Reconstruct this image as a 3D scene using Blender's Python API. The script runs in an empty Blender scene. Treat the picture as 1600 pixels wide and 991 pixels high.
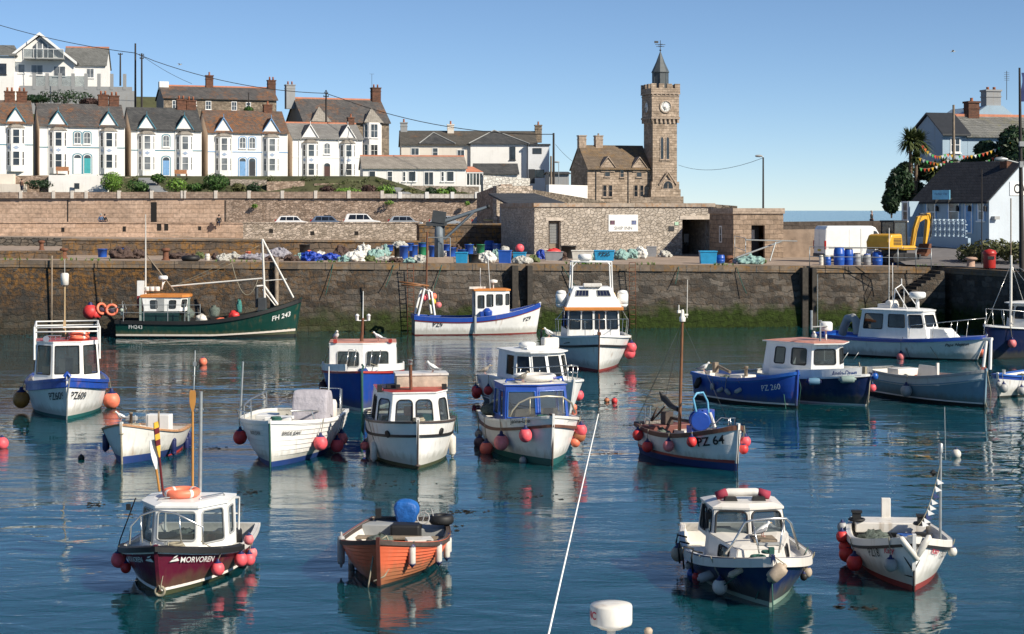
"""Harbour with moored boats, quay, terrace and clock tower: builds the whole scene."""
import bpy, math, random
from mathutils import Vector, Matrix
rnd=random.Random(11)
C=bpy.context.scene.collection
F, H, HY=2800.0, 7.5, 329.0
V=Vector
def R(a):return math.radians(a)
def PX(px, d):return(px-800.0)*d/F
def PZ(py, d):return H-(py-HY)*d/F
def P(px, py, d):return V((PX(px, d), d, PZ(py, d)))
def DW(py):return H*F/(py-HY)
class MB:
 def __init__(s):s.v, s.f, s.m, s.s=[], [], [], []
 def add(s, vs, fs, mi=0, smooth=False):
  o=len(s.v);s.v+=[V(p)for p in vs]
  for f in fs:
   s.f.append([i+o for i in f]);s.m.append(mi);s.s.append(smooth)
  return s
 def poly(s, pts, mi=0):return s.add(pts, [list(range(len(pts)))], mi)
 def box2(s, x0, x1, y0, y1, z0, z1, mi=0, M=None):
  vs=[V((x, y, z))for z in(z0, z1)for y in(y0, y1)for x in(x0, x1)]
  if M is not None:vs=[M@p for p in vs]
  return s.add(vs, [(0, 2, 3, 1), (4, 5, 7, 6), (0, 1, 5, 4), (2, 6, 7, 3), (0, 4, 6, 2), (1, 3, 7, 5)], mi)
 def box(s, c, d, rz=0, mi=0, rx=0, ry=0, M=None):
  T=Matrix.Translation(V(c))@Matrix.Rotation(rz, 4, 'Z')@Matrix.Rotation(ry, 4, 'Y')@Matrix.Rotation(rx, 4, 'X')
  if M is not None:T=M@T
  return s.box2(-d[0]/2, d[0]/2,-d[1]/2, d[1]/2,-d[2]/2, d[2]/2, mi, T)
 def prism(s, poly, a0, a1, axis='X', mi=0, M=None, taper=1.0):
  n=len(poly);vs=[]
  for a, k in((a0, 1.0), (a1, taper)):
   for(u, w)in poly:
    u, w=u*k, w*k if axis=='Z' else w
    p=V((a, u, w))if axis=='X' else V((u, a, w))if axis=='Y' else V((u, w, a))
    vs.append(M@p if M is not None else p)
  fs=[[i, (i+1)%n, (i+1)%n+n, i+n]for i in range(n)]+[list(range(n))[::-1], list(range(n, 2*n))]
  return s.add(vs, fs, mi)
 def tube(s, pts, r, n=8, mi=0, r1=None, cap=True, closed=False):
  pts=[V(p)for p in pts];m=len(pts);o=[];vs=[]
  up=None
  for i, p in enumerate(pts):
   if closed:t=pts[(i+1)%m]-pts[i-1]
   else:t=pts[min(i+1, m-1)]-pts[max(i-1, 0)]
   if t.length<1e-9:t=V((0, 0, 1))
   t.normalize()
   if up is None:
    up=V((0, 0, 1))if abs(t.z)<.9 else V((1, 0, 0))
   a=t.cross(up)
   if a.length<1e-6:a=t.cross(V((0.3, 1, 0)))
   a.normalize();b=a.cross(t);up=b
   rr=r if r1 is None else r+(r1-r)*i/max(1, m-1)
   for k in range(n):
    an=2*math.pi*k/n
    vs.append(p+a*math.cos(an)*rr+b*math.sin(an)*rr)
  fs=[]
  for i in range(m if closed else m-1):
   j=(i+1)%m
   for k in range(n):
    fs.append((i*n+k, i*n+(k+1)%n, j*n+(k+1)%n, j*n+k))
  s.add(vs, fs, mi, True)
  if cap and not closed:
   s.add(vs[:n], [list(range(n))[::-1]], mi);s.add(vs[-n:], [list(range(n))], mi)
  return s
 def lathe(s, prof, c=(0, 0, 0), n=16, mi=0, M=None, smooth=True):
  T=Matrix.Translation(V(c))
  if M is not None:T=M@T
  vs=[]
  for(r, z)in prof:
   for k in range(n):
    a=2*math.pi*k/n
    vs.append(T@V((r*math.cos(a), r*math.sin(a), z)))
  fs=[]
  for i in range(len(prof)-1):
   for k in range(n):
    fs.append((i*n+k, i*n+(k+1)%n, (i+1)*n+(k+1)%n, (i+1)*n+k))
  s.add(vs, fs, mi, smooth)
  if prof[0][0]>1e-4:s.add(vs[:n], [list(range(n))[::-1]], mi)
  if prof[-1][0]>1e-4:s.add(vs[-n:], [list(range(n))], mi)
  return s
 def ball(s, c, r, n=16, mi=0, sz=1.0, M=None):
  k=max(5, n//2)
  prof=[(max(r*math.sin(math.pi*i/k), 1e-5),-r*sz*math.cos(math.pi*i/k))for i in range(k+1)]
  return s.lathe(prof, c, n, mi, M)
 def torus(s, c, Rr, r, n=24, k=10, mi=0, M=None):
  T=Matrix.Translation(V(c))
  if M is not None:T=T@M
  pts=[T@V((Rr*math.cos(2*math.pi*i/n), Rr*math.sin(2*math.pi*i/n), 0))for i in range(n)]
  return s.tube(pts, r, k, mi, closed=True)
 def blob(s, c, d, seed=0, n=18, rough=.22, mi=0, flat=True):
  q=random.Random(seed);k=max(6, n*2//3)
  ph=[(q.uniform(0, 6.3), q.uniform(0, 6.3), q.uniform(1, 4), q.uniform(1, 4))for _ in range(5)]
  vs=[]
  for i in range(k+1):
   for j in range(n):
    th=math.pi*i/k;a=2*math.pi*j/n
    w=1+rough*sum(math.sin(p[2]*a*1.0//1*1+p[0]+round(p[2])*a)*math.sin(round(p[3])*th*1.5+p[1])for p in ph)/2.2
    z=-math.cos(th)*w
    if flat and z<-.55:z=-.55
    vs.append(V((c[0]+d[0]*math.sin(th)*math.cos(a)*w, c[1]+d[1]*math.sin(th)*math.sin(a)*w, c[2]+d[2]*(z+(.55 if flat else 0)))))
  fs=[(i*n+j, i*n+(j+1)%n, (i+1)*n+(j+1)%n, (i+1)*n+j)for i in range(k)for j in range(n)]
  return s.add(vs, fs, mi, True)
 def leaves(s, c, d, count, size, seed=0, shell=.35, mi=0, bump=.25, asp=1.6):
  q=random.Random(seed)
  lob=[(V((q.gauss(0, 1), q.gauss(0, 1), q.gauss(0, .8))).normalized(), q.uniform(.4, 1))for _ in range(9)]
  for _ in range(count):
   u=V((q.gauss(0, 1), q.gauss(0, 1), q.gauss(0, 1))).normalized()
   k=1-shell*q.random()**1.5
   k*=1-bump+bump*1.5*max(0, max(u.dot(l)*w for l, w in lob))
   p=V((c[0]+u.x*d[0]*k, c[1]+u.y*d[1]*k, c[2]+u.z*d[2]*k))
   nrm=(u+V((q.gauss(0, .5), q.gauss(0, .5), q.gauss(0, .5)))).normalized()
   a=nrm.cross(V((q.gauss(0, 1), q.gauss(0, 1), q.gauss(0, 1)))).normalized();b=nrm.cross(a)
   z=size*q.uniform(.6, 1.4)
   s.add([p-a*z*asp*.5, p+b*z*.3, p+a*z*asp*.5, p-b*z*.3], [(0, 1, 2, 3)], mi)
  return s
 def build(s, name, mats, parent=None, world=False, bev=0, solid=0, sub=0):
  if name in SPLIT:
   ps=s.pieces()
   if len(ps)>1:return[p.build1(name, mats, parent, world, bev, solid, sub)for p in ps][0]
  return s.build1(name, mats, parent, world, bev, solid, sub)
 def pieces(s):
  par={}
  def find(a):
   while par[a]!=a:par[a]=par[par[a]];a=par[a]
   return a
  key=[(round(p.x, 4), round(p.y, 4), round(p.z, 4))for p in s.v]
  for k in key:par.setdefault(k, k)
  for f in s.f:
   a=find(key[f[0]])
   for i in f[1:]:par[find(key[i])]=a
  out={}
  for f, m, sm in zip(s.f, s.m, s.s):out.setdefault(find(key[f[0]]), MB()).add([s.v[i]for i in f], [list(range(len(f)))], m, sm)
  for p in out.values():p.weld()
  return list(out.values())
 def weld(s):
  ix={};vs=[]
  for f in s.f:
   for j, i in enumerate(f):
    k=tuple(round(c, 4)for c in s.v[i])
    if k not in ix:ix[k]=len(vs);vs.append(s.v[i])
    f[j]=ix[k]
  s.v=vs
 def build1(s, name, mats, parent=None, world=False, bev=0, solid=0, sub=0):
  me=bpy.data.meshes.new(name)
  vs=s.v
  if world and parent is not None:
   iv=WM[parent.name].inverted();vs=[iv@p for p in vs]
  me.from_pydata([tuple(p)for p in vs], [], s.f)
  if not isinstance(mats, (list, tuple)):mats=[mats]
  for m in mats:me.materials.append(m)
  me.polygons.foreach_set('material_index', s.m)
  me.polygons.foreach_set('use_smooth', s.s)
  me.update()
  o=bpy.data.objects.new(name, me);C.objects.link(o)
  if parent is not None:
   o.parent=parent;WM[o.name]=WM[parent.name].copy()
  else:WM[o.name]=Matrix.Identity(4)
  if solid:
   k=o.modifiers.new('solid', 'SOLIDIFY');k.thickness=solid;k.offset=-1
  if bev:
   k=o.modifiers.new('bevel', 'BEVEL');k.width=bev;k.segments=2;k.limit_method='ANGLE';k.angle_limit=R(40)
  if sub:
   k=o.modifiers.new('sub', 'SUBSURF');k.levels=k.render_levels=sub
  return o
WM={}
SPLIT=set('mooring_post bulwark lintel fender_line red_end vent cabin_seat thwart locker liferaft_canister white_flag navy_flag weep_hole recess_shade_strip mooring_pole hanging_rope drain_slot wall_lantern post pillar slats bearer aerial chimney_pot side_lamp side_dodger bracket mooring_rope thole_block end_cap engine_box hatch bow_cushion solar_panel dark_flag porthole deck_rope roof_rail shelter_post spar engine stored_machine string_course numeral hood_mould clock_hand hip_roof bow_rail sail_spar gable_end glazing_bar tail_light wiper stay deckhouse ladder net_hauler hydraulic_ram undercarriage cab_glass radar_dome window_rail rigging screen side_window'.split())
def tag(o, label=None, cat=None, group=None, kind=None):
 if label:o['label']=label
 if cat:o['category']=cat
 if group:o['group']=group
 if kind:o['kind']=kind
 return o
def empty(name, loc, rz=0, label=None, cat=None, group=None, sc=1.0):
 o=bpy.data.objects.new(name, None);C.objects.link(o)
 o.location=loc;o.rotation_euler=(0, 0, rz);o.empty_display_size=.2
 o.scale=(sc, sc, sc)
 WM[o.name]=Matrix.Translation(V(loc))@Matrix.Rotation(rz, 4, 'Z')@Matrix.Scale(sc, 4)
 return tag(o, label, cat, group)
def recenter(o):
 me=o.data
 xs=[v.co.x for v in me.vertices];ys=[v.co.y for v in me.vertices];zs=[v.co.z for v in me.vertices]
 c=V(((min(xs)+max(xs))/2, (min(ys)+max(ys))/2, min(zs)))
 me.transform(Matrix.Translation(-c));o.location=c
 WM[o.name]=Matrix.Translation(c)
 return o
def one(mb, name, mats, label, cat, group=None, **k):
 o=mb.build(name, mats, None, **k);recenter(o)
 return tag(o, label, cat, group)
KIDS={}
def copy_tree(o, loc, rz, label=None, group=None, sc=None):
 c=o.copy();C.objects.link(c);c.location=loc;c.rotation_euler=(0, 0, rz)
 if sc:c.scale=(sc, sc, sc)
 if label:c['label']=label
 if group:c['group']=group
 WM[c.name]=Matrix.Translation(V(loc))@Matrix.Rotation(rz, 4, 'Z')@Matrix.Scale(c.scale[0], 4)
 for ch in list(o.children):
  k=ch.copy();C.objects.link(k);k.parent=c;WM[k.name]=WM[c.name]
  for g in list(ch.children):
   l=g.copy();C.objects.link(l);l.parent=k;WM[l.name]=WM[c.name]
 return c
def frame_on(A, B):
 A, B=V(A), V(B);x=(B-A);x.z=0;x.normalize();z=V((0, 0, 1));y=z.cross(x)
 M=Matrix(((x.x, y.x, z.x, A.x), (x.y, y.y, z.y, A.y), (x.z, y.z, z.z, A.z), (0, 0, 0, 1)))
 return M
def T(x, y, z):return Matrix.Translation(V((x, y, z)))
MATS={}
def newmat(name):
 m=bpy.data.materials.new(name);m.use_nodes=True;nt=m.node_tree
 return m, nt, nt.nodes['Principled BSDF']
class N:
 def __init__(s, nt):s.nt=nt
 def n(s, t, **k):
  o=s.nt.nodes.new(t)
  for a, b in k.items():
   if a.startswith('i_'):o.inputs[a[2:].replace('_', ' ')].default_value=b
   else:setattr(o, a, b)
  return o
 def l(s, a, b):s.nt.links.new(a, b)
 def obj(s, sc=(1, 1, 1), rot=(0, 0, 0)):
  t=s.n('ShaderNodeTexCoord');m=s.n('ShaderNodeMapping');m.inputs['Scale'].default_value=sc;m.inputs['Rotation'].default_value=rot
  s.l(t.outputs['Object'], m.inputs['Vector']);return m.outputs[0]
 def wall(s):
  t=s.n('ShaderNodeTexCoord');x=s.n('ShaderNodeSeparateXYZ');c=s.n('ShaderNodeCombineXYZ');a=s.n('ShaderNodeMath', operation='ADD')
  s.l(t.outputs['Object'], x.inputs[0]);s.l(x.outputs[0], a.inputs[0]);s.l(x.outputs[1], a.inputs[1])
  s.l(a.outputs[0], c.inputs[0]);s.l(x.outputs[2], c.inputs[1]);return c.outputs[0], x.outputs[2]
 def noise(s, vec, sc, det=4, rough=.55, dist=0):
  k=s.n('ShaderNodeTexNoise');k.inputs['Scale'].default_value=sc;k.inputs['Detail'].default_value=det
  k.inputs['Roughness'].default_value=rough;k.inputs['Distortion'].default_value=dist
  if vec is not None:s.l(vec, k.inputs['Vector'])
  return k.outputs['Fac']
 def ramp(s, fac, a, b, ca=(0, 0, 0, 1), cb=(1, 1, 1, 1)):
  r=s.n('ShaderNodeValToRGB');e=r.color_ramp.elements
  e[0].position, e[0].color, e[1].position, e[1].color=a, ca, b, cb
  s.l(fac, r.inputs[0]);return r.outputs[0]
 def mix(s, fac, a, b, mode='MIX'):
  m=s.n('ShaderNodeMix', data_type='RGBA', blend_type=mode)
  for v, i in((fac, 0), (a, 6), (b, 7)):
   if isinstance(v, (int, float)):m.inputs[i].default_value=v
   elif isinstance(v, tuple):m.inputs[i].default_value=v if len(v)==4 else v+(1, )
   else:s.l(v, m.inputs[i])
  return m.outputs[2]
 def mul(s, a, b, op='MULTIPLY'):
  m=s.n('ShaderNodeMath', operation=op)
  for v, i in((a, 0), (b, 1)):
   if isinstance(v, (int, float)):m.inputs[i].default_value=v
   else:s.l(v, m.inputs[i])
  return m.outputs[0]
 def bump(s, h, st, dist, bs, prev=None):
  b=s.n('ShaderNodeBump');b.inputs['Strength'].default_value=st;b.inputs['Distance'].default_value=dist
  s.l(h, b.inputs['Height'])
  if prev is not None:s.l(prev, b.inputs['Normal'])
  if bs is not None:s.l(b.outputs[0], bs.inputs['Normal'])
  return b.outputs[0]
def c4(c):return tuple(c)+(1, )
def dark(c, k):return tuple(x*k for x in c)
def M(name, col=(.5, .5, .5), rough=.5, metal=0, var=.18, vs=2.5, bump=0, bs=25, coat=0, spec=None):
 """plain surface with uneven tone, fine bump"""
 if name in MATS:return MATS[name]
 m, nt, b=newmat(name);n=N(nt)
 v=n.obj()
 f=n.noise(v, vs, 6, .62)
 k=n.ramp(f, .3, .7, c4(dark(col, 1-var)), c4(tuple(min(1, x*(1+var*.6))for x in col)))
 nt.links.new(k, b.inputs['Base Color'])
 b.inputs['Roughness'].default_value=rough;b.inputs['Metallic'].default_value=metal
 b.inputs['Coat Weight'].default_value=coat
 if spec is not None:b.inputs['Specular IOR Level'].default_value=spec
 if bump:
  n.bump(n.noise(v, bs, 5, .6), 1, bump, b)
 MATS[name]=m;return m
def paint(name, col=(.5, .5, .5), rough=.38, dirt=(.16, .10, .055), amt=.55, scum=0, var=.1, coat=.15, vs=1.5):
 """old boat paint: blotches, run marks, chips"""
 if name in MATS:return MATS[name]
 m, nt, b=newmat(name);n=N(nt)
 v=n.obj()
 f=n.noise(v, vs, 5, .6)
 base=n.ramp(f, .3, .72, c4(dark(col, 1-var)), c4(tuple(min(1, x*(1+var*.5))for x in col)))
 s=n.noise(n.obj((7, 7, .55)), 1.0, 4, .6)
 g=n.noise(v, .9, 3, .5)
 k=n.mul(n.ramp(s, .54, .78), n.ramp(g, .42, .66))
 base=n.mix(n.mul(k, amt), base, dirt)
 ch=n.ramp(n.noise(v, 17, 3, .7), .70, .76)
 base=n.mix(n.mul(ch, amt*.7), base, dark(dirt, 1.3))
 if scum:
  x=n.n('ShaderNodeSeparateXYZ');tc=n.n('ShaderNodeTexCoord');n.l(tc.outputs['Object'], x.inputs[0])
  zz=n.mul(x.outputs[2], n.mul(n.noise(n.obj((5, 5, .8)), 1, 4, .6), .5, 'MULTIPLY'), 'SUBTRACT')
  base=n.mix(n.mul(n.ramp(zz,-.12, .22, (1, 1, 1, 1), (0, 0, 0, 1)), scum), base, (.13, .12, .06))
  r_=n.noise(n.obj((2.2, 2.2, .16)), 1.0, 3, .6);r2=n.noise(v, 1.4, 2, .5)
  base=n.mix(n.mul(n.mul(n.ramp(r_, .60, .74), n.ramp(r2, .5, .62)), .75), base, (.33, .15, .05))
 nt.links.new(base, b.inputs['Base Color'])
 nt.links.new(n.ramp(g, .3, .8, (rough*.8, )*3+(1, ), (min(1, rough*1.4), )*3+(1, )), b.inputs['Roughness'])
 b.inputs['Coat Weight'].default_value=coat;b.inputs['Coat Roughness'].default_value=.15
 n.bump(n.noise(v, 3.5, 3, .5), 1, .012, b)
 MATS[name]=m;return m
def stone(name, cols=None, mortar=None, bw=.8, bh=.35, lichen=None, lam=.5, algae=None, bump=.05, msize=.02, distort=.12, stain=.35, rubble=False, rough=.9, mfac=1.0, spread=None):
 if name in MATS:return MATS[name]
 m, nt, b=newmat(name);n=N(nt)
 v, z=n.wall()
 nz=n.n('ShaderNodeTexNoise');nz.inputs['Scale'].default_value=1.3;nz.inputs['Detail'].default_value=3;n.l(v, nz.inputs['Vector'])
 sb=n.n('ShaderNodeVectorMath', operation='SUBTRACT');sb.inputs[1].default_value=(.5, .5, .5);n.l(nz.outputs['Color'], sb.inputs[0])
 sc=n.n('ShaderNodeVectorMath', operation='SCALE');sc.inputs['Scale'].default_value=distort;n.l(sb.outputs[0], sc.inputs[0])
 ad=n.n('ShaderNodeVectorMath', operation='ADD');n.l(v, ad.inputs[0]);n.l(sc.outputs[0], ad.inputs[1])
 v2=ad.outputs[0]
 if rubble:
  mp=n.n('ShaderNodeMapping');mp.inputs['Scale'].default_value=(1/bw, 1/bh, 1);n.l(v2, mp.inputs['Vector'])
  vo=n.n('ShaderNodeTexVoronoi', feature='F1');vo.voronoi_dimensions='2D';vo.inputs['Scale'].default_value=1;n.l(mp.outputs[0], vo.inputs['Vector'])
  ve=n.n('ShaderNodeTexVoronoi', feature='DISTANCE_TO_EDGE');ve.voronoi_dimensions='2D';ve.inputs['Scale'].default_value=1;n.l(mp.outputs[0], ve.inputs['Vector'])
  sx=n.n('ShaderNodeSeparateColor');n.l(vo.outputs['Color'], sx.inputs[0])
  base=n.ramp(sx.outputs[0], .1, .9, c4(cols[0]), c4(cols[1]))
  edge=n.ramp(ve.outputs['Distance'], .02, .02+msize*3)
  mort=n.mul(1.0, edge, 'SUBTRACT')
 else:
  br=n.n('ShaderNodeTexBrick');br.offset=.5;br.squash=1
  br.inputs['Scale'].default_value=1;br.inputs['Brick Width'].default_value=bw;br.inputs['Row Height'].default_value=bh
  br.inputs['Mortar Size'].default_value=msize;br.inputs['Mortar Smooth'].default_value=.4;br.inputs['Bias'].default_value=0
  br.inputs['Color1'].default_value=c4(cols[0]);br.inputs['Color2'].default_value=c4(cols[1]);br.inputs['Mortar'].default_value=c4(mortar)
  n.l(v2, br.inputs['Vector']);base=br.outputs['Color'];mort=br.outputs['Fac']
 base=n.mix(n.mul(mort, mfac), base, mortar)
 big=n.noise(v, .35, 5, .62);mid=n.noise(v, 2.6, 6, .68)
 base=n.mix(n.ramp(mid, .38, .72), base, n.mix(.55, base, (.03, .028, .025), 'MIX'))
 base=n.mix(n.mul(n.ramp(big, .45, .7), stain), base, (.05, .045, .04))
 fine=n.noise(v, 14, 4, .7)
 base=n.mix(n.mul(n.ramp(fine, .55, .8), .35), base, cols[1])
 if lichen:
  l=n.ramp(n.noise(v, .55, 6, .7), .6-lam*.25, .72-lam*.2)
  l2=n.ramp(n.noise(v, 3.5, 5, .7), .42, .6)
  k=n.mul(n.mul(l, l2), .85)
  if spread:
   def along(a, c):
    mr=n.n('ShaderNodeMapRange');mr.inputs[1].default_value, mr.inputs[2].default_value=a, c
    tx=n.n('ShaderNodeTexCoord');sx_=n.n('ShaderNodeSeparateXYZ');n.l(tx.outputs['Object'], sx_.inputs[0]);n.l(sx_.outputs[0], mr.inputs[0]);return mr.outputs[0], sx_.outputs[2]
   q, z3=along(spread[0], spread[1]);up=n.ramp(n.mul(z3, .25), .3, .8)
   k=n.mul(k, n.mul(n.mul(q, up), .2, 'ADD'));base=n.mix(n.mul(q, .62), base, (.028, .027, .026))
  base=n.mix(k, base, lichen)
 if algae:
  za, zb, col=algae
  zz=n.mul(z, n.mul(n.mul(n.noise(v, .8, 4, .6), .5, 'SUBTRACT'), 2.6), 'ADD')
  mr=n.n('ShaderNodeMapRange');mr.inputs[1].default_value=za;mr.inputs[2].default_value=zb;mr.inputs[3].default_value=1;mr.inputs[4].default_value=0
  n.l(zz, mr.inputs[0])
  gcol=n.ramp(n.noise(v, 3, 5, .7), .35, .7, c4(dark(col, .35)), c4(col))
  aw=mr.outputs[0]
  if spread:q2, _=along(spread[3], spread[2]);aw=n.mul(aw, n.mul(q2, .12, 'ADD'))
  base=n.mix(aw, base, gcol)
 nt.links.new(base, b.inputs['Base Color']);b.inputs['Roughness'].default_value=rough;b.inputs['Specular IOR Level'].default_value=.25
 hgt=n.mul(n.mul(mort,-1.0), n.mul(n.mul(mid, .9), n.mul(fine, .35), 'ADD'), 'ADD')
 n.bump(hgt, 1, bump, b)
 MATS[name]=m;return m
def slate(name, c1=None, c2=None, lichen=None, lam=.5, row=.22, wid=.3, bump=.03):
 if name in MATS:return MATS[name]
 m, nt, b=newmat(name);n=N(nt)
 v, z=n.wall()
 br=n.n('ShaderNodeTexBrick');br.offset=.5
 br.inputs['Scale'].default_value=1;br.inputs['Brick Width'].default_value=wid;br.inputs['Row Height'].default_value=row
 br.inputs['Mortar Size'].default_value=.012;br.inputs['Mortar Smooth'].default_value=.3
 br.inputs['Color1'].default_value=c4(c1);br.inputs['Color2'].default_value=c4(c2);br.inputs['Mortar'].default_value=c4(dark(c1, .45))
 n.l(v, br.inputs['Vector']);base=br.outputs['Color']
 o=n.obj()
 base=n.mix(n.mul(n.ramp(n.noise(o, .6, 5, .6), .4, .7), .45), base, dark(c1, .55))
 if lichen:
  l=n.ramp(n.noise(o, .28, 6, .72), .62-lam*.3, .74-lam*.22);l2=n.ramp(n.noise(o, 2.4, 5, .7), .40, .62)
  base=n.mix(n.mul(n.mul(l, l2), .9), base, lichen)
 nt.links.new(base, b.inputs['Base Color']);b.inputs['Roughness'].default_value=.75;b.inputs['Specular IOR Level'].default_value=.3
 n.bump(n.mul(n.mul(br.outputs['Fac'],-1.0), n.noise(o, 9, 4, .6), 'ADD'), 1, bump, b)
 MATS[name]=m;return m
def render_mat(name, col, bump=.012, stain=.25, sc=9, dirt=(.25, .2, .15)):
 if name in MATS:return MATS[name]
 m, nt, b=newmat(name);n=N(nt)
 v=n.obj()
 f=n.noise(v, .5, 5, .6)
 base=n.ramp(f, .3, .7, c4(dark(col, .88)), c4(col))
 s=n.ramp(n.noise(n.obj((3.2, 3.2, .35)), 1, 5, .6), .55, .78)
 base=n.mix(n.mul(s, stain), base, dirt)
 nt.links.new(base, b.inputs['Base Color']);b.inputs['Roughness'].default_value=.85;b.inputs['Specular IOR Level'].default_value=.25
 n.bump(n.noise(v, sc, 5, .7), 1, bump, b)
 MATS[name]=m;return m
def leafmat(name, a, bb):
 if name in MATS:return MATS[name]
 m, nt, b=newmat(name);n=N(nt)
 g=n.n('ShaderNodeNewGeometry')
 k=n.ramp(g.outputs['Random Per Island'], 0, 1, c4(a), c4(bb))
 nt.links.new(k, b.inputs['Base Color']);b.inputs['Roughness'].default_value=.55;b.inputs['Specular IOR Level'].default_value=.3
 MATS[name]=m;return m
def glassmat(name, tint=(.55, .65, .68), op=.25, rough=.02):
 if name in MATS:return MATS[name]
 m, nt, b=newmat(name);n=N(nt)
 b.inputs['Base Color'].default_value=c4(dark(tint, .18));b.inputs['Roughness'].default_value=rough;b.inputs['Specular IOR Level'].default_value=.8
 tr=n.n('ShaderNodeBsdfTransparent');tr.inputs[0].default_value=c4(tint)
 mx=n.n('ShaderNodeMixShader');n.l(n.mul(n.ramp(n.noise(n.obj(), 1.3, 4, .6), .3, .75), op*.5, 'MULTIPLY'), mx.inputs[0])
 ad=n.mul(mx.inputs[0].links[0].from_socket, 1-op, 'ADD')
 n.l(ad, mx.inputs[0])
 n.l(b.outputs[0], mx.inputs[1]);n.l(tr.outputs[0], mx.inputs[2])
 n.l(mx.outputs[0], nt.nodes['Material Output'].inputs['Surface'])
 MATS[name]=m;return m
def hpane(name, col=(.02, .025, .03)):
 if name in MATS:return MATS[name]
 m, nt, b=newmat(name);n=N(nt)
 f=n.noise(n.obj(), .8, 2, .5)
 nt.links.new(n.ramp(f, .35, .75, c4(col), c4(tuple(x*3.0+.02 for x in col))), b.inputs['Base Color'])
 b.inputs['Roughness'].default_value=.06;b.inputs['Specular IOR Level'].default_value=.7
 MATS[name]=m;return m
WHITE=M('white_gloss', (.78, .78, .76), .3, var=.08)
W_HULL=paint('white_hull_paint', (.80, .79, .77), amt=.6, scum=.42)
W_HULL2=paint('cream_hull_paint', (.78, .77, .73), amt=.7, scum=.42)
W_CAB=paint('white_cabin_paint', (.82, .82, .80), amt=.4)
W_WORN=paint('worn_white_paint', (.70, .67, .62), amt=.9, dirt=(.30, .22, .14))
NAVY=paint('navy_hull_paint', (.010, .022, .085), .32, amt=.3, scum=.5)
BLUE=paint('blue_hull_paint', (.014, .06, .33), .34, amt=.28, scum=.5)
BLUE2=paint('bright_blue_paint', (.015, .10, .42), .35, amt=.15)
MAROON=paint('maroon_hull_paint', (.115, .010, .032), .32, amt=.3, scum=.5)
ORANGE=paint('orange_hull_paint', (.62, .125, .055), .45, amt=.4, dirt=(.5, .25, .18), scum=.6)
GREEN=paint('green_hull_paint', (.004, .045, .034), .42, amt=.5, scum=.6)
REDP=paint('red_paint', (.38, .035, .025), .45, amt=.3)
RED_AF=paint('red_antifoul', (.25, .035, .03), .7, amt=.3)
BLK_AF=paint('black_antifoul', (.012, .018, .016), .7, amt=.3)
GRN_AF=paint('green_antifoul', (.015, .11, .105), .6, amt=.3)
BLU_AF=paint('blue_antifoul', (.012, .04, .17), .6, amt=.3)
WEED_AF=paint('weedy_antifoul', (.05, .06, .025), .8, amt=.4)
ORTRIM=paint('orange_trim_paint', (.62, .23, .05), .45, amt=.35)
PINKROOF=paint('faded_red_roof_paint', (.55, .24, .17), .7, dirt=(.6, .5, .45), amt=.8, var=.3, vs=5)
GREYBL=paint('grey_blue_paint', (.17, .28, .36), .45, amt=.4, scum=.5)
GREYP=paint('grey_paint', (.33, .34, .34), .5, amt=.4)
WOOD=M('varnished_wood', (.28, .12, .045), .45, var=.35, vs=4, bump=.004)
WOODG=M('weathered_wood', (.24, .19, .14), .8, var=.35, vs=5, bump=.01)
DKWOOD=M('dark_wood', (.07, .05, .042), .7, var=.4, vs=5, bump=.006)
BROWNST=M('brown_rubbing_strake', (.13, .055, .035), .6, var=.3, vs=4)
RUST=M('rusty_iron', (.16, .065, .035), .85, var=.45, vs=9, bump=.01)
STEEL=M('stainless_steel', (.62, .62, .60), .25, .9, var=.1)
GALV=M('galvanised_steel', (.40, .42, .42), .45, .6, var=.2, vs=6)
BLACK=M('black_rubber', (.012, .012, .013), .6, var=.3)
DKGREY=M('dark_grey_paint', (.05, .055, .06), .55, var=.25)
ROPE=M('rope', (.30, .27, .20), .9, var=.3, vs=20)
ROPEG=M('green_rope', (.02, .09, .075), .9, var=.3, vs=20)
ROPEB=M('blue_rope', (.02, .06, .25), .9, var=.3, vs=20)
INTER=M('cabin_interior', (.16, .14, .12), .8, var=.4, vs=3)
DECK=paint('deck_paint', (.50, .49, .45), .75, amt=.9, dirt=(.22, .17, .12))
DECKG=paint('grey_deck_paint', (.30, .32, .33), .75, amt=.8)
GLASS=glassmat('boat_glass', (.52, .60, .63), op=.46)
GLASSD=glassmat('dark_boat_glass', (.10, .13, .15), op=.85)
GLASSW=glassmat('salted_glass', (.8, .85, .87), op=.4, rough=.15)
PINK=M('pink_fender_vinyl', (.86, .115, .14), .5, var=.3, vs=5, spec=.4)
PINKD=M('faded_pink_fender', (.74, .20, .21), .55, var=.35, vs=4)
REDF=M('red_and_shaded_fender_vinyl', (.64, .045, .045), .5, var=.3, vs=4)  # deep red; for fenders on shaded sides the shade is put into it
ORF=M('orange_fender_vinyl', (.85, .21, .12), .5, var=.3, vs=4)
AMBF=M('amber_fender_vinyl', (.38, .16, .03), .5, var=.25, vs=4)
GREYF=M('grey_fender_vinyl', (.36, .36, .36), .5, var=.25, vs=4)
WHTF=M('white_fender_vinyl', (.66, .63, .57), .45, var=.2, vs=6)
DIRTF=M('dirty_fender_vinyl', (.45, .36, .27), .6, var=.35, vs=6)
NAVYF=M('navy_fender_vinyl', (.012, .02, .095), .45, var=.2)
def rrect(w, h, r, k=4):
 r=min(r, w*.49, h*.49);out=[]
 for cx, cy, a0 in((w/2-r, h/2-r, 0), (-w/2+r, h/2-r, 90), (-w/2+r,-h/2+r, 180), (w/2-r,-h/2+r, 270)):
  for i in range(k+1):
   a=R(a0+90*i/k);out.append((cx+r*math.cos(a), cy+r*math.sin(a)))
 return out
BOATS=[]
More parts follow.
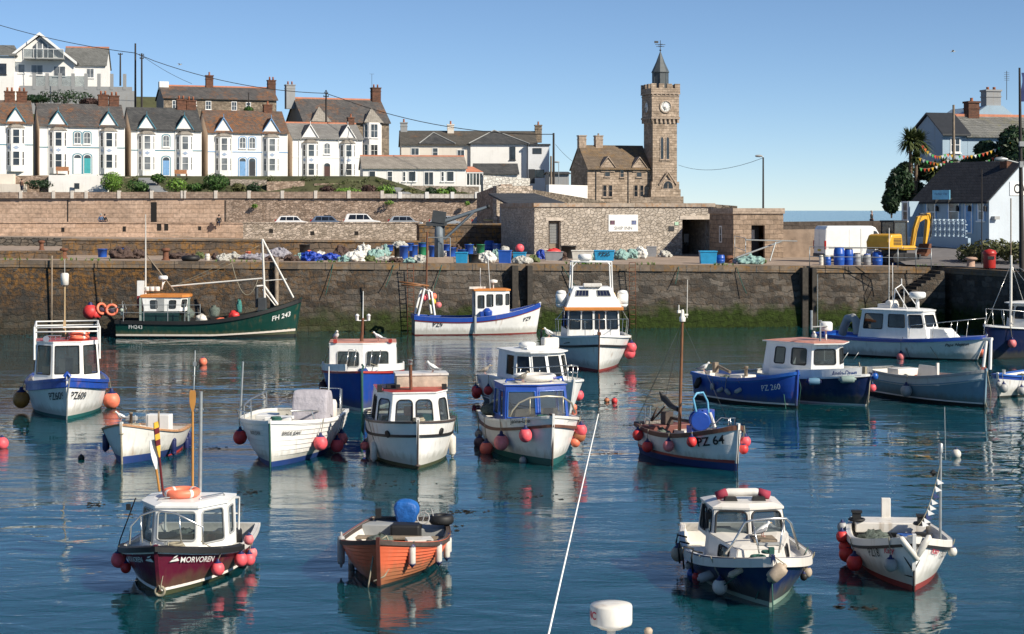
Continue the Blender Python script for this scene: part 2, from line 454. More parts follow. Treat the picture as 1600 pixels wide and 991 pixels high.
class Boat:
 def __init__(s, label, cat, bow, th, L, B, fb, fm, fs, hull, rake=.3, kw=.84, tx=.5, ts=.8, fl=.75, bs=.1, boot=BLK_AF, band=None, bandh=.2, planks=0, td=.5, cock=.5, fore=.06, gun=WHITE, gunh=.09, gunw=.06, deck=DECK, inner=None, name='fishing_boat', group='boats moored in the harbour', strakes=(), stem=None, transom=None, pe=2.1, qe=.75, srake=0.0, X=None):
  d=DW(bow[1]);s.Yb=d;s.Xb=PX(bow[0], d)if X is None else X;s.th=R(th)
  s.L, s.B, s.fb, s.fm, s.fs, s.rake, s.kw, s.tx, s.ts, s.fl=L, B, fb, fm, fs, rake, kw, tx, ts, fl
  s.pe, s.qe, s.srake=pe, qe, srake
  s.bs, s.td, s.cock, s.fore=bs, td, cock, fore
  s.c=(0, L*.5, 0)
  Mw=Matrix.Translation(V((s.Xb, s.Yb, 0)))@Matrix.Rotation(s.th, 4, 'Z')
  loc=Mw@V(s.c)
  s.root=empty(name, loc, s.th, label, cat, group)
  s.M=Mw
  WM[s.root.name]=Mw
  s.build(hull, boot, band, bandh, planks, gun, gunh, gunw, deck, inner or deck, strakes, stem, transom)
 def sheer(s, t):
  if t<.62:return s.fm+(s.fb-s.fm)*((.62-t)/.62)**2
  return s.fm+(s.fs-s.fm)*((t-.62)/.38)**2
 def wd(s, t):
  b=s.B/2
  if t<s.tx:return b*max(0, 1-(1-t/s.tx)**s.pe)**s.qe
  return b*(1-(1-s.ts)*((t-s.tx)/(1-s.tx))**2)
 def ww(s, t):
  b=s.B/2*s.kw;x=min(.95, s.tx+.12)
  if t<x:return b*(1-(1-t/x)**1.9)**1.05 if t>0 else 0
  return b*(1-(1-s.ts)*((t-x)/(1-x))**2)
 def wv(s, t, v):
  a, b=s.ww(t), s.wd(t)
  if v>=0:return a+(b-a)*v**s.fl
  return a*(1+v*.6)
 def yv(s, t, v):return s.L*t-s.rake*v*(1-t)**3+s.srake*v*t**6
 def pt(s, side, t, z, off=0):
  v=z/s.sheer(t)
  p=V((side*s.wv(t, v), s.yv(t, v), z))
  if off:
   e=1e-3;t1, t0=min(1, t+e), max(0, t-e)
   a=V((side*s.wv(t1, z/s.sheer(t1)), s.yv(t1, z/s.sheer(t1)), z))-V((side*s.wv(t0, z/s.sheer(t0)), s.yv(t0, z/s.sheer(t0)), z))
   b=V((side*s.wv(t, (z+.01)/s.sheer(t)), s.yv(t, (z+.01)/s.sheer(t)), z+.01))-p
   n=a.cross(b);n.normalize()
   if n.x*side<0:n=-n
   p=p+n*off
  return p
 def part(s, mb, name, mats, parent=None, **k):
  mb2=MB();mb2.v=[p-V(s.c)for p in mb.v];mb2.f, mb2.m, mb2.s=mb.f, mb.m, mb.s
  o=mb2.build(name, mats, parent or s.root, **k);return o
 def build(s, hull, boot, band, bandh, planks, gun, gunh, gunw, deck, inner, strakes, stem, transom):
  n=26;ts=[(i/n)**1.35 for i in range(n+1)]
  rows=[]
  rows.append((lambda t:-.5, 0, 0));rows.append((lambda t:s.bs, 0, 1))
  if planks:
   for k in range(1, planks):
    q=k/planks
    rows.append(((lambda q:lambda t:s.bs+(s.sheer(t)-s.bs)*q)(q), 0, 1))
    rows.append(((lambda q:lambda t:s.bs+(s.sheer(t)-s.bs)*q-.004)(q), .03, 1))
  else:
   for q in(.25, .5, .75):
    rows.append(((lambda q:lambda t:s.bs+(s.sheer(t)-(bandh if band else 0)-s.bs)*q)(q), 0, 1))
  if band:rows.append((lambda t:s.sheer(t)-bandh, 0, 2))
  rows.append((lambda t:s.sheer(t), 0, 1))
  if planks:
   rr=[rows[0], rows[1]]
   for k in range(1, planks):
    q=k/planks
    f=(lambda q:lambda t:s.bs+(s.sheer(t)-s.bs)*q)(q)
    rr.append(((lambda f:lambda t:f(t)-.012)(f), 0, 1));rr.append((f, .028, 1))
   rr.append(rows[-1]);rows=rr
  mb=MB()
  for side in(-1, 1):
   g=[[s.pt(side, t, zf(t), 0)+(V((side*off*min(1, t*8), 0, 0)))for t in ts]for zf, off, m in rows]
   for r in range(len(rows)-1):
    vs=g[r]+g[r+1];k=len(ts)
    fs=[(i, i+1, k+i+1, k+i)if side>0 else(i+1, i, k+i, k+i+1)for i in range(k-1)]
    lap=planks and rows[r+1][1]>0
    mb.add(vs, fs, rows[r][2], not lap)
  for r in range(len(rows)-1):
   a=[s.pt(sd, 1, rows[k][0](1))for k, sd in((r,-1), (r, 1), (r+1, 1), (r+1,-1))]
   mb.add(a, [(0, 1, 2, 3)], rows[r][2]if not transom or rows[r][2]==0 else 3)
  def dz(t):return s.sheer(t)-(s.fore if t<s.td else s.cock)
  dts=sorted(set([t for t in ts if t>.02]+[s.td, s.td+1e-4]))
  prev=None
  for t in dts:
   z=max(.12, dz(t));w=max(0.0, s.wv(t, z/s.sheer(t))-.06);w2=max(0.0, s.wd(t)-.05)
   y=s.yv(t, z/s.sheer(t));y2=s.yv(t, 1)
   if t==dts[-1]:y-=.05;y2-=.05
   cur=[V((-w2, y2, s.sheer(t))), V((-w, y, z)), V((w, y, z)), V((w2, y2, s.sheer(t)))]
   if prev:
    mb.add(prev+cur, [(0, 1, 5, 4)], 4);mb.add(prev+cur, [(1, 2, 6, 5)], 5);mb.add(prev+cur, [(2, 3, 7, 6)], 4)
   prev=cur
  mb.add(prev, [(0, 1, 2, 3)], 4)
  s.hull=s.part(mb, 'hull', [boot, hull, band or hull, transom or hull, inner, deck])
  s.strip('gunwale', gun, lambda t:s.sheer(t)-gunh*.5, gunh, gunw, inw=.07)
  for(nm, mat, dzz, hh, ww)in strakes:
   s.strip(nm, mat, (lambda q:lambda t:s.sheer(t)-q)(dzz)if dzz>=0 else(lambda q:lambda t:-q)(dzz), hh, ww)
  sm=MB();pts=[]
  for z in(-.35, s.bs, s.fb*.35, s.fb*.7, s.fb+.05):
   pts.append(V((0, s.yv(0, z/s.fb)-.01, z)))
  for i in range(len(pts)-1):
   a, b=pts[i], pts[i+1];w=.035
   vs=[a+V((-w, .08, 0)), a+V((w, .08, 0)), a+V((w,-.04, 0)), a+V((-w,-.04, 0)), b+V((-w, .08, 0)), b+V((w, .08, 0)), b+V((w,-.04, 0)), b+V((-w,-.04, 0))]
   sm.add(vs, [(0, 1, 5, 4), (1, 2, 6, 5), (2, 3, 7, 6), (3, 0, 4, 7), (4, 5, 6, 7)], 1 if b.z<=s.bs+.01 else 0)
  s.part(sm, 'stem_post', [stem or hull, boot]);BOATS.append(s)
 def strip(s, name, mat, zf, h, proud, inw=.0, t0=0.0, t1=1.0, n=30, parent=None, sides=(-1, 1)):
  mb=MB()
  for side in sides:
   prev=None
   for i in range(n+1):
    t=t0+(t1-t0)*(i/n)**1.25;z=zf(t)
    p=s.pt(side, t, z);o=s.pt(side, max(t, .004), z, proud);dv=o-s.pt(side, max(t, .004), z)
    if t<.03:dv=V((0,-proud*1.2, 0))if t==0 else dv
    a=p-V((side*inw, 0, 0))if t>.04 else p+V((0, inw*.6, 0))
    b=p+dv
    cur=[a+V((0, 0,-h/2)), b+V((0, 0,-h/2)), b+V((0, 0, h/2)), a+V((0, 0, h/2))]
    if prev:
     f=[(0, 1, 5, 4), (1, 2, 6, 5), (2, 3, 7, 6), (3, 0, 4, 7)]
     mb.add(prev+cur, f if side>0 else[x[::-1]for x in f])
    else:mb.add(cur, [(0, 1, 2, 3)])
    prev=cur
   mb.add(prev, [(0, 1, 2, 3)])
  if t1>=.99 and inw and len(sides)==2:
   a, b=s.pt(-1, 1, zf(1)), s.pt(1, 1, zf(1))
   mb.box2(a.x-proud, b.x+proud, a.y-.05, a.y+.05, a.z-h/2+.002, a.z+h/2+.004)
  return s.part(mb, name, mat, parent)
 def d(s, y):return s.Yb+y*math.cos(s.th)
 def z(s, py, y):return PZ(py, s.d(y))
 def x(s, px, y):return(PX(px, s.d(y))-(s.Xb-math.sin(s.th)*y))/math.cos(s.th)
 def at(s, px, py, y):
  c, sn=math.cos(s.th), math.sin(s.th)
  if abs(c)<.6:
   k=(px-800.0)/F;y=(s.Xb-k*s.Yb)/(sn+k*c);return V((0, y, s.z(py, y)))
  return V((s.x(px, y), y, s.z(py, y)))
 def solve(s, px, py, side, off, zmin=0.0):
  best=None
  for i in range(1, 121):
   t=(i/120)**1.4
   for k in range(0, 26):
    z=zmin+(s.sheer(t)+.15-zmin)*k/25
    w=s.M@s.pt(side, t, z, off)
    if not off and(V((0, 0, H))-w).normalized().dot((s.M@s.pt(side, t, z, .1))-w)<.012:continue
    qx, qy=800+w.x/w.y*F, HY+(H-w.z)/w.y*F
    e=(qx-px)**2+(qy-py)**2
    if best is None or e<best[0]:best=(e, t, z)
  return best
 def text(s, txt, px, py, hpx, side, mat, shear=0, bold=.0, parent=None, name='lettering', sx=1.0, z=None, rise=0.0):
  e, t, zz=s.solve(px, py, side, .0)
  if z is not None:zz=z
  size=hpx*(s.d(t*s.L))/F/.70
  pts, faces=text_mesh(txt, size, shear, bold, sx)
  mb=MB();vs=[]
  g=1e-3
  for(u, w)in pts:
   tt=t
   k=8
   for _ in range(k):
    dw=(s.wv(min(1, tt+g), .8)-s.wv(max(0, tt-g), .8))/(2*g)
    tt+=side*(u/k)/math.hypot(s.L, dw)
   tt=min(.995, max(.012, tt))
   zq=zz+w+(s.sheer(tt)-s.sheer(t))*.85
   vs.append(s.pt(side, tt, zq, .034 if not hasattr(s, 'lap')else .05))
  mb.add(vs, faces)
  return s.part(mb, name, mat, parent or s.hull)
 def rail(s, name, pts, r=.022, mat=None, parent=None, n=7):
  return s.part(MB().tube(pts, r, n), name, mat or STEEL, parent)
 def cabin(s, bot, top, z0, z1, wins, mat=W_CAB, roofmat=None, name='wheelhouse', over=.06, th=.05, camber=.05, seal=BLACK, glass=None, back='open', rad=.08, edge=None, roofname='cabin_roof', eave=None, bare=False, solid=.035):
  """bot/top: half outline from the front centre to the aft corner as (x, y)"""
  glass=glass or GLASS
  def ring(h):
   a=[V((-x, y, 0))for x, y in h[::-1]];b=[V((x, y, 0))for x, y in h]
   if h[0][0]==0:b=b[1:]
   return a+b
  rb, rt=ring(bot), ring(top);n=len(rb);kk=len(bot)
  zb=z0 if callable(z0)else(lambda y:z0);zt=z1 if callable(z1)else(lambda y:z1)
  cen=sum(rb, V())/n
  mb=MB();panes=[]
  idx=list(range(n-1))+([n-1]if back=='closed' else[])
  for i in idx:
   A, B=rb[i].copy(), rb[(i+1)%n].copy();Cc, D=rt[(i+1)%n].copy(), rt[i].copy()
   A.z, B.z, Cc.z, D.z=zb(A.y), zb(B.y), zt(Cc.y), zt(D.y)
   if i==n-1:key='B';mir=False
   else:
    if bot[0][0]==0:
     j=i-(kk-1);mir=j<0;j=j if j>=0 else-j-1
     key=j
    else:
     if i==kk-1:key='F';mir=False
     else:
      mir=i<kk-1;key=(kk-2-i)if mir else i-kk
   ws=wins.get((key, 'L' if mir else 'R'), wins.get(key, []))
   if mir:ws=[(1-b, 1-a, c, d)for(a, b, c, d)in ws]
   f=lambda u, v, A=A, B=B, Cc=Cc, D=D:A*(1-u)*(1-v)+B*u*(1-v)+Cc*u*v+D*(1-u)*v
   us=sorted(set([0, 1]+[q for w in ws for q in w[:2]]));vv=sorted(set([0, 1]+[q for w in ws for q in w[2:]]))
   for a, b in zip(us, us[1:]):
    for c, d in zip(vv, vv[1:]):
     if any(w[0]<=(a+b)/2<=w[1]and w[2]<=(c+d)/2<=w[3]for w in ws):continue
     mb.add([f(a, c), f(b, c), f(b, d), f(a, d)], [(0, 1, 2, 3)])
   nn=(B-A).cross(D-A).normalized()
   mid=(A+B+Cc+D)/4-V((cen.x, cen.y, (z0(0)if callable(z0)else z0)))
   if nn.x*mid.x+nn.y*mid.y<0:nn=-nn
   panes.append((ws, f, nn))
  wh=s.part(mb, name, mat)
  k=wh.modifiers.new('solid', 'SOLIDIFY');k.thickness=solid;k.offset=0
  for ws, f, nn in panes:
   for(a, b, c, d)in ws:
    wid=(f(b, c)-f(a, c)).length;hei=(f(a, d)-f(a, c)).length
    g=lambda x, y:f(a+(b-a)*(x/wid+.5), c+(d-c)*(y/hei+.5))
    rr=rrect(wid-.01, hei-.01, rad);m2=MB();q=len(rr)
    outer=[(max(-1, min(1, x*3/wid))*wid/2*1.04, max(-1, min(1, y*3/hei))*hei/2*1.04)for x, y in rr]
    oo=[g(x, y)+nn*(solid/2+.004)for x, y in outer];ii=[g(x, y)+nn*(solid/2+.004)for x, y in rr];jj=[g(x, y)-nn*.01 for x, y in rr]
    m2.add(oo+ii+jj, [(t, (t+1)%q, q+(t+1)%q, q+t)for t in range(q)]+[(q+t, q+(t+1)%q, 2*q+(t+1)%q, 2*q+t)for t in range(q)], 0)
    m2.tube([p+nn*.004 for p in ii], .02, 6, 1, closed=True)
    m2.add([g(x, y)+nn*.002 for x, y in rr], [list(range(q))], 2)
    s.part(m2, 'window', [mat, seal, glass], wh)
  if bare:return wh
  cx=sum((p.y for p in rt))/n
  def sc(p, k, e):
   l=V((p.x, p.y-cx, 0));q=l.length
   return V((p.x, p.y, 0))+l.normalized()*e*(1.25 if True else 1)if q>0 else p
  outs=[sc(p, 1, over)for p in rt]
  if eave:outs=[V((p.x, p.y-(eave if p.y<cx else 0), 0))for p in outs]
  rm=MB();ins=[V((p.x*.72, cx+(p.y-cx)*.78, 0))for p in outs]
  def L(ps, dz):return[V((p.x, p.y, zt(p.y)+dz))for p in ps]
  l0, l1, l2=L(outs, .0), L(outs, th), L(ins, th+camber)
  q=n
  rm.add(l0+l1+l2, [(i, (i+1)%q, q+(i+1)%q, q+i)for i in range(q)]+[list(range(q))[::-1]], 1)
  rm.add(l0+l1+l2, [(q+i, q+(i+1)%q, 2*q+(i+1)%q, 2*q+i)for i in range(q)]+[list(range(2*q, 3*q))], 0)
  s.part(rm, roofname, [roofmat or mat, edge or mat], bev=.015)
  return wh
_txt={}
def text_mesh(txt, size, shear=0, bold=0, sx=1.0):
 key=(txt, shear, bold)
 if key not in _txt:
  cu=bpy.data.curves.new('t', 'FONT');cu.body=txt;cu.align_x='CENTER';cu.align_y='CENTER'
  cu.shear=shear;cu.offset=bold;cu.resolution_u=3
  o=bpy.data.objects.new('t', cu);C.objects.link(o)
  dg=bpy.context.evaluated_depsgraph_get();dg.update()
  me=bpy.data.meshes.new_from_object(o.evaluated_get(dg))
  _txt[key]=([(v.co.x, v.co.y)for v in me.vertices], [list(p.vertices)for p in me.polygons])
  bpy.data.objects.remove(o);bpy.data.curves.remove(cu);bpy.data.meshes.remove(me)
 v, f=_txt[key]
 ym=(max(p[1]for p in v)+min(p[1]for p in v))/2
 return[(x*size*sx, (y-ym)*size)for x, y in v], f
def flat_text(txt, size, Mx, mat, parent=None, name='lettering', shear=0, bold=0, sx=1.0, world=False, depth=.004):
 pts, fs=text_mesh(txt, size, shear, bold, sx)
 mb=MB();mb.add([Mx@V((x,-depth, y))for x, y in pts], fs)
 return mb.build(name, mat, parent, world=world)
def ball_fender(b, px, py, rpx, mat, label, side=1, cap=NAVYF, group='ball fenders hung from the boats', zmin=.0, t=None, z=None, sq=1.08):
 if t is None:
  e, t, z=b.solve(px, py, side, rpx*b.d(b.L*.3)/F, zmin)
 r=rpx*b.d(b.L*t)/F
 p=b.M@b.pt(side, t, z, r*.98)
 p.z=max(p.z, r*.35)
 ro=empty('ball_fender', p-V((0, 0, r)), rnd.uniform(0, 6), label, 'fender', group)
 WM[ro.name]=Matrix.Translation(p)
 iv=(Matrix.Translation(ro.location)@Matrix.Rotation(ro.rotation_euler.z, 4, 'Z')).inverted()
 def L(mb):mb.v=[iv@q for q in mb.v];return mb
 L(MB().ball(p, r, 20, sz=sq)).build('ball', mat, ro)
 L(MB().lathe([(r*.62, r*.80), (r*.52, r*.98), (r*.26, r*1.12), (r*.2, r*1.42), (r*.12, r*1.5)], p, 14)).build('cap', cap, ro)
 top=b.M@(b.pt(side, t, b.sheer(t), .05)+V((0, 0, .03)))
 if top.z>p.z+r*1.3:L(MB().tube([p+V((0, 0, r*1.3)), p*.5+top*.5+V((0, 0, r*.4)), top], .012, 5)).build('rope', ROPE, ro)
 return ro
def long_fender(b, px, py, rpx, lpx, mat, label, side=1, cap=NAVYF, tilt=0, group='long fenders hung from the boats', zmin=0.0, t=None, z=None):
 if t is None:e, t, z=b.solve(px, py, side, rpx*b.d(b.L*.3)/F, zmin)
 k=b.d(b.L*t)/F;r, l=rpx*k, lpx*k
 p=b.M@b.pt(side, t, z, r)
 ro=empty('long_fender', p-V((0, 0, l/2)), rnd.uniform(0, 6), label, 'fender', group)
 Tm=Matrix.Rotation(-ro.rotation_euler.z, 4, 'Z')@Matrix.Translation(V((0, 0, l/2)))@Matrix.Rotation(R(tilt), 4, 'Y')
 WM[ro.name]=Matrix.Identity(4)
 e=1.03 if cap is NAVYF else .55
 prof=[(1e-4,-l*.5+.04*l), (r*.8,-l*.5+.06*l), (r,-l*.5+.06*l+r*.5), (r, l*.5-.06*l-r*.5), (r*.8, l*.5-.06*l), (1e-4, l*.5-.04*l)]
 MB().lathe(prof, (0, 0, 0), 14, 0, Tm).build('body', mat, ro)
 MB().lathe([(r*e, l*.5-.15*l), (r*.85*e, l*.5-.07*l), (r*.34, l*.5), (r*.2, l*.5+.08*l)], (0, 0, 0), 12, 0, Tm).lathe([(r*.2,-l*.5-.06*l), (r*.4,-l*.5), (r*.85*e,-l*.5+.07*l), (r*e,-l*.5+.15*l)], (0, 0, 0), 12, 0, Tm).build('end_cap', cap, ro)
 top=b.M@(b.pt(side, t, b.sheer(t), .04)+V((0, 0, .02)))
 a=Tm@V((0, 0, l*.55));q=Matrix.Rotation(-ro.rotation_euler.z, 4, 'Z')@(top-V(ro.location))
 if q.z>a.z:MB().tube([a, q], .011, 5).build('rope', ROPE, ro)
 return ro
GULLB=M('gull_white_plumage', (.72, .72, .70), .7, var=.06);GULLG=M('gull_grey_wings', (.22, .23, .25), .7, var=.15);GULLJ=M('young_gull_brown_plumage', (.36, .32, .27), .8, var=.4, vs=25)
BEAK=M('gull_yellow_beak', (.6, .32, .04), .5);LEGS=M('gull_pink_legs', (.5, .28, .24), .6)
_gulls={}
def gull(loc, rz, label, young=False, sc=1.0):
 """standing herring gull facing local -Y"""
 k=young
 if k not in _gulls:
  ro=empty('seagull', loc, rz, label, 'gull', 'gulls resting on the boats', sc)
  sp=[(.25, .12, .012, .01), (.20, .14, .035, .02), (.11, .17, .075, .06), (.02, .20, .095, .085), (-.07, .235, .085, .085), (-.11, .285, .055, .055), (-.13, .325, .045, .045), (-.155, .35, .046, .044), (-.185, .35, .03, .03), (-.205, .345, .012, .012)]
  mb=MB();n=10;vs=[]
  for(y, z, a, c)in sp:
   for i in range(n):vs.append(V((a*math.cos(6.2832*i/n), y, z-.04+c*math.sin(6.2832*i/n))))
  fs=[(i*n+j, i*n+(j+1)%n, (i+1)*n+(j+1)%n, (i+1)*n+j)for i in range(len(sp)-1)for j in range(n)]
  mb.add(vs, fs+[tuple(range(n)), tuple(range((len(sp)-1)*n, len(sp)*n))], 0, True)
  mb.build('body', GULLJ if k else GULLB, ro)
  for sx in(-1, 1):
   w=MB();prof=[(-.06, .265, .03), (.0, .25, .08), (.10, .21, .085), (.20, .17, .05), (.30, .145, .01)]
   vs=[]
   for(y, z, hh)in prof:vs+=[V((sx*.062*(1-max(0, y)*2), y, z-.04)), V((sx*(.105-max(0, y)*.25), y, z-.04-hh*.45)), V((sx*(.085-max(0, y)*.2), y, z-.04-hh))]
   fs=[(i*3+j, i*3+j+1, i*3+j+4, i*3+j+3)for i in range(4)for j in range(2)]
   w.add(vs, fs, 0, True).build('wing', GULLJ if k else GULLG, ro, solid=.012)
   MB().tube([(sx*.035, .0, .10), (sx*.035, .01, .06), (sx*.035, 0, 0), (sx*.035,-.05, .004)], .013, 5).build('leg', LEGS, ro)
  MB().tube([(0,-.195, .307), (0,-.23, .303), (0,-.255, .293)], .012, 6, r1=.004).build('beak', BEAK, ro)
  _gulls[k]=ro;return ro
 c=copy_tree(_gulls[k], loc, rz, label, None, sc);return c
def ropeline(a, b, sag, n=10):
 a, b=V(a), V(b)
 return[a.lerp(b, i/n)-V((0, 0, sag*4*(i/n)*(1-i/n)))for i in range(n+1)]
def torus_thing(name, loc, Rr, r, mat, label, cat, rx=0, ry=0, group=None, band=None):
 ro=empty(name, loc, 0, label, cat, group)
 Mx=Matrix.Rotation(ry, 4, 'Y')@Matrix.Rotation(rx, 4, 'X')
 MB().torus((0, 0, r), Rr, r, 28, 10, 0, Mx).build('ring', mat, ro)
 if band:
  for k in range(4):
   a0=math.pi/4+k*math.pi/2;b=MB()
   b.tube([Matrix.Translation(V((0, 0, r)))@Mx@V((Rr*math.cos(a0+q), Rr*math.sin(a0+q), 0))for q in(-.1,-.03, .03, .1)], r*1.05, 10)
   b.build('band', band, ro)
 return ro
LETB=M('black_lettering', (.012, .012, .014), .5, var=.05);LETW=M('white_lettering', (.8, .8, .78), .5, var=.05);LETR=M('red_lettering', (.5, .03, .06), .5, var=.05);LETBL=M('blue_lettering', (.02, .09, .35), .5, var=.05)
ORD=['', 'second ', 'third ', 'fourth ', 'fifth ', 'sixth ', 'seventh ', 'eighth ']
def zoomer(ox, oy, s):return lambda x, y:(ox+x/s, oy+y/s)
def hang(b, bd, q, s, items):
 """items: (kind, zoom x, zoom y, zoom r, zoom len, side, material, colour word, tilt)"""
 cnt={}
 tot={}
 for it in items:tot[(it[0], it[5], it[7])]=tot.get((it[0], it[5], it[7]), 0)+1
 for it in items:
  k, x, y, r, l, side, mat, col, tilt=it
  px, py=q(x, y);key=(k, side, col);c=cnt.get(key, 0);cnt[key]=c+1
  sd='right' if side>0 else 'left'
  nm='ball fender' if k=='b' else 'long fender'
  lab=f"{col} {nm} on the {sd} side of the {bd}" if tot[key]==1 else f"{(ORD[c] or 'first ')}{col} {nm} from the bow, {sd} side of the {bd}"
  if k=='b':ball_fender(b, px, py, r/s, mat, lab, side)
  else:long_fender(b, px, py, r/s, l/s, mat, lab, side, tilt=tilt, cap=NAVYF if 'capped' in col or 'blue' in col else mat)
q=zoomer(150, 730, 4.307)
b=Boat('maroon cabin boat with white wheelhouse and an orange lifebuoy on its roof', 'boat', (250, 932),-2, 4.9, 2.5, 1.02, .60, .58, MAROON, rake=.34, bs=.10, boot=WEED_AF, gun=W_WORN, gunh=.085, gunw=.04, td=.58, cock=.35, deck=DECK, strakes=(('white_strake', W_WORN, .085, .07, .03), ), kw=.80, ts=.85)
b.strip('boot_stripe', W_WORN, lambda t:.125+.02*(1-t), .075, .006);b.strip('rubber_fendering', BLACK, lambda t:b.sheer(t)-.02, .10, .075, inw=.04, t1=.42)
b.cabin([(.44, 1.40), (.92, 2.15), (.95, 2.8)], [(.42, 1.52), (.84, 2.2), (.86, 3.1)], .45, 1.46, {'F':[(.04, .96, .36, .94)], 0:[(.12, .88, .28, .94)], 1:[(.15, .7, .35, .9)]}, over=.05, rad=.07, seal=GREYP)
b.part(MB().box2(-.8, .8, 2.3, 2.34, .45, .8).box2(-.75,-.3, 2.4, 2.8, .45, .75).box2(.15, .7, 2.4, 2.75, .45, .78), 'cabin_seat', INTER)
b.part(MB().box2(.3, .85, 3.6, 4.1, .25, .62), 'engine_box', BLACK, bev=.05)
rl=[b.at(*q(225, 520), 1.0), b.at(*q(232, 400), 1.0), b.at(*q(300, 325), 1.0), b.at(*q(400, 292), .95), b.at(*q(540, 312), .95), b.at(*q(720, 402), 1.0), b.at(*q(722, 520), 1.0)]
m=MB().tube(rl, .02, 8);m.tube([b.at(*q(298, 335), 1.0), b.at(*q(312, 510), 1.0)], .016, 6);m.tube([b.at(*q(560, 320), .95), b.at(*q(575, 510), .95)], .016, 6)
b.part(m, 'bow_rail', STEEL)
b.part(MB().tube([b.at(*q(700, 190), 3.0), b.at(314, 612, 3.0)], .04, 10).tube([b.at(306, 640, 3.0), b.at(318, 640, 3.0)], .02, 6), 'mast', GALV)
m=MB()
for sx in(-.8, .8):m.tube([(sx, 3.9, .55), (sx, 3.95, 1.30), (sx, 3.05, 1.42)], .025, 8)
m.tube([(-.8, 3.95, 1.30), (.8, 3.95, 1.30)], .025, 8).tube([(-.8, 3.93, .95), (.8, 3.93, .95)], .02, 8)
b.part(m, 'stern_frame', WHITE)
b.part(MB().tube([(-.5, 1.9, 1.56), (-.45, 1.9, 1.6), (.1, 2.3, 1.6), (.2, 2.3, 1.56)], .015, 6).tube([(.35, 2.0, 1.55), (.37, 2.05, 1.6), (.72, 2.6, 1.6), (.74, 2.65, 1.55)], .015, 6), 'roof_rail', STEEL)
b.part(MB().tube([b.at(*q(265, 210), 1.6), b.at(*q(160, 490), 2.2), b.at(*q(145, 545), 2.3)], .014, 5).box(b.at(*q(216, 270), 1.5), (.08, .08, .12)), 'fender_lanyard', BLACK)
b.part(MB().tube(ropeline(b.at(*q(365, 505), .1), b.at(*q(430, 825),-.15), .02), .012, 5).tube(ropeline(b.at(*q(490, 505), .1), b.at(*q(432, 825),-.15), .02), .012, 5).torus(b.at(*q(430, 835),-.08), .09, .03, 14, 6, 0, Matrix.Rotation(R(90), 4, 'X')).tube(ropeline((.6, .95, .9), (1.26, 2.4, .55), .15), .012, 5), 'mooring_rope', ROPE)
b.text('MORVOREN', *q(688, 612), 9, 1, LETW, bold=.008, sx=1.0);b.text('MORVOREN', *q(262, 618), 8.5,-1, LETW, bold=.008, sx=.95)
for sd, c in((1, (522, 603)), (-1, (362, 606))):
 e, t, z=b.solve(*q(*c), sd, 0);m=MB()
 for pts in([(-.09,-.06), (.06,-.06), (.02,-.015), (-.05,-.02)], [(-.04, .0), (.02, .02), (.06, .07), (-.01, .04)], [(.0,-.01), (.05, .01), (.09,-.055), (.06,-.06)]):
  m.poly([b.pt(sd, min(1, t+sd*u*sd/b.L*.8*sd), z+w, .036)for u, w in pts])
 b.part(m, 'emblem', LETW, b.hull)
BD='maroon cabin boat'
hang(b, BD, q, 4.307, [('b', 820, 690, 45, 0, 1, PINK, 'pink', 0), ('b', 972, 622, 45, 0, 1, PINK, 'pink', 0), ('b', 1030, 618, 42, 0, 1, PINK, 'pink', 0), ('b', 1045, 580, 38, 0, 1, PINKD, 'faded pink', 0), ('b', 1020, 467, 34, 0, 1, PINKD, 'pale pink', 0), ('b', 130, 634, 52, 0,-1, PINK, 'pink', 0), ('b', 180, 690, 36, 0,-1, REDF, 'dark red', 0)])
torus_thing('lifebuoy', b.M@V((-.1, 2.35, 1.57)), .31, .085, ORF, 'orange lifebuoy lying on the white roof of the maroon cabin boat', 'lifebuoy', band=W_WORN)
def oar(p0, p1, blade, bw, label, wood, stripes=()):
 ro=empty('oar', p0, 0, label, 'oar', 'oars standing on the maroon boat')
 d=(p1-p0);L=d.length;d.normalize()
 Mx=d.to_track_quat('Z', 'X').to_matrix().to_4x4()
 MB().tube([Mx@V((0, 0, 0)), Mx@V((0, 0, L-blade))], .026, 8).build('shaft', wood[0], ro)
 m=MB();n=6
 def w(i):return bw*(.25+.75*min(1, i/2.5))if i<n else bw*.8
 for i in range(n):
  mi=1 if i in stripes else 0
  z0, z1=L-blade+blade*i/n, L-blade+blade*(i+1)/n;a, c=w(i)/2, w(i+1)/2
  vs=[Mx@V(p)for p in((-a,-.012, z0), (a,-.012, z0), (c,-.012, z1), (-c,-.012, z1), (-a, .012, z0), (a, .012, z0), (c, .012, z1), (-c, .012, z1))]
  m.add(vs, [(0, 1, 2, 3), (4, 7, 6, 5), (0, 3, 7, 4), (1, 5, 6, 2)]+([(3, 2, 6, 7)]if i==n-1 else[]), mi)
 m.build('blade', [wood[1], wood[2]], ro)
 return ro
OARW=M('oar_varnish', (.5, .24, .06), .4, var=.2);OARR=M('oar_maroon', (.12, .015, .02), .4);OARY=M('oar_yellow', (.7, .4, .05), .4)
oar(b.M@b.at(254, 768, 2.6), b.M@b.at(243, 660, 2.4), .75, .15, 'varnished oar with maroon and yellow bands standing upright on the maroon boat', (OARR, OARY, OARR), (2, 4))
oar(b.M@b.at(249, 768, 2.55), b.M@b.at(237, 688, 2.45), .62, .14, 'oar with a plain white blade standing upright on the maroon boat', (OARW, WHITE, WHITE))
oar(b.M@b.at(301, 772, 3.0), b.M@b.at(301, 610, 3.0), .45, .13, 'varnished oar strapped to the grey mast of the maroon boat', (OARW, OARW, OARW))
q=zoomer(490, 760, 5.504)
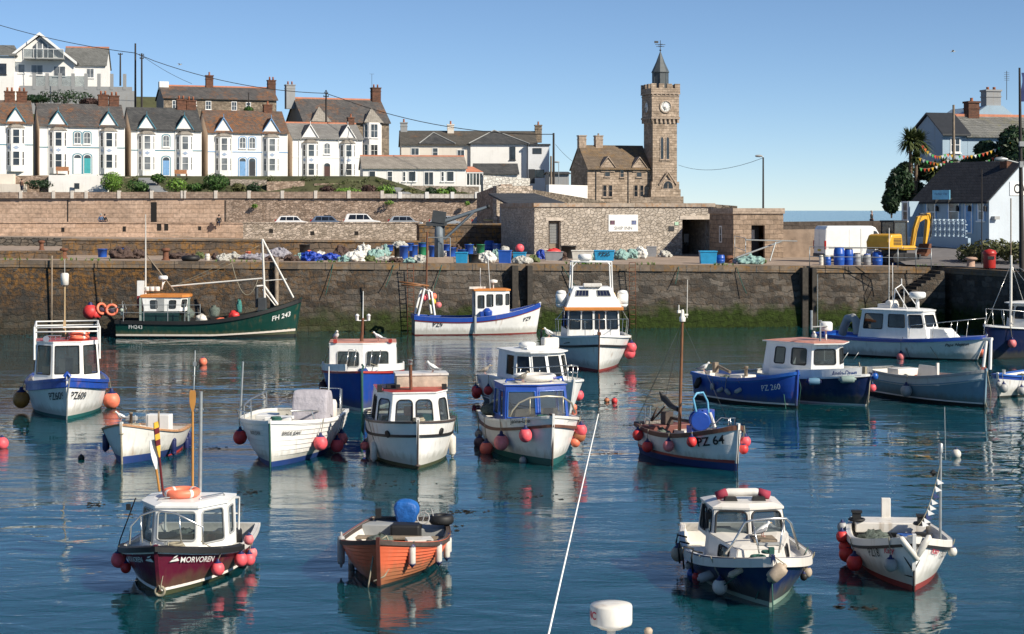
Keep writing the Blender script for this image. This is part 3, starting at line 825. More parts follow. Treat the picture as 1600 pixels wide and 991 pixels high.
b=Boat('orange clinker dinghy with a blue covered outboard motor', 'boat', (592.6, 918),-5, 4.0, 2.25, .97, .64, .72, ORANGE, rake=.16, bs=.04, boot=BLK_AF, gun=DKWOOD, gunh=.085, gunw=.03, planks=11, td=.02, cock=.42, fore=.35, inner=W_WORN, deck=DECKG, kw=.62, fl=.62, tx=.52, ts=.72, stem=M('dark_red_wood', (.10, .03, .022), .6, var=.3, vs=6))
b.part(MB().box2(-.98, .98, 1.55, 1.82, .47, .52).box2(-.95, .95, 2.7, 2.95, .45, .5), 'thwart', WOODG, bev=.01)
b.part(MB().box2(-.95,-.1, 3.3, 3.85, .3, .66).box2(.2, .9, 3.25, 3.8, .3, .6), 'locker', GREYP, bev=.02)
b.part(MB().box2(-.25, .4, 2.95, 3.4, .3, .72), 'engine_box', BLACK, bev=.05)
b.part(MB().prism([(-.2, .62), (.2, .62), (.29, .92), (.24, 1.08), (.05, 1.16), (-.2, 1.15), (-.3, 1.0)], 3.55, 3.98, 'Y'), 'motor_cover', M('blue_tarpaulin', (.015, .12, .42), .5, var=.3, vs=6, bump=.03, bs=7), bev=.11, sub=1)
b.part(MB().tube([(.42, 3.2, .75), (.5, 3.2, 1.02), (.62, 3.2, 1.05), (.7, 3.2, .72)], .012, 6).torus((.45, 3.15, .85), .13, .014, 18, 6, 0, Matrix.Rotation(R(70), 4, 'X')), 'steering_cable', GREYF)
b.part(MB().tube(ropeline((-.06, .0, .98), (-.22,-.05, .0), .0), .018, 6).tube([(.02,-.05, .95), (.14, .02, 1.02), (.21, .12, .8), (.2, .15, .4), (.1, .03, .22), (-.1,-.1, .14)], .018, 6), 'mooring_rope', ROPE)
b.part(MB().box((-.62, 3.7, .85), (.12, .1, .2)).box((.85, 1.1, .72), (.1, .05, .05)), 'thole_block', BLACK)
BD='orange clinker dinghy'
hang(b, BD, q, 5.504, [('l', 325, 592, 28, 195,-1, WHTF, 'navy-capped white', 0), ('l', 187, 580, 32, 270,-1, GREYF, 'big grey', 0), ('l', 850, 596, 30, 195, 1, WHTF, 'navy-capped white', 0), ('l', 1073, 572, 30, 200, 1, WHTF, 'navy-capped white', 0), ('l', 1155, 540, 28, 190, 1, WHTF, 'navy-capped white', 0), ('l', 1190, 512, 26, 170, 1, WHTF, 'navy-capped white', 0)])
ty=empty('tyre', b.M@V((.82, 3.35, .70)), 0, 'black car tyre lying on the stern of the orange clinker dinghy', 'tyre')
MB().lathe([(.13, .0), (.235, .0), (.265, .04), (.27, .09), (.265, .15), (.235, .19), (.13, .19), (.12, .15), (.13, .0)], (0, 0, 0), 28).build('tread', BLACK, ty)
q=zoomer(1020, 750, 4.718)
b=Boat('navy cabin boat with worn white wheelhouse and a tubular bow rail', 'boat', (1204, 948), 3, 4.9, 2.5, .97, .62, .74, NAVY, rake=.2, bs=.09, boot=paint('pale_green_boot', (.30, .42, .34), amt=.7), gun=W_WORN, gunh=.17, gunw=.05, td=.72, cock=.4, fore=.12, kw=.72, tx=.5, ts=.78, deck=W_WORN)
b.cabin([(.52, .95), (.84, 2.2), (.84, 2.6)], [(.42, 1.1), (.78, 2.2), (.78, 2.6)], .45, lambda y:.84+.13*(y-.9)/1.2, {0:[(.25, .62, .35, .85)]}, mat=W_WORN, name='coachroof', roofname='foredeck_top', over=.0, th=.015, camber=.03, rad=.05)
b.part(MB().box2(-.05, .42, 1.42, 1.95, .95, 1.0), 'hatch', WOODG, bev=.01)
b.part(MB().box2(.02, .45, 1.24, 1.34, .93, .97), 'hatch_hinge', GREYP)
b.cabin([(0, 2.02), (.75, 2.2), (.82, 3.5)], [(0, 2.2), (.68, 2.34), (.74, 3.5)], .85, 1.46, {0:[(.06, .94, .12, .95)], 1:[(.08, .36, .1, .92), (.45, .85, .15, .9)]}, mat=W_WORN, over=.05, rad=.1, camber=.07)
b.part(MB().box2(-.6, .6, 2.75, 2.8, .6, 1.0).box2(-.6,-.2, 2.9, 3.3, .4, .95), 'cabin_seat', INTER)
rl=[b.at(*q(535, 545), 1.0), b.at(*q(610, 430), 1.0), b.at(*q(675, 315), 1.05), b.at(*q(730, 297), 1.05), b.at(*q(860, 286), 1.1), b.at(*q(985, 286), 1.15), b.at(*q(1020, 320), 1.2), b.at(*q(1078, 515), 1.3)]
m=MB().tube(rl, .024, 8);m.tube([b.at(*q(735, 300), 1.05), b.at(*q(785, 540), .8)], .018, 6);m.tube([b.at(*q(970, 288), 1.15), b.at(*q(930, 540), .9)], .02, 6);b.part(m, 'bow_rail', STEEL)
b.part(MB().box((.06, .22, 1.02), (.10, .1, .12)).torus((.0, .3, .98), .1, .025, 14, 6).tube(ropeline((.02, .05, .98), (-.02,-.35,-.1), .0), .014, 5).tube(ropeline((.02, .1, .98), (-.25, .2, .1), .05), .014, 5).tube(ropeline((.35, .4, .35), (1.18, 2.1, .72), .06), .012, 5).tube(ropeline((-.2, .1, .98), (-.75, .8, .25), .05), .012, 5), 'mooring_rope', ROPEG)
m=MB()
for k in range(4):
 t=.35+k*.13
 p=b.pt(-1, t, b.sheer(t), .06);m.tube([p+V((.2, 0, .05)), p+V((.0, 0, .1)), p+V((-.03, 0,-.05)), p+V((0, 0,-.35))], .02, 6)
b.part(m, 'fender_line', BLACK)
b.part(MB().box((-.78, 2.55, 1.3), (.1, .12, .14)).box((-.78, 3.1, 1.2), (.06, .06, .5)), 'side_lamp', BLACK)
BD='navy cabin boat'
hang(b, BD, q, 4.718, [('l', 615, 685, 25, 130,-1, DIRTF, 'slim dirty white', 62), ('b', 495, 785, 56, 0,-1, WHTF, 'white', 0), ('l', 397, 710, 36, 130,-1, GREYF, 'fat grey', 70), ('b', 295, 765, 34, 0,-1, REDF, 'red', 0), ('b', 248, 722, 36, 0,-1, BLUE2, 'blue', 0), ('b', 190, 665, 25, 0,-1, WHTF, 'small white', 0), ('b', 148, 562, 54, 0,-1, DIRTF, 'big stained white', 0), ('l', 905, 690, 52, 160, 1, DIRTF, 'fat stained', 48), ('b', 1138, 680, 38, 0, 1, DIRTF, 'stained white', 0), ('b', 1152, 735, 28, 0, 1, BLACK, 'black', 0)])
gull(b.M@V((.18, 1.7, 1.02)), R(115), 'grey gull sitting on the foredeck hatch of the navy cabin boat', sc=.85)
ro=empty('roof_cushion', b.M@V((0, 2.85, 1.57)), b.th, 'rolled red and white cushion on the roof of the navy cabin boat', 'cushion')
MB().tube([(-.52, 0, .08), (-.3, 0, .15), (.25, 0, .15), (.5, 0, .09)], .085, 10).build('roll', W_WORN, ro, bev=0)
MB().tube([(-.56, 0, .07), (-.34, 0, .15)], .092, 10).tube([(.3, 0, .15), (.54, 0, .08)], .092, 10).build('red_end', M('faded_red_cloth', (.30, .03, .06), .8, var=.3), ro)
m=MB()
for sx in(-.3, .28):m.prism([(-.14, 0), (.14, 0), (.11, .09), (-.11, .09)],-.28,-.12, 'Y', 0, T(sx, 0, 0))
m.build('vent', BLACK, ro)
q=zoomer(1280, 660, 3.54)
b=Boat('white open boat numbered PZ18 with red fenders and a steel mast', 'boat', (1427, 924),-5, 4.4, 2.1, 1.1, .68, .70, W_HULL, rake=.14, bs=.12, boot=RED_AF, gun=W_WORN, gunh=.13, gunw=.03, td=.30, cock=.42, fore=.08, kw=.72, tx=.5, ts=.72, deck=GREYP, inner=W_WORN, strakes=(('rubbing_strake', BLACK, .16, .06, .035), ))
b.part(MB().box2(-.75, .75, 3.6, 4.3, .5, .72), 'stern_seat', W_WORN, bev=.02)
b.part(MB().box2(-.1, .1, 4.42, 4.55, .3, 1.12), 'rudder_head', W_WORN, bev=.01)
b.part(MB().box2(-.9, .9, 1.9, 2.1, .48, .53), 'thwart', W_WORN)
m=MB()
for x, y in((-.72, 3.7), (.62, 3.3), (.3, 1.1)):m.box((x, y, .82), (.18, .14, .16)).box((x, y, .94), (.22, .18, .05)).torus((x, y, .77), .16, .03, 12, 6)
b.part(m, 'mooring_post', BLACK)
p0=b.at(*q(665, 620), 2.0);p1=b.at(*q(667, 112), 2.0)
b.part(MB().tube([p0-V((0, 0, .1)), p1], .028, 10).tube([p1-V((.12, 0, .3)), p1+V((.06, 0,-.3))], .012, 6).tube([p1+V((.1, 0,-.35)), p1+V((.08, 0, .75))], .009, 6).lathe([(.05,-.2), (.05,-.02), (.03, 0)], p1, 10), 'mast', GALV)
b.part(MB().lathe([(1e-3,-.08), (.085, 0), (1e-3, .08)], p1+V((-.15, 0,-.62)), 6, smooth=False), 'radar_reflector', BLACK)
a=p1+V((0, 0,-.4));c=b.at(*q(545, 570), 1.4);fl=ropeline(a, c, .22, 12)
b.part(MB().tube(fl, .008, 5).tube(ropeline(p1+V((0, 0,-.9)), (.62, 3.3, .9), .1), .008, 5), 'flag_line', ROPE)
mw=MB();mb2=MB()
for i in range(2, 11):
 p=fl[i];k=mb2 if i%4==0 else mw
 k.add([p, p+V((.02, 0,-.13)), p+V((.15, .03,-.10))], [(0, 1, 2)])
b.part(mw, 'white_flag', M('white_cloth', (.75, .75, .75), .8));b.part(mb2, 'navy_flag', M('navy_cloth', (.03, .05, .16), .8))
b.part(MB().tube(ropeline((-.42, .35, 1.08), (-.02,-.1, .42), .0), .014, 5).tube(ropeline((.42, .35, 1.08), (.0,-.1, .42), .0), .014, 5).tube(ropeline((-.02,-.12, .3), (-1.02, 2.1, .62), .12), .012, 5).tube([(0,-.12, .42), (0,-.02,-.2)], .02, 6), 'mooring_rope', BLACK)
b.part(MB().lathe([(1e-3,-.3), (.06,-.26), (.07, .0), (.06, .26), (1e-3, .3)], (0, 0, 0), 12, 0, T(-.1,-.12, .86)@Matrix.Rotation(R(-38), 4, 'Y')).lathe([(1e-3,-.3), (.06,-.26), (.07, .0), (.06, .26), (1e-3, .3)], (0, 0, 0), 12, 0, T(.16,-.1, .88)@Matrix.Rotation(R(32), 4, 'Y')), 'bow_cushion', WHTF)
b.text('PZ18', *q(308, 714), 13,-1, LETB, bold=.006, sx=.8);b.text('Katy', *q(390, 712), 8.5,-1, LETR, shear=.3, bold=.015)
b.text('Katy', *q(634, 712), 8.5, 1, LETR, shear=.3, bold=.015, sx=1.1);b.text('PZ18', *q(682, 722), 13, 1, LETB, bold=.006, sx=.7)
hang(b, 'white boat PZ18', q, 3.54, [('b', 397, 785, 37, 0,-1, GREYF, 'grey', 0), ('b', 197, 775, 44, 0,-1, REDF, 'red', 0), ('b', 148, 730, 42, 0,-1, REDF, 'red', 0), ('b', 115, 752, 38, 0,-1, REDF, 'red', 0), ('b', 98, 702, 35, 0,-1, REDF, 'red', 0), ('b', 104, 638, 33, 0,-1, REDF, 'red', 0), ('b', 130, 580, 28, 0,-1, GREYF, 'dark grey', 0), ('b', 772, 728, 26, 0, 1, WHTF, 'white', 0)])
q=zoomer(960, 470, 3.417)
b=Boat('white half decked boat numbered PZ 64 with a tall brown mast', 'boat', (1150, 736), 27, 4.7, 2.0, 1.33, .88, .95, W_HULL, rake=.12, bs=.22, boot=BLU_AF, gun=BROWNST, gunh=.13, gunw=.035, td=.25, cock=.38, fore=.1, kw=.74, tx=.48, ts=.55, deck=W_WORN, inner=W_WORN)
b.strip('boot_stripe', RED_AF, lambda t:.24+.02*(1-t), .09, .008)
p0=b.at(*q(345, 690), 2.6);p1=b.at(*q(362, 110), 2.6)
b.part(MB().tube([p0, p1], .055, 10, r1=.04), 'mast', M('brown_mast', (.20, .085, .035), .5, var=.3, vs=6))
pm=p1
b.part(MB().lathe([(.09, 0), (.1, .12), (.06, .16), (.05, .3), (.03, .36)], pm, 10).box(pm+V((-.12, 0, .3)), (.1, .06, .08)).box(pm+V((.13, 0, .2)), (.12, .05, .05)).tube([pm+V((.16, 0, .1)), pm+V((.18, 0, 1.25))], .012, 6).tube([pm+V((-.13, 0, .3)), pm+V((-.13, 0, .5))], .02, 6), 'masthead_light', W_WORN)
m=MB()
for dx, y, z in((-.75, 4.4, .95), (-.55, 4.6, 1.0), (.6, 1.2, 1.15), (.3, 4.6, 1.0)):m.tube([pm, V((dx, y, z))], .006, 4)
b.part(m, 'stay', DKGREY)
bm=[b.at(*q(265, 520), 3.9), b.at(*q(300, 560), 3.4), b.at(*q(340, 580), 2.7)]
b.part(MB().tube(bm, .10, 8, r1=.07).tube([bm[0]-V((0, 0, .05)), bm[0]+V((-.1, .1, .2))], .1, 8, r1=.02), 'furled_sail', BLACK)
b.part(MB().tube([b.at(*q(270, 565), 3.8), b.at(*q(200, 640), 4.4)], .03, 6).tube([b.at(*q(230, 570), 4.2), b.at(*q(195, 640), 4.4)], .035, 6), 'sail_spar', DKWOOD)
b.part(MB().box(b.at(*q(281, 625), 3.7), (.28, .28, .38)).tube([b.at(*q(300, 625), 3.6), b.at(*q(440, 655), 2.2)], .05, 8), 'exhaust_box', DKWOOD)
b.part(MB().box2(-.75, .75, 3.5, 4.0, .6, .95), 'stern_locker', M('red_brown_board', (.16, .05, .04), .6), bev=.02)
h=b.at(*q(455, 640), 2.0)
hb=MB().lathe([(.26,-.22), (.30,-.2), (.30,-.14), (.17,-.12), (.17, .12), (.30, .14), (.30, .2), (.26, .22)], (0, 0, 0), 20, 0, Matrix.Translation(h)@Matrix.Rotation(R(65), 4, 'Z')@Matrix.Rotation(R(90), 4, 'Y'))
hb.box(h+V((.35, .2, .1)), (.4, .35, .4)).box(h+V((-.15, .1,-.35)), (.3, .3, .4))
b.part(hb, 'net_hauler', BLUE)
b.part(MB().tube([b.at(*q(440, 610), 2.1), b.at(*q(420, 520), 2.1), b.at(*q(440, 494), 2.1), b.at(*q(475, 492), 2.1), b.at(*q(500, 540), 2.1), b.at(*q(510, 640), 2.0)], .035, 8), 'hauler_arm', M('pale_blue_paint', (.12, .36, .55), .4))
b.part(MB().tube([b.at(*q(512, 600), 1.8), b.at(*q(540, 680), 1.7)], .05, 8), 'hauler_leg', W_WORN)
m=MB()
for zx in(160, 185):m.tube([b.at(*q(zx, 660), 4.5), b.at(*q(zx+8, 560), 4.5)], .022, 6)
m.tube([b.at(*q(155, 620), 4.5), b.at(*q(205, 630), 4.4)], .018, 6);b.part(m, 'stern_rail', STEEL)
b.part(MB().tube([(-.1, .1, 1.32), (-.08, .2, 1.5), (.1, .2, 1.5), (.15, .3, 1.3)], .018, 6).tube([(.35, .9, 1.2), (.35, .9, 1.4), (.3, 1.2, 1.4), (.2, 1.6, 1.1)], .016, 6), 'bow_rail', STEEL)
b.text('PZ 64', *q(512, 745), 13.5,-1, LETB, bold=.018, sx=1.0);b.text('PZ 64', *q(712, 737), 11.5, 1, LETB, bold=.02, sx=.8)
b.part(MB().tube([(0,-.16, 1.2), (0,-.06, .0)], .016, 6), 'mooring_rope', BLACK)
hang(b, 'white boat PZ 64', q, 3.417, [('b', 415, 755, 28, 0,-1, REDF, 'red', 0), ('b', 291, 778, 30, 0,-1, PINKD, 'pink', 0), ('b', 176, 778, 29, 0,-1, REDF, 'red', 0), ('b', 126, 714, 29, 0,-1, REDF, 'red', 0), ('b', 755, 765, 29, 0, 1, PINK, 'pink', 0), ('b', 740, 800, 26, 0, 1, REDF, 'red', 0)])
q=zoomer(710, 500, 3.812)
b=Boat('white boat with a bright blue framed cabin and many round fenders', 'boat', (862, 728), 12, 5.6, 2.75, 1.5, 1.12, 1.05, W_HULL, rake=.22, bs=.2, boot=GRN_AF, gun=W_WORN, gunh=.07, gunw=.03, td=.7, cock=.5, fore=.06, kw=.78, tx=.5, ts=.82, strakes=(('rubbing_strake', BROWNST, .3, .08, .05), ), deck=W_WORN)
b.cabin([(0, 1.75), (1.0, 1.95), (1.02, 3.6)], [(0, 2.0), (.93, 2.15), (.95, 3.6)], 1.05, 2.15, {0:[(.06, .93, .14, .86)], 1:[(.1, .45, .15, .86), (.52, .92, .15, .86)]}, mat=BLUE, roofmat=W_WORN, glass=GLASSW, rad=.03, over=.06, camber=.03, seal=BLUE2)
b.part(MB().box2(-.8, .8, 2.6, 2.66, .9, 1.4), 'cabin_seat', INTER)
b.part(MB().tube([(-.9, 2.3, 2.25), (-.88, 2.3, 2.33), (-.3, 2.3, 2.35), (-.28, 2.3, 2.25)], .035, 8).tube([(.5, 2.3, 2.25), (.52, 2.3, 2.36), (.9, 2.4, 2.36), (.92, 2.4, 2.25)], .04, 8), 'roof_rack', BLUE)
torus_thing('life_ring', b.M@V((.1, 2.75, 2.26)), .58, .1, W_WORN, 'worn white rubber ring lying on the roof of the blue cabined boat', 'raft ring')
rl=[b.at(*q(330, 572), 1.2), b.at(*q(345, 535), 1.2), b.at(*q(385, 490), 1.15), b.at(*q(450, 462), 1.1), b.at(*q(550, 455), 1.1), b.at(*q(645, 462), 1.2), b.at(*q(700, 500), 1.4), b.at(*q(720, 560), 1.5)]
m=MB().tube(rl, .03, 8);m.tube([b.at(*q(450, 462), 1.1), b.at(*q(450, 560), 1.1)], .02, 6);m.tube([b.at(*q(648, 462), 1.2), b.at(*q(648, 560), 1.2)], .02, 6);b.part(m, 'bow_rail', M('tarnished_rail', (.45, .42, .33), .4, .6))
b.part(MB().tube([(0,-.2, 1.5), (0,-.08, .0), (0, 0,-.3)], .03, 6).tube(ropeline((-1.0, 1.7, 1.0), (-1.25, 2.6, .1), .1), .012, 5).torus((0,-.1, 1.52), .08, .03, 12, 6), 'mooring_rope', DKWOOD)
b.text('Jenna-Lee', *q(392, 602), 7.5,-1, LETB, shear=.25, bold=.012)
b.text('Jenna-Lee', *q(696, 598), 5, 1, GREYF, shear=.25, bold=.0)
m=MB().blob((-1.0, 3.9, 1.1), (.35, .5, .2), 3, 14, .3).blob((-.6, 4.4, 1.1), (.4, .4, .25), 4, 14, .3)
b.part(m, 'net_heap', M('net_grey_green', (.12, .15, .13), .95, var=.6, vs=18, bump=.03))
hang(b, 'blue cabined white boat', q, 3.812, [('b', 420, 690, 40, 0,-1, PINK, 'pink', 0), ('b', 277, 725, 45, 0,-1, PINKD, 'faded pink', 0), ('b', 192, 765, 40, 0,-1, M('rosy_fender', (.55, .12, .10), .5, var=.3), 'rosy', 0), ('b', 152, 730, 34, 0,-1, M('purple_fender', (.10, .06, .09), .5), 'dull purple', 0), ('b', 140, 680, 24, 0,-1, GREYF, 'grey', 0), ('b', 697, 676, 42, 0, 1, PINK, 'pink', 0), ('b', 782, 670, 36, 0, 1, PINK, 'pink', 0), ('b', 804, 706, 38, 0, 1, M('brown_fender', (.42, .15, .07), .5, var=.3), 'brown', 0), ('b', 760, 748, 28, 0, 1, ORF, 'orange', 0)])
gull(b.M@V((-.42, 2.05, 2.28)), R(60), 'brown young gull on the front of the blue cabin roof', True)
q=zoomer(470, 500, 3.811)
b=Boat('white round-windowed cabin boat with a brown flue pipe and black strake', 'boat', (652.4, 733.5), 8, 5.6, 2.7, 1.40, 1.22, 1.15, W_HULL, rake=.12, bs=.1, boot=WEED_AF, gun=M('dark_bronze', (.06, .045, .04), .5), gunh=.06, gunw=.03, td=.75, cock=.5, fore=.05, kw=.84, tx=.45, ts=.85, strakes=(('rubbing_strake', BLACK, .43, .07, .035), ))
b.cabin([(.72, 1.0), (1.12, 1.75), (1.14, 3.6)], [(.62, 1.12), (1.0, 1.8), (1.02, 3.6)], 1.1, 2.08, {'F':[(.1, .46, .1, .82), (.54, .9, .1, .82)], 0:[(.14, .86, .1, .82)], 1:[(.06, .3, .12, .82), (.38, .62, .12, .82)]}, rad=.13, roofmat=REDP, over=.05, camber=.04)
b.part(MB().box2(-.9, .9, 1.9, 1.95, 1.0, 1.35).box2(.2, .5, 1.6, 1.9, 1.15, 1.4), 'cabin_seat', M('teal_cloth', (.05, .25, .24), .8, var=.3))
b.part(MB().box2(-.25, .05, 1.75, 2.0, 1.35, 1.62), 'skipper_coat', M('orange_cloth', (.6, .12, .05), .8), bev=.06)
p0=b.at(*q(657, 440), 1.5);p1=b.at(*q(653, 265), 1.5)
b.part(MB().tube([p0-V((0, 0, .05)), p1], .05, 10), 'flue_pipe', RUST);b.part(MB().lathe([(.06, 0), (.06, .1), (.07, .1), (.07, .14)], p1, 10), 'flue_cap', GALV)
b.part(MB().tube([(-.9, 1.5, 2.12), (-.88, 1.5, 2.2), (-.1, 1.3, 2.2), (-.08, 1.3, 2.12)], .02, 6).box((-1.0, 1.5, 2.2), (.14, .12, .2)).box((.95, 1.7, 2.22), (.14, .12, .16)).box((-.55, 2.2, 2.2), (.4, .5, .12)), 'roof_gear', BLACK)
ro=empty('fish_box', b.M@V((.35, 2.6, 2.16)), b.th, 'worn wooden box on the roof of the white boat with a brown flue', 'box')
MB().box2(-.8, .75,-.45, .45, 0, .36).build('box_body', M('bleached_board', (.50, .42, .33), .8, var=.4, vs=3, bump=.01), ro, bev=.02);MB().box2(-.83, .78,-.48, .48, .36, .42).build('box_lid', W_WORN, ro)
m=MB()
for sx, c in((-1, 0), (1, 0)):
 e, t, z=b.solve(*q(521 if sx<0 else 836, 680 if sx<0 else 668), sx, 0)
 pp=b.pt(sx, t, z, .02);nn=(b.pt(sx, t, z, .1)-b.pt(sx, t, z)).normalized()
 Mx=Matrix.Translation(pp)@nn.to_track_quat('Z', 'Y').to_matrix().to_4x4()
 m.lathe([(.11,-.02), (.11, .02), (.085, .025)], (0, 0, 0), 18, 0, Mx).lathe([(.085, .018), (1e-3, .02)], (0, 0, 0), 18, 1, Mx)
b.part(m, 'porthole', [BLACK, M('red_brown_board')], b.hull)
b.part(MB().tube([(0,-.16, 1.45), (0,-.06, .0), (0, 0,-.3)], .025, 6).torus((0,-.12, .12), .06, .03, 12, 6), 'mooring_chain', DKWOOD)
b.part(MB().box((0,-.02, 1.44), (.1, .3, .1)), 'stem_head', W_WORN)
m=MB()
for sx in(-1, 1):
 for k in range(3):
  t=.42+.1*k;p=b.pt(sx, t, b.sheer(t), .05);m.tube([p+V((-sx*.25, 0, .06)), p+V((0, 0, .08)), p+V((sx*.03, 0,-.5))], .02, 6)
b.part(m, 'fender_line', ROPEG)
hang(b, 'white boat with brown flue', q, 3.811, [('l', 435, 780, 21, 120,-1, WHTF, 'white', 0), ('l', 402, 755, 15, 120,-1, GREYF, 'slim grey', 0), ('b', 366, 752, 26, 0,-1, PINKD, 'pink', 0), ('l', 905, 745, 20, 125, 1, WHTF, 'white', 0), ('l', 935, 750, 18, 130, 1, WHTF, 'white', 0)])
gull(b.M@V((.68, 2.5, 2.58)), R(250), 'white gull with grey wings on the roof box of the white boat', sc=1.0)
b=Boat('royal blue cabin boat with a red roof and white wheelhouse', 'boat', (565.8, 643), 4, 7.5, 3.15, 1.53, 1.28, 1.1, BLUE, rake=.3, bs=.1, boot=M('pale_boot', (.5, .55, .52), .5), gun=REDP, gunh=.07, gunw=.04, td=.6, cock=.5, fore=.05, kw=.8, tx=.42, ts=.85)
b.strip('bulwark', W_CAB, lambda t:b.sheer(t)+.14, .26, .0, inw=.05, t0=.06, t1=.5)
b.cabin([(.0, 1.5), (1.26, 1.75), (1.3, 3.8)], [(.0, 1.6), (1.26, 1.8), (1.26, 3.8)], 1.2, 2.38, {0:[(.1, .78, .28, .78)], 1:[(.08, .34, .3, .8), (.45, .7, .3, .8)]}, rad=.1, roofmat=PINKROOF, over=.03, camber=.03, seal=GREYP)
b.part(MB().box2(-1.1, 1.1, 2.4, 2.45, 1.2, 1.7).box2(.2, .6, 2.2, 2.4, 1.4, 1.9), 'cabin_seat', INTER)
m=MB()
for zx in(285, 330, 425, 475):m.tube([b.at(*q(zx, 178), 1.5), b.at(*q(zx-12, 275), 1.35)], .018, 6)
m.tube([b.at(*q(285, 178), 1.5), b.at(*q(330, 178), 1.5)], .018, 6);b.part(m, 'window_rail', STEEL)
p0=b.at(*q(362, 140), 2.2);p1=b.at(567, 497, 2.2);p2=b.at(567.5, 455, 2.2)
b.part(MB().tube([p0, p1], .07, 8, r1=.05).lathe([(.16, 0), (.12, .08), (.07, .1)], p0, 10), 'mast', RUST);b.part(MB().tube([p1, p2], .025, 6, r1=.015), 'aerial', WHITE)
b.part(MB().tube([p1+V((-.2, 0,-.1)), p1+V((.2, 0,-.1))], .02, 6).lathe([(.06, 0), (.07, .18), (.09, .2), (.02, .26)], p1+V((-.22, 0,-.1)), 8).lathe([(.06, 0), (.07, .18), (.09, .2), (.02, .26)], p1+V((.22, 0,-.1)), 8), 'navigation_light', WHITE)
b.part(MB().box((-1.05, 1.75, 2.5), (.14, .14, .14)).box((1.05, 1.75, 2.5), (.14, .14, .14)), 'side_lamp', REDP)
b.part(MB().tube([(0,-.32, 1.62), (0,-.2, .6), (0,-.14, .0), (0,-.1,-.4)], .05, 7).tube([(0,-.2, 1.5), (.05,-.25, 1.7), (0,-.1, 1.75)], .04, 6), 'mooring_rope', ROPEG)
b.part(MB().tube(ropeline((.3, .5, 1.75), (1.1, 2.2, 1.55), .08), .015, 5).tube(ropeline((-1.3, 1.8, 2.3), (-1.55, 3, 1.4), .1), .012, 5), 'deck_rope', ROPE)
hang(b, 'royal blue cabin boat', q, 3.811, [('l', 90, 430, 26, 110,-1, M('dark_brown_fender', (.07, .025, .022), .6), 'dark brown', 0)])
gull(b.M@b.at(525, 532, 1.9), R(20), 'gull facing forward on the left corner of the red roof', sc=1.15)
gull(b.M@b.at(591, 533.5, 2.0), R(290), 'gull turned sideways on the right half of the red roof', sc=1.1)
q=zoomer(340, 520, 3.8125)
b=Boat('white clinker boat with a tall stern aerial and a shrouded grey wheel stand', 'boat', (423.4, 730),-5, 6.0, 3.0, 1.37, 1.18, 1.05, W_HULL, rake=.16, bs=.16, boot=BLU_AF, gun=WHITE, gunh=.09, gunw=.03, planks=8, td=.35, cock=.5, fore=.05, kw=.62, fl=.6, tx=.5, ts=.8)
b.part(MB().prism([(1.75, 1.0), (3.1, 1.0), (3.0, 1.7), (2.75, 2.02), (2.1, 2.06), (1.85, 1.75)], .2, 1.3, 'X'), 'canvas_cover', M('grey_canvas', (.40, .38, .42), .85, var=.15, vs=4, bump=.05, bs=4), bev=.1, sub=1)
m=MB()
pl=[(-1.15, 4.5, 1.75), (-1.35, 3.2, 1.65), (-1.25, 1.9, 1.6), (-.8, .9, 1.62)]
m.tube(pl, .022, 6)
for p in pl:m.tube([V(p), V(p)-V((0, 0, .5))], .02, 6)
m.tube([(-1.45, 2.0, 1.3), (-1.4, 1.6, 1.5), (-1.0, 1.2, 1.45)], .022, 6).tube([(.35, 1.1, 1.52), (.9, 1.5, 1.5), (1.25, 2.3, 1.35), (1.3, 2.6, 1.2)], .028, 6).tube([(.9, 1.5, 1.5), (1.0, 1.5, 1.15)], .022, 6)
m.tube([(1.2, 4.6, 1.1), (1.2, 4.6, 1.85), (.5, 4.9, 1.85), (.5, 4.9, 1.1)], .022, 6).tube([(1.35, 4.0, 1.1), (1.35, 4.0, 1.9)], .022, 6);b.part(m, 'guard_rail', STEEL)
b.part(MB().tube([b.at(*q(130, 520), 2.3), b.at(*q(148, 175), 2.3)], .04, 8, r1=.028), 'mast', GALV)
p1=b.at(*q(660, 545), 3.5);p2=b.at(*q(665, 200), 3.5);b.part(MB().tube([p1, p2], .03, 8, r1=.018), 'aerial', WHITE)
b.part(MB().lathe([(.22, 0), (.24, .05), (.24, .5), (.2, .6), (.08, .62)], b.at(*q(668, 510), 4.6), 14), 'gas_bottle', W_WORN)
b.part(MB().box2(-.5, .3, 1.3, 1.9, 1.2, 1.3).box2(-1.0,-.4, 2.3, 3, 1.1, 1.25), 'hatch', WHITE, bev=.02)
b.part(MB().tube([(0,-.2, 1.3), (0,-.1, .0), (0, 0,-.3)], .03, 6), 'mooring_rope', ROPEG)
b.text('BRIDE JEAN', *q(225, 600), 5.5,-1, LETB, bold=.012, sx=.9);b.text('BRIDE JEAN', *q(440, 605), 5.5, 1, LETB, bold=.012, sx=.9, shear=.1)
hang(b, 'white clinker boat', q, 3.8125, [('b', 616, 662, 42, 0, 1, PINK, 'pink', 0), ('b', 712, 670, 39, 0, 1, PINK, 'pink', 0), ('b', 736, 628, 38, 0, 1, PINKD, 'faded pink', 0), ('b', 104, 630, 42, 0,-1, REDF, 'red', 0)])
q=zoomer(140, 540, 4.131)
b=Boat('small white open boat with brown gunwale and navy fenders', 'boat', (191.5, 725),-7, 4.0, 2.35, 1.20, .80, .72, W_HULL2, rake=.1, bs=.22, boot=BLU_AF, gun=M('tan_gunwale', (.45, .24, .12), .7, var=.4, vs=8), gunh=.06, gunw=.03, td=.42, cock=.45, fore=.02, kw=.66, tx=.5, ts=.72, deck=paint('pink_tan_deck', (.50, .33, .24), .8, amt=.9, dirt=(.6, .55, .5)), inner=W_WORN)
b.strip('boot_stripe', REDP, lambda t:.03, .05, .008)
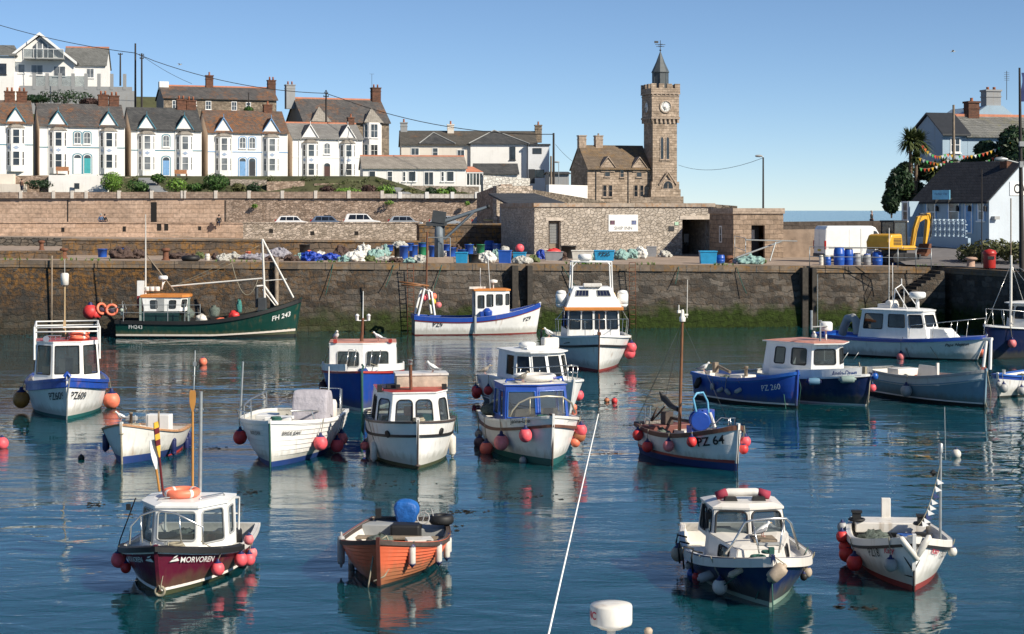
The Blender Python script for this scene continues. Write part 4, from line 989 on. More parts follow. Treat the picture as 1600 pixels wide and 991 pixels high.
b.part(MB().box2(-.2, .55, 2.7, 3.1, .4, 1.15), 'engine_box', WHITE, bev=.02)
b.part(MB().lathe([(.05, 0), (.05, .3), (.06, .3), (.06, .34)], (.0, .75, 1.1), 8).tube([b.at(*q(448, 530), 2.3), b.at(*q(448, 425), 2.3)], .03, 6), 'mooring_post', WOODG)
p0, p1=b.at(*q(668, 460), 3.9), b.at(*q(686, 30), 3.9)
m=MB().tube([p0-V((0, 0, .4)), p1], .02, 6);m.box(p0.lerp(p1, .62), (.09, .04, .03)).box(p0.lerp(p1, .8), (.1, .06, .12));b.part(m, 'aerial', GALV)
m=MB()
for sx in(-.55,-.35, .05):m.tube([(sx, 2.1, .8), (sx, 2.15, 1.2)], .03, 6)
m.box((-.45, 2.1, 1.1), (.35, .2, .14));b.part(m, 'engine', GREYP, bev=.03)
b.part(MB().tube([(0,-.12, 1.2), (0,-.06, .0), (0, 0,-.4)], .035, 7).torus((0,-.1, .9), .05, .02, 10, 5), 'mooring_rope', ROPE)
hang(b, 'small white open boat', q, 4.131, [('l', 541, 650, 18, 110, 1, NAVYF, 'blue', 0), ('l', 634, 652, 20, 120, 1, NAVYF, 'blue', 0), ('l', 684, 620, 19, 100, 1, NAVYF, 'blue', 0), ('l', 722, 635, 17, 110, 1, NAVYF, 'blue', 0), ('l', 82, 636, 19, 110,-1, NAVYF, 'blue', 0), ('l', 113, 640, 12, 60,-1, NAVYF, 'small blue', 0)])
gull(b.M@V((-.25, .55, 1.2)), R(300), 'white gull on the bow deck of the small white open boat', sc=.9)
q=zoomer(0, 420, 3.541)
b=Boat('white boat numbered PZ609 with a broad blue top band and railed roof', 'boat', (105, 655.5), 14, 6.8, 3.0, 1.52, 1.13, 1.1, W_HULL, rake=.25, bs=.12, boot=GRN_AF, gun=BLUE, gunh=.1, gunw=.05, band=BLUE, bandh=.36, td=.62, cock=.4, fore=.1, kw=.82, tx=.42, ts=.86)
b.strip('blue_fender_band', BLUE, lambda t:b.sheer(t)-.20, .26, .045)
b.cabin([(.52, 1.7), (1.18, 2.3), (1.2, 3.8)], [(.49, 1.82), (1.08, 2.35), (1.1, 3.8)], 1.2, 2.62, {'F':[(.07, .93, .20, .92)], 0:[(.12, .88, .18, .92)], 1:[(.1, .4, .25, .9)]}, rad=.02, roofmat=REDP, over=.03, camber=.03, seal=BLACK)
b.part(MB().box2(-.9, .9, 2.6, 2.65, 1.0, 1.7).box2(-.3, .3, 2.3, 2.6, 1.4, 2.0), 'cabin_seat', INTER)
m=MB()
y0, y1=2.0, 5.8;hw=1.17
for z in(3.02, 3.18):m.tube([(-hw, y0, z), (hw, y0, z), (hw, y1, z), (-hw, y1, z)], .03, 7, closed=True)
for x in(-hw, hw):
 for y in(y0, y1):m.tube([(x, y, 2.0 if y==y0 else 1.1), (x, y, 3.2)], .04, 7)
b.part(m, 'gantry', WHITE)
p0=b.at(*q(375, 475), 2.6);pa=b.at(*q(358, 310), 2.6);pb=b.at(*q(359, 92), 2.6)
b.part(MB().tube([p0, pa, pb], .035, 8, r1=.028).box(pa, (.1, .1, .3)), 'mast', M('tan_mast', (.5, .36, .2), .5))
b.part(MB().lathe([(.10, 0), (.145, .03), (.15, .42), (.1, .46)], pb, 14).tube([pb+V((0, 0, .4)), pb+V((0, 0, .95))], .01, 5), 'radar_reflector', W_WORN)
b.part(MB().tube([(-.1,-.3, 1.55), (0,-.3, 1.7), (.1,-.3, 1.55)], .07, 8).box((0,-.12, 1.58), (.2, .3, .14)), 'stem_head', BLUE, bev=.0)
b.part(MB().tube([(.1,-.28, 1.6), (.0,-.22, .8), (-.02,-.12, .0), (0, 0,-.4)], .03, 6), 'mooring_chain', GALV)
m=MB().lathe([(.03, 0), (.09, .04), (.12, .12)], (0, 0, 0), 10, 0, T(-.75, 2.1, 2.72)@Matrix.Rotation(R(70), 4, 'X'))
for k in range(3):m.tube([(-.6+k*.18, 2.3, 2.65), (-.6+k*.18, 2.3, 2.85)], .015, 5)
m.tube([(-.75, 2.3, 2.85), (-.2, 2.3, 2.85)], .03, 6);b.part(m, 'horn', STEEL)
b.text('PZ609', *q(312, 704), 11.5,-1, LETB, bold=.004, sx=.85);b.text('PZ609', *q(436, 704), 11.5, 1, LETB, bold=.004, sx=.85)
hang(b, 'white boat PZ609', q, 3.541, [('b', 112, 724, 46, 0,-1, AMBF, 'amber', 0), ('b', 620, 730, 46, 0, 1, ORF, 'orange pink', 0)])
for k, z in enumerate((2.70, 2.86)):
 torus_thing('lifebuoy', b.M@V((.42, 2.5, z)), .33, .075, ORF, ['lower orange lifebuoy', 'upper orange lifebuoy'][k]+' of two stacked on the roof of boat PZ609', 'lifebuoy', group='lifebuoys stacked on the roof', band=W_WORN)
q=zoomer(710, 500, 3.812)
b=Boat('white motor cruiser with wide dark windscreen and red fenders', 'boat', (889, 655), 20, 6.9, 2.6, 1.45, 1.2, 1.05, W_CAB, rake=.5, bs=.18, boot=NAVY, gun=WHITE, gunh=.06, gunw=.04, td=.68, cock=.5, fore=.08, kw=.74, tx=.45, ts=.88, deck=W_CAB)
b.strip('boot_stripe', NAVY, lambda t:.27, .035, .006)
b.cabin([(0, 1.9), (.62, 2.05), (1.06, 2.7), (1.1, 4.6)], [(0, 2.35), (.56, 2.45), (.95, 2.9), (.98, 4.7)], 1.12, 2.2, {0:[(.05, .95, .15, .9)], 1:[(.06, .94, .15, .9)], 2:[(.06, .5, .2, .9)]}, rad=.03, over=.10, camber=.05, seal=WHITE, glass=GLASSD, eave=.1, back='closed')
b.part(MB().box2(-.9, .9, 3.2, 3.25, 1.0, 1.7), 'cabin_seat', INTER)
m=MB();pl=[(-1.0, 3.2, 1.62), (-1.05, 2.2, 1.7), (-.75, 1.0, 1.8), (-.1,-.15, 1.95), (.1,-.15, 1.95), (.75, 1.0, 1.8), (1.05, 2.2, 1.7), (1.0, 3.2, 1.62)]
m.tube(pl, .02, 6)
for p in pl:m.tube([V(p), V((p[0]*.98, p[1]+.05, 1.2))], .016, 6)
m.tube([V((x, y, z-.25))for x, y, z in pl], .014, 5);b.part(m, 'bow_rail', STEEL)
b.part(MB().lathe([(.28, 0), (.32, .04), (.32, .15), (.24, .2), (.05, .22)], (-.25, 3.6, 2.33), 18).lathe([(.2,-.1), (.2, 0)], (-.25, 3.6, 2.33), 12), 'radar_dome', WHITE)
b.part(MB().box((.55, 3.3, 2.5), (.62, .4, .42)), 'liferaft_case', W_WORN, bev=.06)
b.part(MB().box((-.1, 3.0, 2.36), (.9, .35, .12)).tube([(-.75, 2.8, 2.3), (-.7, 2.7, 2.4), (-.4, 2.7, 2.4), (-.35, 2.8, 2.3)], .015, 5), 'roof_hatch', W_CAB, bev=.03)
b.part(MB().tube([(.25, 3.5, 2.3), (.28, 3.5, 3.0)], .04, 6), 'aerial', BLACK)
b.text('YAVELLA', *q(125, 365), 6.5,-1, LETBL, shear=.2, bold=.01)
b.part(MB().tube([(-1.2, 5.0, 1.0), (-1.22, 5.0, .1)], .06, 6), 'boarding_ladder', W_WORN)
hang(b, 'white motor cruiser', q, 3.812, [('b', 286, 452, 27, 0,-1, REDF, 'red', 0), ('b', 202, 422, 27, 0,-1, REDF, 'red', 0), ('b', 140, 428, 26, 0,-1, REDF, 'red', 0), ('b', 100, 448, 28, 0,-1, REDF, 'red', 0), ('b', 68, 430, 26, 0,-1, REDF, 'red', 0), ('b', 740, 452, 31, 0, 1, PINK, 'pink red', 0)])
gull(b.M@V((-1.0, 6.3, 1.1)), R(80), 'brown young gull on the stern of the white motor cruiser', True, 1.15)
gull(b.M@V((.5, 3.3, 2.71)), R(300), 'gull on top of the white case on the cruiser roof', sc=1.1)
TUBX=M('blue_crate', (.02, .10, .38), .5)
q=zoomer(620, 400, 3.81)
b=Boat('white flybridge boat with solar panels, orange trim and a tube frame', 'boat', (935, 581), 2, 9.5, 3.7, 1.74, 1.4, 1.2, W_HULL, rake=.45, bs=.1, boot=RED_AF, gun=W_CAB, gunh=.08, gunw=.05, td=.6, cock=.6, fore=.1, kw=.72, tx=.42, ts=.9, strakes=(('rubbing_strake', BLACK, .5, .1, .04), ))
b.cabin([(0, 2.6), (1.25, 2.75), (1.4, 5.5)], [(0, 2.75), (1.2, 2.85), (1.3, 5.5)], 1.3, 2.72, {0:[(.05, .44, .35, .95), (.52, .95, .35, .95)], 1:[(.06, .4, .35, .95), (.5, .9, .35, .95)]}, rad=.04, over=.0, seal=BLACK, glass=GLASSD, bare=True, back='closed')
b.part(MB().box2(-1.2, 1.2, 3.4, 3.45, 1.3, 2.0), 'cabin_seat', INTER)
m=MB();m.prism([(-1.42, 2.55), (1.42, 2.55), (1.42, 5.7), (-1.42, 5.7)], 2.70, 2.86, 'Z');b.part(m, 'orange_eave', ORTRIM, bev=.03)
def frus(m, x0, y0, x1, y1, z0, z1, ya, yb, mi=0):
 vs=[V((-x0, y0, z0)), V((x0, y0, z0)), V((x0, yb, z0)), V((-x0, yb, z0)), V((-x1, y1, z1)), V((x1, y1, z1)), V((x1, yb, z1)), V((-x1, yb, z1))]
 return m.add(vs, [(0, 1, 5, 4), (1, 2, 6, 5), (2, 3, 7, 6), (3, 0, 4, 7), (4, 5, 6, 7)], mi)
b.part(frus(MB(), 1.34, 2.65, .92, 3.55, 2.86, 3.78, 0, 5.2), 'flybridge', W_CAB, bev=.05)
sp=MB();fr=MB()
def onslope(x, z, o=.0):
 k=(z-2.86)/.92;return V((x, 2.65+.9*k-o*.7, z+o*.7))
for sx in(-1, 1):
 c=[onslope(sx*.22, 3.35, .02), onslope(sx*.86, 3.35, .02), onslope(sx*.78, 3.62, .02), onslope(sx*.2, 3.62, .02)];sp.poly(c)
 for i in range(4):fr.tube([c[i], c[(i+1)%4]], .018, 5)
 for k in(1, 2, 3):fr.tube([c[0].lerp(c[1], k/4), c[3].lerp(c[2], k/4)], .008, 4)
spo=b.part(sp, 'solar_panel', M('solar_cells', (.015, .02, .045), .15));b.part(fr, 'panel_frame', GALV, spo)
b.part(MB().box((0, 3.5, 3.88), (.9, .35, .18)), 'flybridge_screen', W_WORN, bev=.04)
m=MB()
for sx in(-1, 1):m.tube([(sx*1.05, 3.6, 2.9), (sx*.98, 3.7, 3.9), (sx*.95, 3.75, 5.0)], .035, 7).tube([(sx*1.05, 5.0, 2.9), (sx*.95, 5.0, 5.0)], .035, 7).tube([(sx*.95, 3.75, 4.75), (sx*.7, 3.75, 5.05)], .025, 6)
m.tube([(-.95, 3.75, 5.0), (.95, 3.75, 5.0), (.95, 5.0, 5.0), (-.95, 5.0, 5.0)], .035, 7, closed=True);b.part(m, 'tube_frame', WHITE)
b.part(MB().lathe([(.2,-.1), (.3, 0), (.33, .04), (.33, .18), (.28, .24), (.03, .26)], (-.32, 4.2, 5.12), 18).tube([(-.32, 4.2, 4.98), (-.32, 4.2, 5.1)], .05, 6), 'radar_dome', WHITE)
m=MB()
for sx in(-1, 1):m.tube([(sx*1.5, 3.8, 2.95), (sx*1.5, 3.8, 3.45)], .27, 14).lathe([(.27, 0), (.2, .14), (.05, .18)], (sx*1.5, 3.8, 3.45), 14).lathe([(.05,-.18), (.2,-.14), (.27, 0)], (sx*1.5, 3.8, 2.95), 14)
b.part(m, 'liferaft_canister', W_CAB)
m=MB()
for sx in(-1, 1):m.prism([(3.2, 2.9), (3.9, 2.9), (3.9, 3.5), (3.4, 3.4)], sx*1.1-.02, sx*1.1+.02, 'X')
b.part(m, 'side_dodger', M('yellow_canvas', (.65, .38, .04), .8))
m=MB();pl=[(-1.75, 4.2, 2.2), (-1.7, 3.0, 2.25), (-1.3, 1.6, 2.35), (-.6, .4, 2.4), (0,-.3, 2.45), (.6, .4, 2.4), (1.3, 1.6, 2.35), (1.7, 3.0, 2.25), (1.75, 4.2, 2.2)]
m.tube(pl, .022, 6)
for p in pl:m.tube([V(p), V((p[0]*.97, p[1]+.05, 1.4))], .018, 6)
m.tube([(1.3, 2.9, 2.85), (1.75, 3.6, 2.2)], .02, 6).tube([(-1.3, 2.9, 2.85), (-1.75, 3.6, 2.2)], .02, 6);b.part(m, 'guard_rail', STEEL)
b.part(MB().tube([(0,-.5, 1.8), (0,-.3, .8), (0,-.1, .0), (0, 0,-.4)], .035, 6).box((0,-.4, 1.8), (.14, .5, .12)).tube([(0,-.2, 1.8), (0,-.25, 2.7)], .05, 6), 'anchor_chain', RUST)
b.part(MB().tube(ropeline((-.2, .2, 1.7), (-1.5, 1.7, 1.2), .05), .02, 5), 'deck_rope', DKWOOD)
hang(b, 'white flybridge boat', q, 3.81, [('b', 1414, 590, 34, 0, 1, PINK, 'pink', 0), ('b', 1428, 556, 31, 0, 1, PINK, 'pink', 0)])
b=Boat('white boat numbered PZ9 with blue gunwale lying along the quay wall', 'boat', (836.5, 520.5), 99, 7.5, 2.5, 1.85, 1.05, 1.2, W_HULL, rake=.3, bs=.06, boot=RED_AF, gun=BLUE, gunh=.26, gunw=.05, td=.42, cock=.55, fore=.2, kw=.86, tx=.42, ts=.85, transom=GREYP, deck=DECKG, strakes=(('red_line', REDP, .3, .05, .03), ))
q=zoomer(620, 400, 3.81)
b.cabin([(.5, 1.7), (.75, 2.0), (.78, 3.8)], [(.5, 1.7), (.7, 2.0), (.74, 3.8)], .9, 2.62, {'F':[(.2, .8, .5, .9)], 0:[(.1, .9, .5, .9)], 1:[(.08, .3, .5, .88), (.4, .62, .45, .88), (.7, .92, .4, .85)]}, rad=.06, roofmat=ORTRIM, edge=ORTRIM, th=.1, over=.08, camber=.04)
b.part(MB().box2(-.6, .6, 2.6, 2.65, 1.0, 1.8), 'cabin_seat', INTER)
b.part(MB().box((-.1, 3.6, 2.8), (.2, 1.0, .14)).tube([(0, 3.4, 2.7), (0, 3.4, 4.0)], .03, 6).lathe([(.25, 0), (.27, .14), (.05, .2)], (0, 2.6, 3.1), 14).tube([(0, 2.6, 2.7), (0, 2.6, 3.1)], .04, 6), 'roof_gear', W_WORN)
b.part(MB().tube([(-.8, 2.8, 1.2), (-.3, 3.0, 5.0)], .018, 6), 'aerial', WHITE)
b.part(MB().lathe([(.3,-.2), (.32, .1), (.1, .3)], (-.85, 3.1, 1.3), 14).box((-.9, 3.3, 1.2), (.3, .5, .4)), 'net_hauler', BLUE, bev=.02)
m=MB()
for sx in(-.95, .95):m.tube([(sx, 6.3, 1.2), (sx*.95, 6.5, 2.6), (sx*.9, 6.9, 2.75), (sx, 7.3, 1.2)], .07, 8)
m.tube([(-.9, 6.6, 2.7), (.9, 6.6, 2.7)], .06, 8).tube([(-.9, 6.9, 2.75), (.9, 6.9, 2.75)], .06, 8);gan=b.part(m, 'stern_gantry', WHITE)
b.part(MB().tube([(0, 6.7, 2.7), (0, 6.65, 6.2)], .055, 8), 'mast', RUST)
b.part(MB().tube([(-.5, 6.6, 2.95), (-.4, 8.4, 3.2)], .05, 8).tube([(.2, 6.6, 2.9), (.3, 8.2, 3.0)], .05, 8), 'spar', WOOD)
b.part(MB().tube([(-1.28, 3.9, 1.15), (-1.32, 3.9, .1)], .09, 8), 'hull_guard', GREYP)
b.text('PZ9', *q(242, 408), 6.5,-1, LETB, bold=.008, sx=1.0);b.text('PZ9', *q(773, 372), 6,-1, LETB, bold=.008, sx=.95)
for k, (dx, y, z, r, mat, c)in enumerate(((-.5, 6.9, 2.25, .24, PINK, 'pink'), (-.6, 6.4, 2.0, .22, M('yellow_float', (.6, .48, .06), .5), 'yellow'), (-.2, 6.3, 2.3, .22, ORF, 'orange'), (-.7, 6.05, 1.8, .2, PINKD, 'small pink'))):
 p=b.M@V((dx, y, z));ro=empty('net_float', p-V((0, 0, r)), 0, f'{c} float hanging from the white stern gantry of boat PZ9', 'float', 'floats hung from the stern gantry')
 MB().ball((0, 0, r), r, 16).build('ball', mat, ro);MB().tube([(0, 0, 2*r), (0, 0, 2*r+.45)], .015, 5).build('rope', ROPE, ro);MB().lathe([(r*.4, 1.9*r), (r*.2, 2.25*r)], (0, 0, 0), 10).build('cap', NAVYF, ro)
q=zoomer(100, 360, 4.0)
b=Boat('dark green trawler numbered FH243 with orange-roofed wheelhouse and two masts', 'boat', (461, 525.5), 91, 10.4, 3.3, 2.25, 1.0, 1.05, GREEN, rake=.35, bs=.14, boot=BLK_AF, gun=BLACK, gunh=.2, gunw=.06, td=.2, cock=.3, fore=.15, kw=.86, tx=.38, ts=.8, deck=DECKG, inner=DKGREY)
b.strip('boot_stripe', paint('rusty_white_boot', (.62, .55, .48), amt=1.0, dirt=(.28, .1, .05)), lambda t:.18+.22*max(0, 1-t*2.2), .13, .008)
b.cabin([(.5, 6.4), (.95, 6.7), (1.0, 8.8)], [(.5, 6.3), (.95, 6.6), (1.0, 8.9)], 1.55, 2.36, {'F':[(.15, .85, .3, .85)], 0:[(.1, .9, .3, .85)], 1:[(.12, .30, .2, .8), (.62, .8, .2, .8)]}, rad=.06, roofmat=ORTRIM, edge=ORTRIM, over=.10, th=.16, camber=.03)
b.part(MB().box2(-.97, .97, 6.75, 9.0, .7, 1.56), 'deckhouse', paint('dark_green_house', (.006, .03, .028), amt=.2))
b.part(MB().box2(-1.0,-.98, 7.6, 8.1, 1.56, 2.3), 'wheelhouse_door', GREYP)
pa, pb=b.at(*q(510, 365), 8.2), b.at(227.5, 335, 8.2)
b.part(MB().tube([pa-V((0, 0, 1.5)), pb], .06, 8, r1=.03), 'mizzen_mast', W_WORN)
b.part(MB().tube([b.at(*q(520, 160), 7.9), b.at(*q(690, 380), 6.8)], .04, 6), 'mast_brace', WOODG)
fm0, fm1=b.at(*q(1258, 490), 2.2), b.at(*q(1240, 55), 2.2)
b.part(MB().tube([fm0-V((0, 0, .6)), fm1], .085, 8, r1=.06), 'foremast', W_WORN)
b.part(MB().tube([fm1, V((0, .1, 2.3))], .06, 8).tube([b.at(*q(1258, 315), 2.2), b.at(*q(1392, 305), 1.0)], .035, 6), 'forestay_spar', W_WORN)
b.part(MB().tube([b.at(*q(670, 350), 6.6), b.at(*q(1245, 300), 2.3)], .05, 8), 'boom', W_WORN)
b.part(MB().tube([b.at(*q(1205, 350), 2.6), b.at(*q(1250, 345), 2.2), b.at(*q(1335, 465), 1.5)], .07, 8).tube([b.at(*q(1240, 370), 2.2), b.at(*q(1320, 470), 1.6)], .04, 6), 'derrick', W_WORN)
b.part(MB().box(b.at(*q(1240, 460), 2.5), (.5, .5, .75)).tube([b.at(*q(1205, 360), 2.6), b.at(*q(1205, 480), 2.6)], .1, 8), 'winch', DKGREY, bev=.03)
b.part(MB().tube(ropeline(b.at(*q(670, 350), 6.6), b.at(*q(1050, 205),-.0), .1), .012, 4).tube(ropeline(b.at(*q(690, 345), 6.5), b.at(*q(1220, 95), 2.2), .05), .012, 4).tube(ropeline(b.at(*q(1050, 210), 2.5), b.at(*q(1215, 300), 2.3), 1.4), .02, 5).tube(ropeline(fm1, b.at(*q(515, 10), 8.2), .15), .01, 4), 'rigging', ROPE)
b.part(MB().lathe([(.26, 0), (.28, .05), (.28, .18), (.2, .24)], b.at(*q(620, 308), 7.3), 14).tube([b.at(*q(612, 370), 7.3), b.at(*q(620, 308), 7.3)], .05, 6).tube([b.at(*q(605, 370), 7.2), b.at(*q(640, 300), 7.2)], .03, 6), 'radar_dome', WHITE)
m=MB()
for k in range(3):m.tube([b.at(*q(518+k*32, 380), 7.9), b.at(*q(518+k*32, 352), 7.9)], .17, 10)
b.part(m, 'liferaft_canister', W_WORN, bev=.03)
b.part(MB().box(b.at(*q(481, 362), 8.7), (.3, .4, .9)), 'exhaust_stack', WHITE);b.part(MB().box(b.at(*q(481, 435), 8.7), (.28, .4, .9)), 'stack_base', M('dull_red_paint', (.25, .03, .035), .6))
m=MB()
for y in(9.9, 8.7, 7.3, 6.3, 5.4):m.tube([(-1.55, y, 1.0), (-1.55, y, 2.0)], .022, 6)
for z in(1.5, 1.95):m.tube([(-1.45, 10.2, z), (-1.55, 9, z), (-1.58, 5.4, z)], .018, 6)
b.part(m, 'guard_rail', GALV)
m=MB();
for y in(6.15, 9.0):m.box((-1.0, y, 1.6), (.1, .12, 1.5))
b.part(m, 'shelter_post', paint('sage_paint', (.30, .36, .33), amt=.5))
fl=MB()
for(x, y)in((545, 195), (600, 235), (628, 262)):
 p=b.at(*q(x, y), 7.6);fl.add([p, p+V((0,-.45,-.5)), p+V((.02,-.05,-.55))], [(0, 1, 2)])
b.part(fl, 'dark_flag', BLACK)
b.text('FH243', *q(446, 606), 5.8,-1, LETW, bold=.0, sx=1.0);b.text('FH 243', *q(1360, 533), 7.5,-1, LETW, bold=.015, sx=.95)
for(zx, zy, r, mat, nm, lab)in((165, 510, .45, REDF, 'ball_fender', 'big red fender bunched at the stern of the green trawler'), (362, 500, .13, M('glass_green_float', (.42, .5, .42), .4), 'net_float', 'topmost pale green float at the stern of the green trawler'), (364, 523, .13, M('glass_green_float'), 'net_float', 'lower pale green float at the stern of the green trawler'), (374, 543, .12, M('tan_float', (.6, .35, .2), .5), 'net_float', 'tan float at the stern of the green trawler')):
 p=b.M@b.at(*q(zx, zy), 10.6 if r>.3 else 10.1);ro=empty(nm, p-V((0, 0, r)), 0, lab, 'float', 'floats at the trawler stern')
 mm=MB().ball((0, 0, r), r, 18);
 if r>.3:mm.blob((.3, .1, .1), (.35, .4, .4), 2, 14, .15)
 mm.build('ball', mat, ro);MB().lathe([(r*.4, 1.9*r), (r*.2, 2.3*r)], (0, 0, 0), 10).build('cap', NAVYF, ro)
for(zx, zy, ry, lab)in((298, 497, 10, 'right-hand orange lifebuoy hung at the trawler stern'), (235, 490, 50, 'left-hand orange lifebuoy hung at the trawler stern')):
 p=b.M@b.at(*q(zx, zy), 10.3);ro=empty('lifebuoy', p-V((0, 0, .4)), 0, lab, 'lifebuoy', 'lifebuoys at the trawler stern')
 Mx=Matrix.Translation(V((0, 0, .4)))@Matrix.Rotation(R(ry), 4, 'Z')@Matrix.Rotation(R(80), 4, 'X')
 MB().torus((0, 0, 0), .30, .08, 26, 9, 0, Mx).build('ring', ORF, ro);MB().blob((0, 0, .25), (.17, .08, .14), 4, 12, .3).build('line_bag', M('dark_line', (.06, .04, .07), .9), ro)
 MB().tube([(0, 0, .75), (0, 0, 1.0)], .02, 5).build('rope', ROPE, ro)
b.part(MB().torus((0, 0, 0), .42, .02, 22, 6, 0, Matrix.Translation(b.at(*q(378, 487), 10.0))@Matrix.Rotation(R(75), 4, 'X')).tube([b.at(*q(180, 520), 11.0), b.at(*q(345, 480), 10.0)], .03, 6), 'stern_hoop', GALV)
NETG=M('net_grey_green', (.12, .15, .13), .95, var=.6, vs=18, bump=.03)
for(x, y, sx, sz, mat, sd, nm, lab)in((1065, 505, .55, .5, REDF, 1, 'fish_basket', 'red basket on the deck of the green trawler'), (985, 527, .6, .22, ORF, 2, 'oilskin_heap', 'orange oilskins heaped on the trawler deck'), (1095, 470, .28, .8, M('teal_net', (.05, .22, .2), .9, var=.5, vs=15, bump=.03), 3, 'fishing_net', 'teal net hanging on the green trawler deck'), (860, 522, .55, .42, W_WORN, 4, 'sail_bag', 'pale grey cover on the trawler deck'), (940, 495, .5, .7, NETG, 5, 'fishing_net', 'grey green net piled behind the trawler wheelhouse'), (780, 505, .5, .6, NETG, 6, 'fishing_net', 'dark net heap against the trawler wheelhouse')):
 p=b.M@b.at(*q(x, y+18), (1475-x)/4*b.d(4)/F);p.z=max(p.z-.25, .9)
 one(MB().blob(p, (sx*.6, sx*.6, sz*.6), sd, 16, .22), nm, mat, lab, 'fishing gear' if 'net' in nm else nm.split('_')[1])
q=zoomer(1070, 520, 4.571)
b=Boat('bright blue open boat numbered PZ 260 with white inside', 'boat', (1244, 638), 34, 5.4, 2.05, 1.40, .98, 1.02, BLUE, rake=.08, bs=.10, boot=BLK_AF, gun=BLUE2, gunh=.12, gunw=.04, td=.08, cock=.32, fore=.2, kw=.78, tx=.45, ts=.62, deck=W_WORN, inner=W_WORN, band=BLUE2, bandh=.2)
b.strip('boot_stripe', W_WORN, lambda t:.14, .06, .008)
b.part(MB().box2(-.85, .85, 2.2, 2.5, .7, .76).box2(-.8, .8, 3.5, 3.8, .7, .76), 'thwart', W_WORN)
b.part(MB().box2(-.4, .4, 2.7, 3.4, .6, 1.05), 'engine_box', W_WORN, bev=.03)
b.part(MB().box(b.at(*q(222, 250), 5.0), (.2, .16, .42)).tube([b.at(*q(240, 240), 5.0), b.at(*q(320, 280), 3.6)], .06, 6), 'tiller', WOODG)
b.part(MB().lathe([(.07, 0), (.07, .3), (.09, .3), (.09, .4)], b.at(*q(434, 310), 2.6), 10), 'mooring_post', WOODG)
b.part(MB().tube(ropeline(b.at(*q(725, 310), .8)+V((-.2, 0, 0)), b.at(*q(760, 540),-.1)+V((-.3, 0, 0)), .1), .018, 5).tube([(0,-.08, 1.3), (.1,-.15, .8), (0,-.1,-.1)], .016, 5), 'mooring_rope', ROPEG)
b.text('PZ 260', *q(617, 393), 9,-1, LETW, bold=.0, sx=.85)
b.text('PZ 260', *q(832, 385), 7, 1, LETW, bold=.0, sx=.5)
hang(b, 'blue open boat', q, 4.571, [('l', 382, 410, 15, 56,-1, GREYF, 'short grey', 60), ('l', 308, 425, 15, 50,-1, GREYF, 'short grey',-40), ('l', 255, 412, 15, 52,-1, GREYF, 'short grey', 60), ('l', 194, 382, 15, 48,-1, GREYF, 'short grey', 0), ('l', 95, 355, 22, 80,-1, BLACK, 'black', 25)])
gull(b.M@b.at(1100, 580.5, 5.25), R(70), 'gull on the stern of the blue open boat PZ 260', sc=1.15)
b=Boat('navy blue boat with a tall white wheelhouse and pale awning roof', 'boat', (1351, 634), 38, 6.2, 2.5, 1.25, 1.0, .95, NAVY, rake=.3, bs=.06, boot=W_WORN, gun=W_CAB, gunh=.09, gunw=.04, td=.6, cock=.4, fore=.05, kw=.8, tx=.42, ts=.85)
b.strip('bulwark', W_CAB, lambda t:b.sheer(t)+.12, .3, .01, inw=.05, t0=.03, t1=.62)
b.cabin([(.0, 1.3), (.95, 1.9), (1.05, 4.4)], [(.0, 1.35), (.88, 1.9), (.98, 4.2)], 1.0, 2.28, {0:[(.1, .9, .38, .85)], 1:[(.1, .42, .35, .86), (.56, .78, .35, .86)]}, rad=.08, roofmat=PINKROOF, over=.16, eave=.1, camber=.05, back='closed')
b.part(MB().box2(-.8, .8, 2.6, 2.65, .9, 1.5), 'cabin_seat', INTER)
b.part(MB().tube([(-.3, 2.0, 2.36), (-.3, 2.0, 3.1)], .04, 7).tube([(-.8, 2.0, 2.95), (.1, 2.0, 2.95)], .03, 6).tube([(-.8, 2.0, 2.85), (-.8, 2.0, 3.6)], .05, 7).tube([(-.45, 2.0, 2.95), (-.45, 2.0, 5.0)], .012, 5).lathe([(.05, 0), (.07, .1)], (-.3, 2.0, 3.1), 8), 'mast', GALV)
b.part(MB().lathe([(.24, 0), (.26, .05), (.26, .3), (.2, .36)], (.25, 2.2, 2.75), 14).tube([(.25, 2.2, 2.3), (.25, 2.2, 2.75)], .04, 6), 'radar_dome', WHITE)
b.text('Anglo-Dawn', 1318, 582.5, 8,-1, LETBL, shear=.3, bold=.02, sx=.6, z=1.24)
b.part(MB().tube([b.at(*q(1255, 215), .7), b.at(*q(1285, 400), .4), b.at(*q(1320, 500),-.1)], .02, 6).tube([(0,-.3, 1.3), (0,-.2, .4), (0,-.1,-.2)], .025, 6).box((0, 0, 1.35), (.12, .15, .3)), 'mooring_rope', ROPE)
b.part(MB().tube([b.at(*q(1110, 250), 1.9), b.at(*q(1185, 150), 1.6)], .015, 5).tube([b.at(*q(1230, 200), 1.5), b.at(*q(1270, 150), 1.4)], .012, 5), 'wiper', GALV)
m=MB();
for(x, y)in((560, 250), (710, 220), (805, 240)):m.tube([b.at(*q(x, y+35), 5.6), b.at(*q(x, y-25), 5.6)], .025, 6)
m.tube([b.at(*q(560, 250), 5.8), b.at(*q(580, 222), 5.7), b.at(*q(820, 216), 4.6)], .03, 6);b.part(m, 'stern_rail', STEEL)
hang(b, 'navy white-wheelhouse boat', q, 4.571, [('l', 1160, 335, 26, 110,-1, M('dull_green_fender', (.22, .30, .28), .6), 'dull green', 88), ('l', 920, 345, 26, 110,-1, M('blue_grey_fender', (.10, .22, .33), .6), 'blue grey', 88), ('b', 1392, 318, 26, 0, 1, BLUE2, 'blue', 0), ('b', 1372, 398, 28, 0, 1, PINK, 'pink', 0)])
gull(b.M@b.at(*q(952, 70), 4.0), R(350), 'gull on the awning roof of the navy blue boat', sc=1.15)
q=zoomer(1240, 400, 3.811)
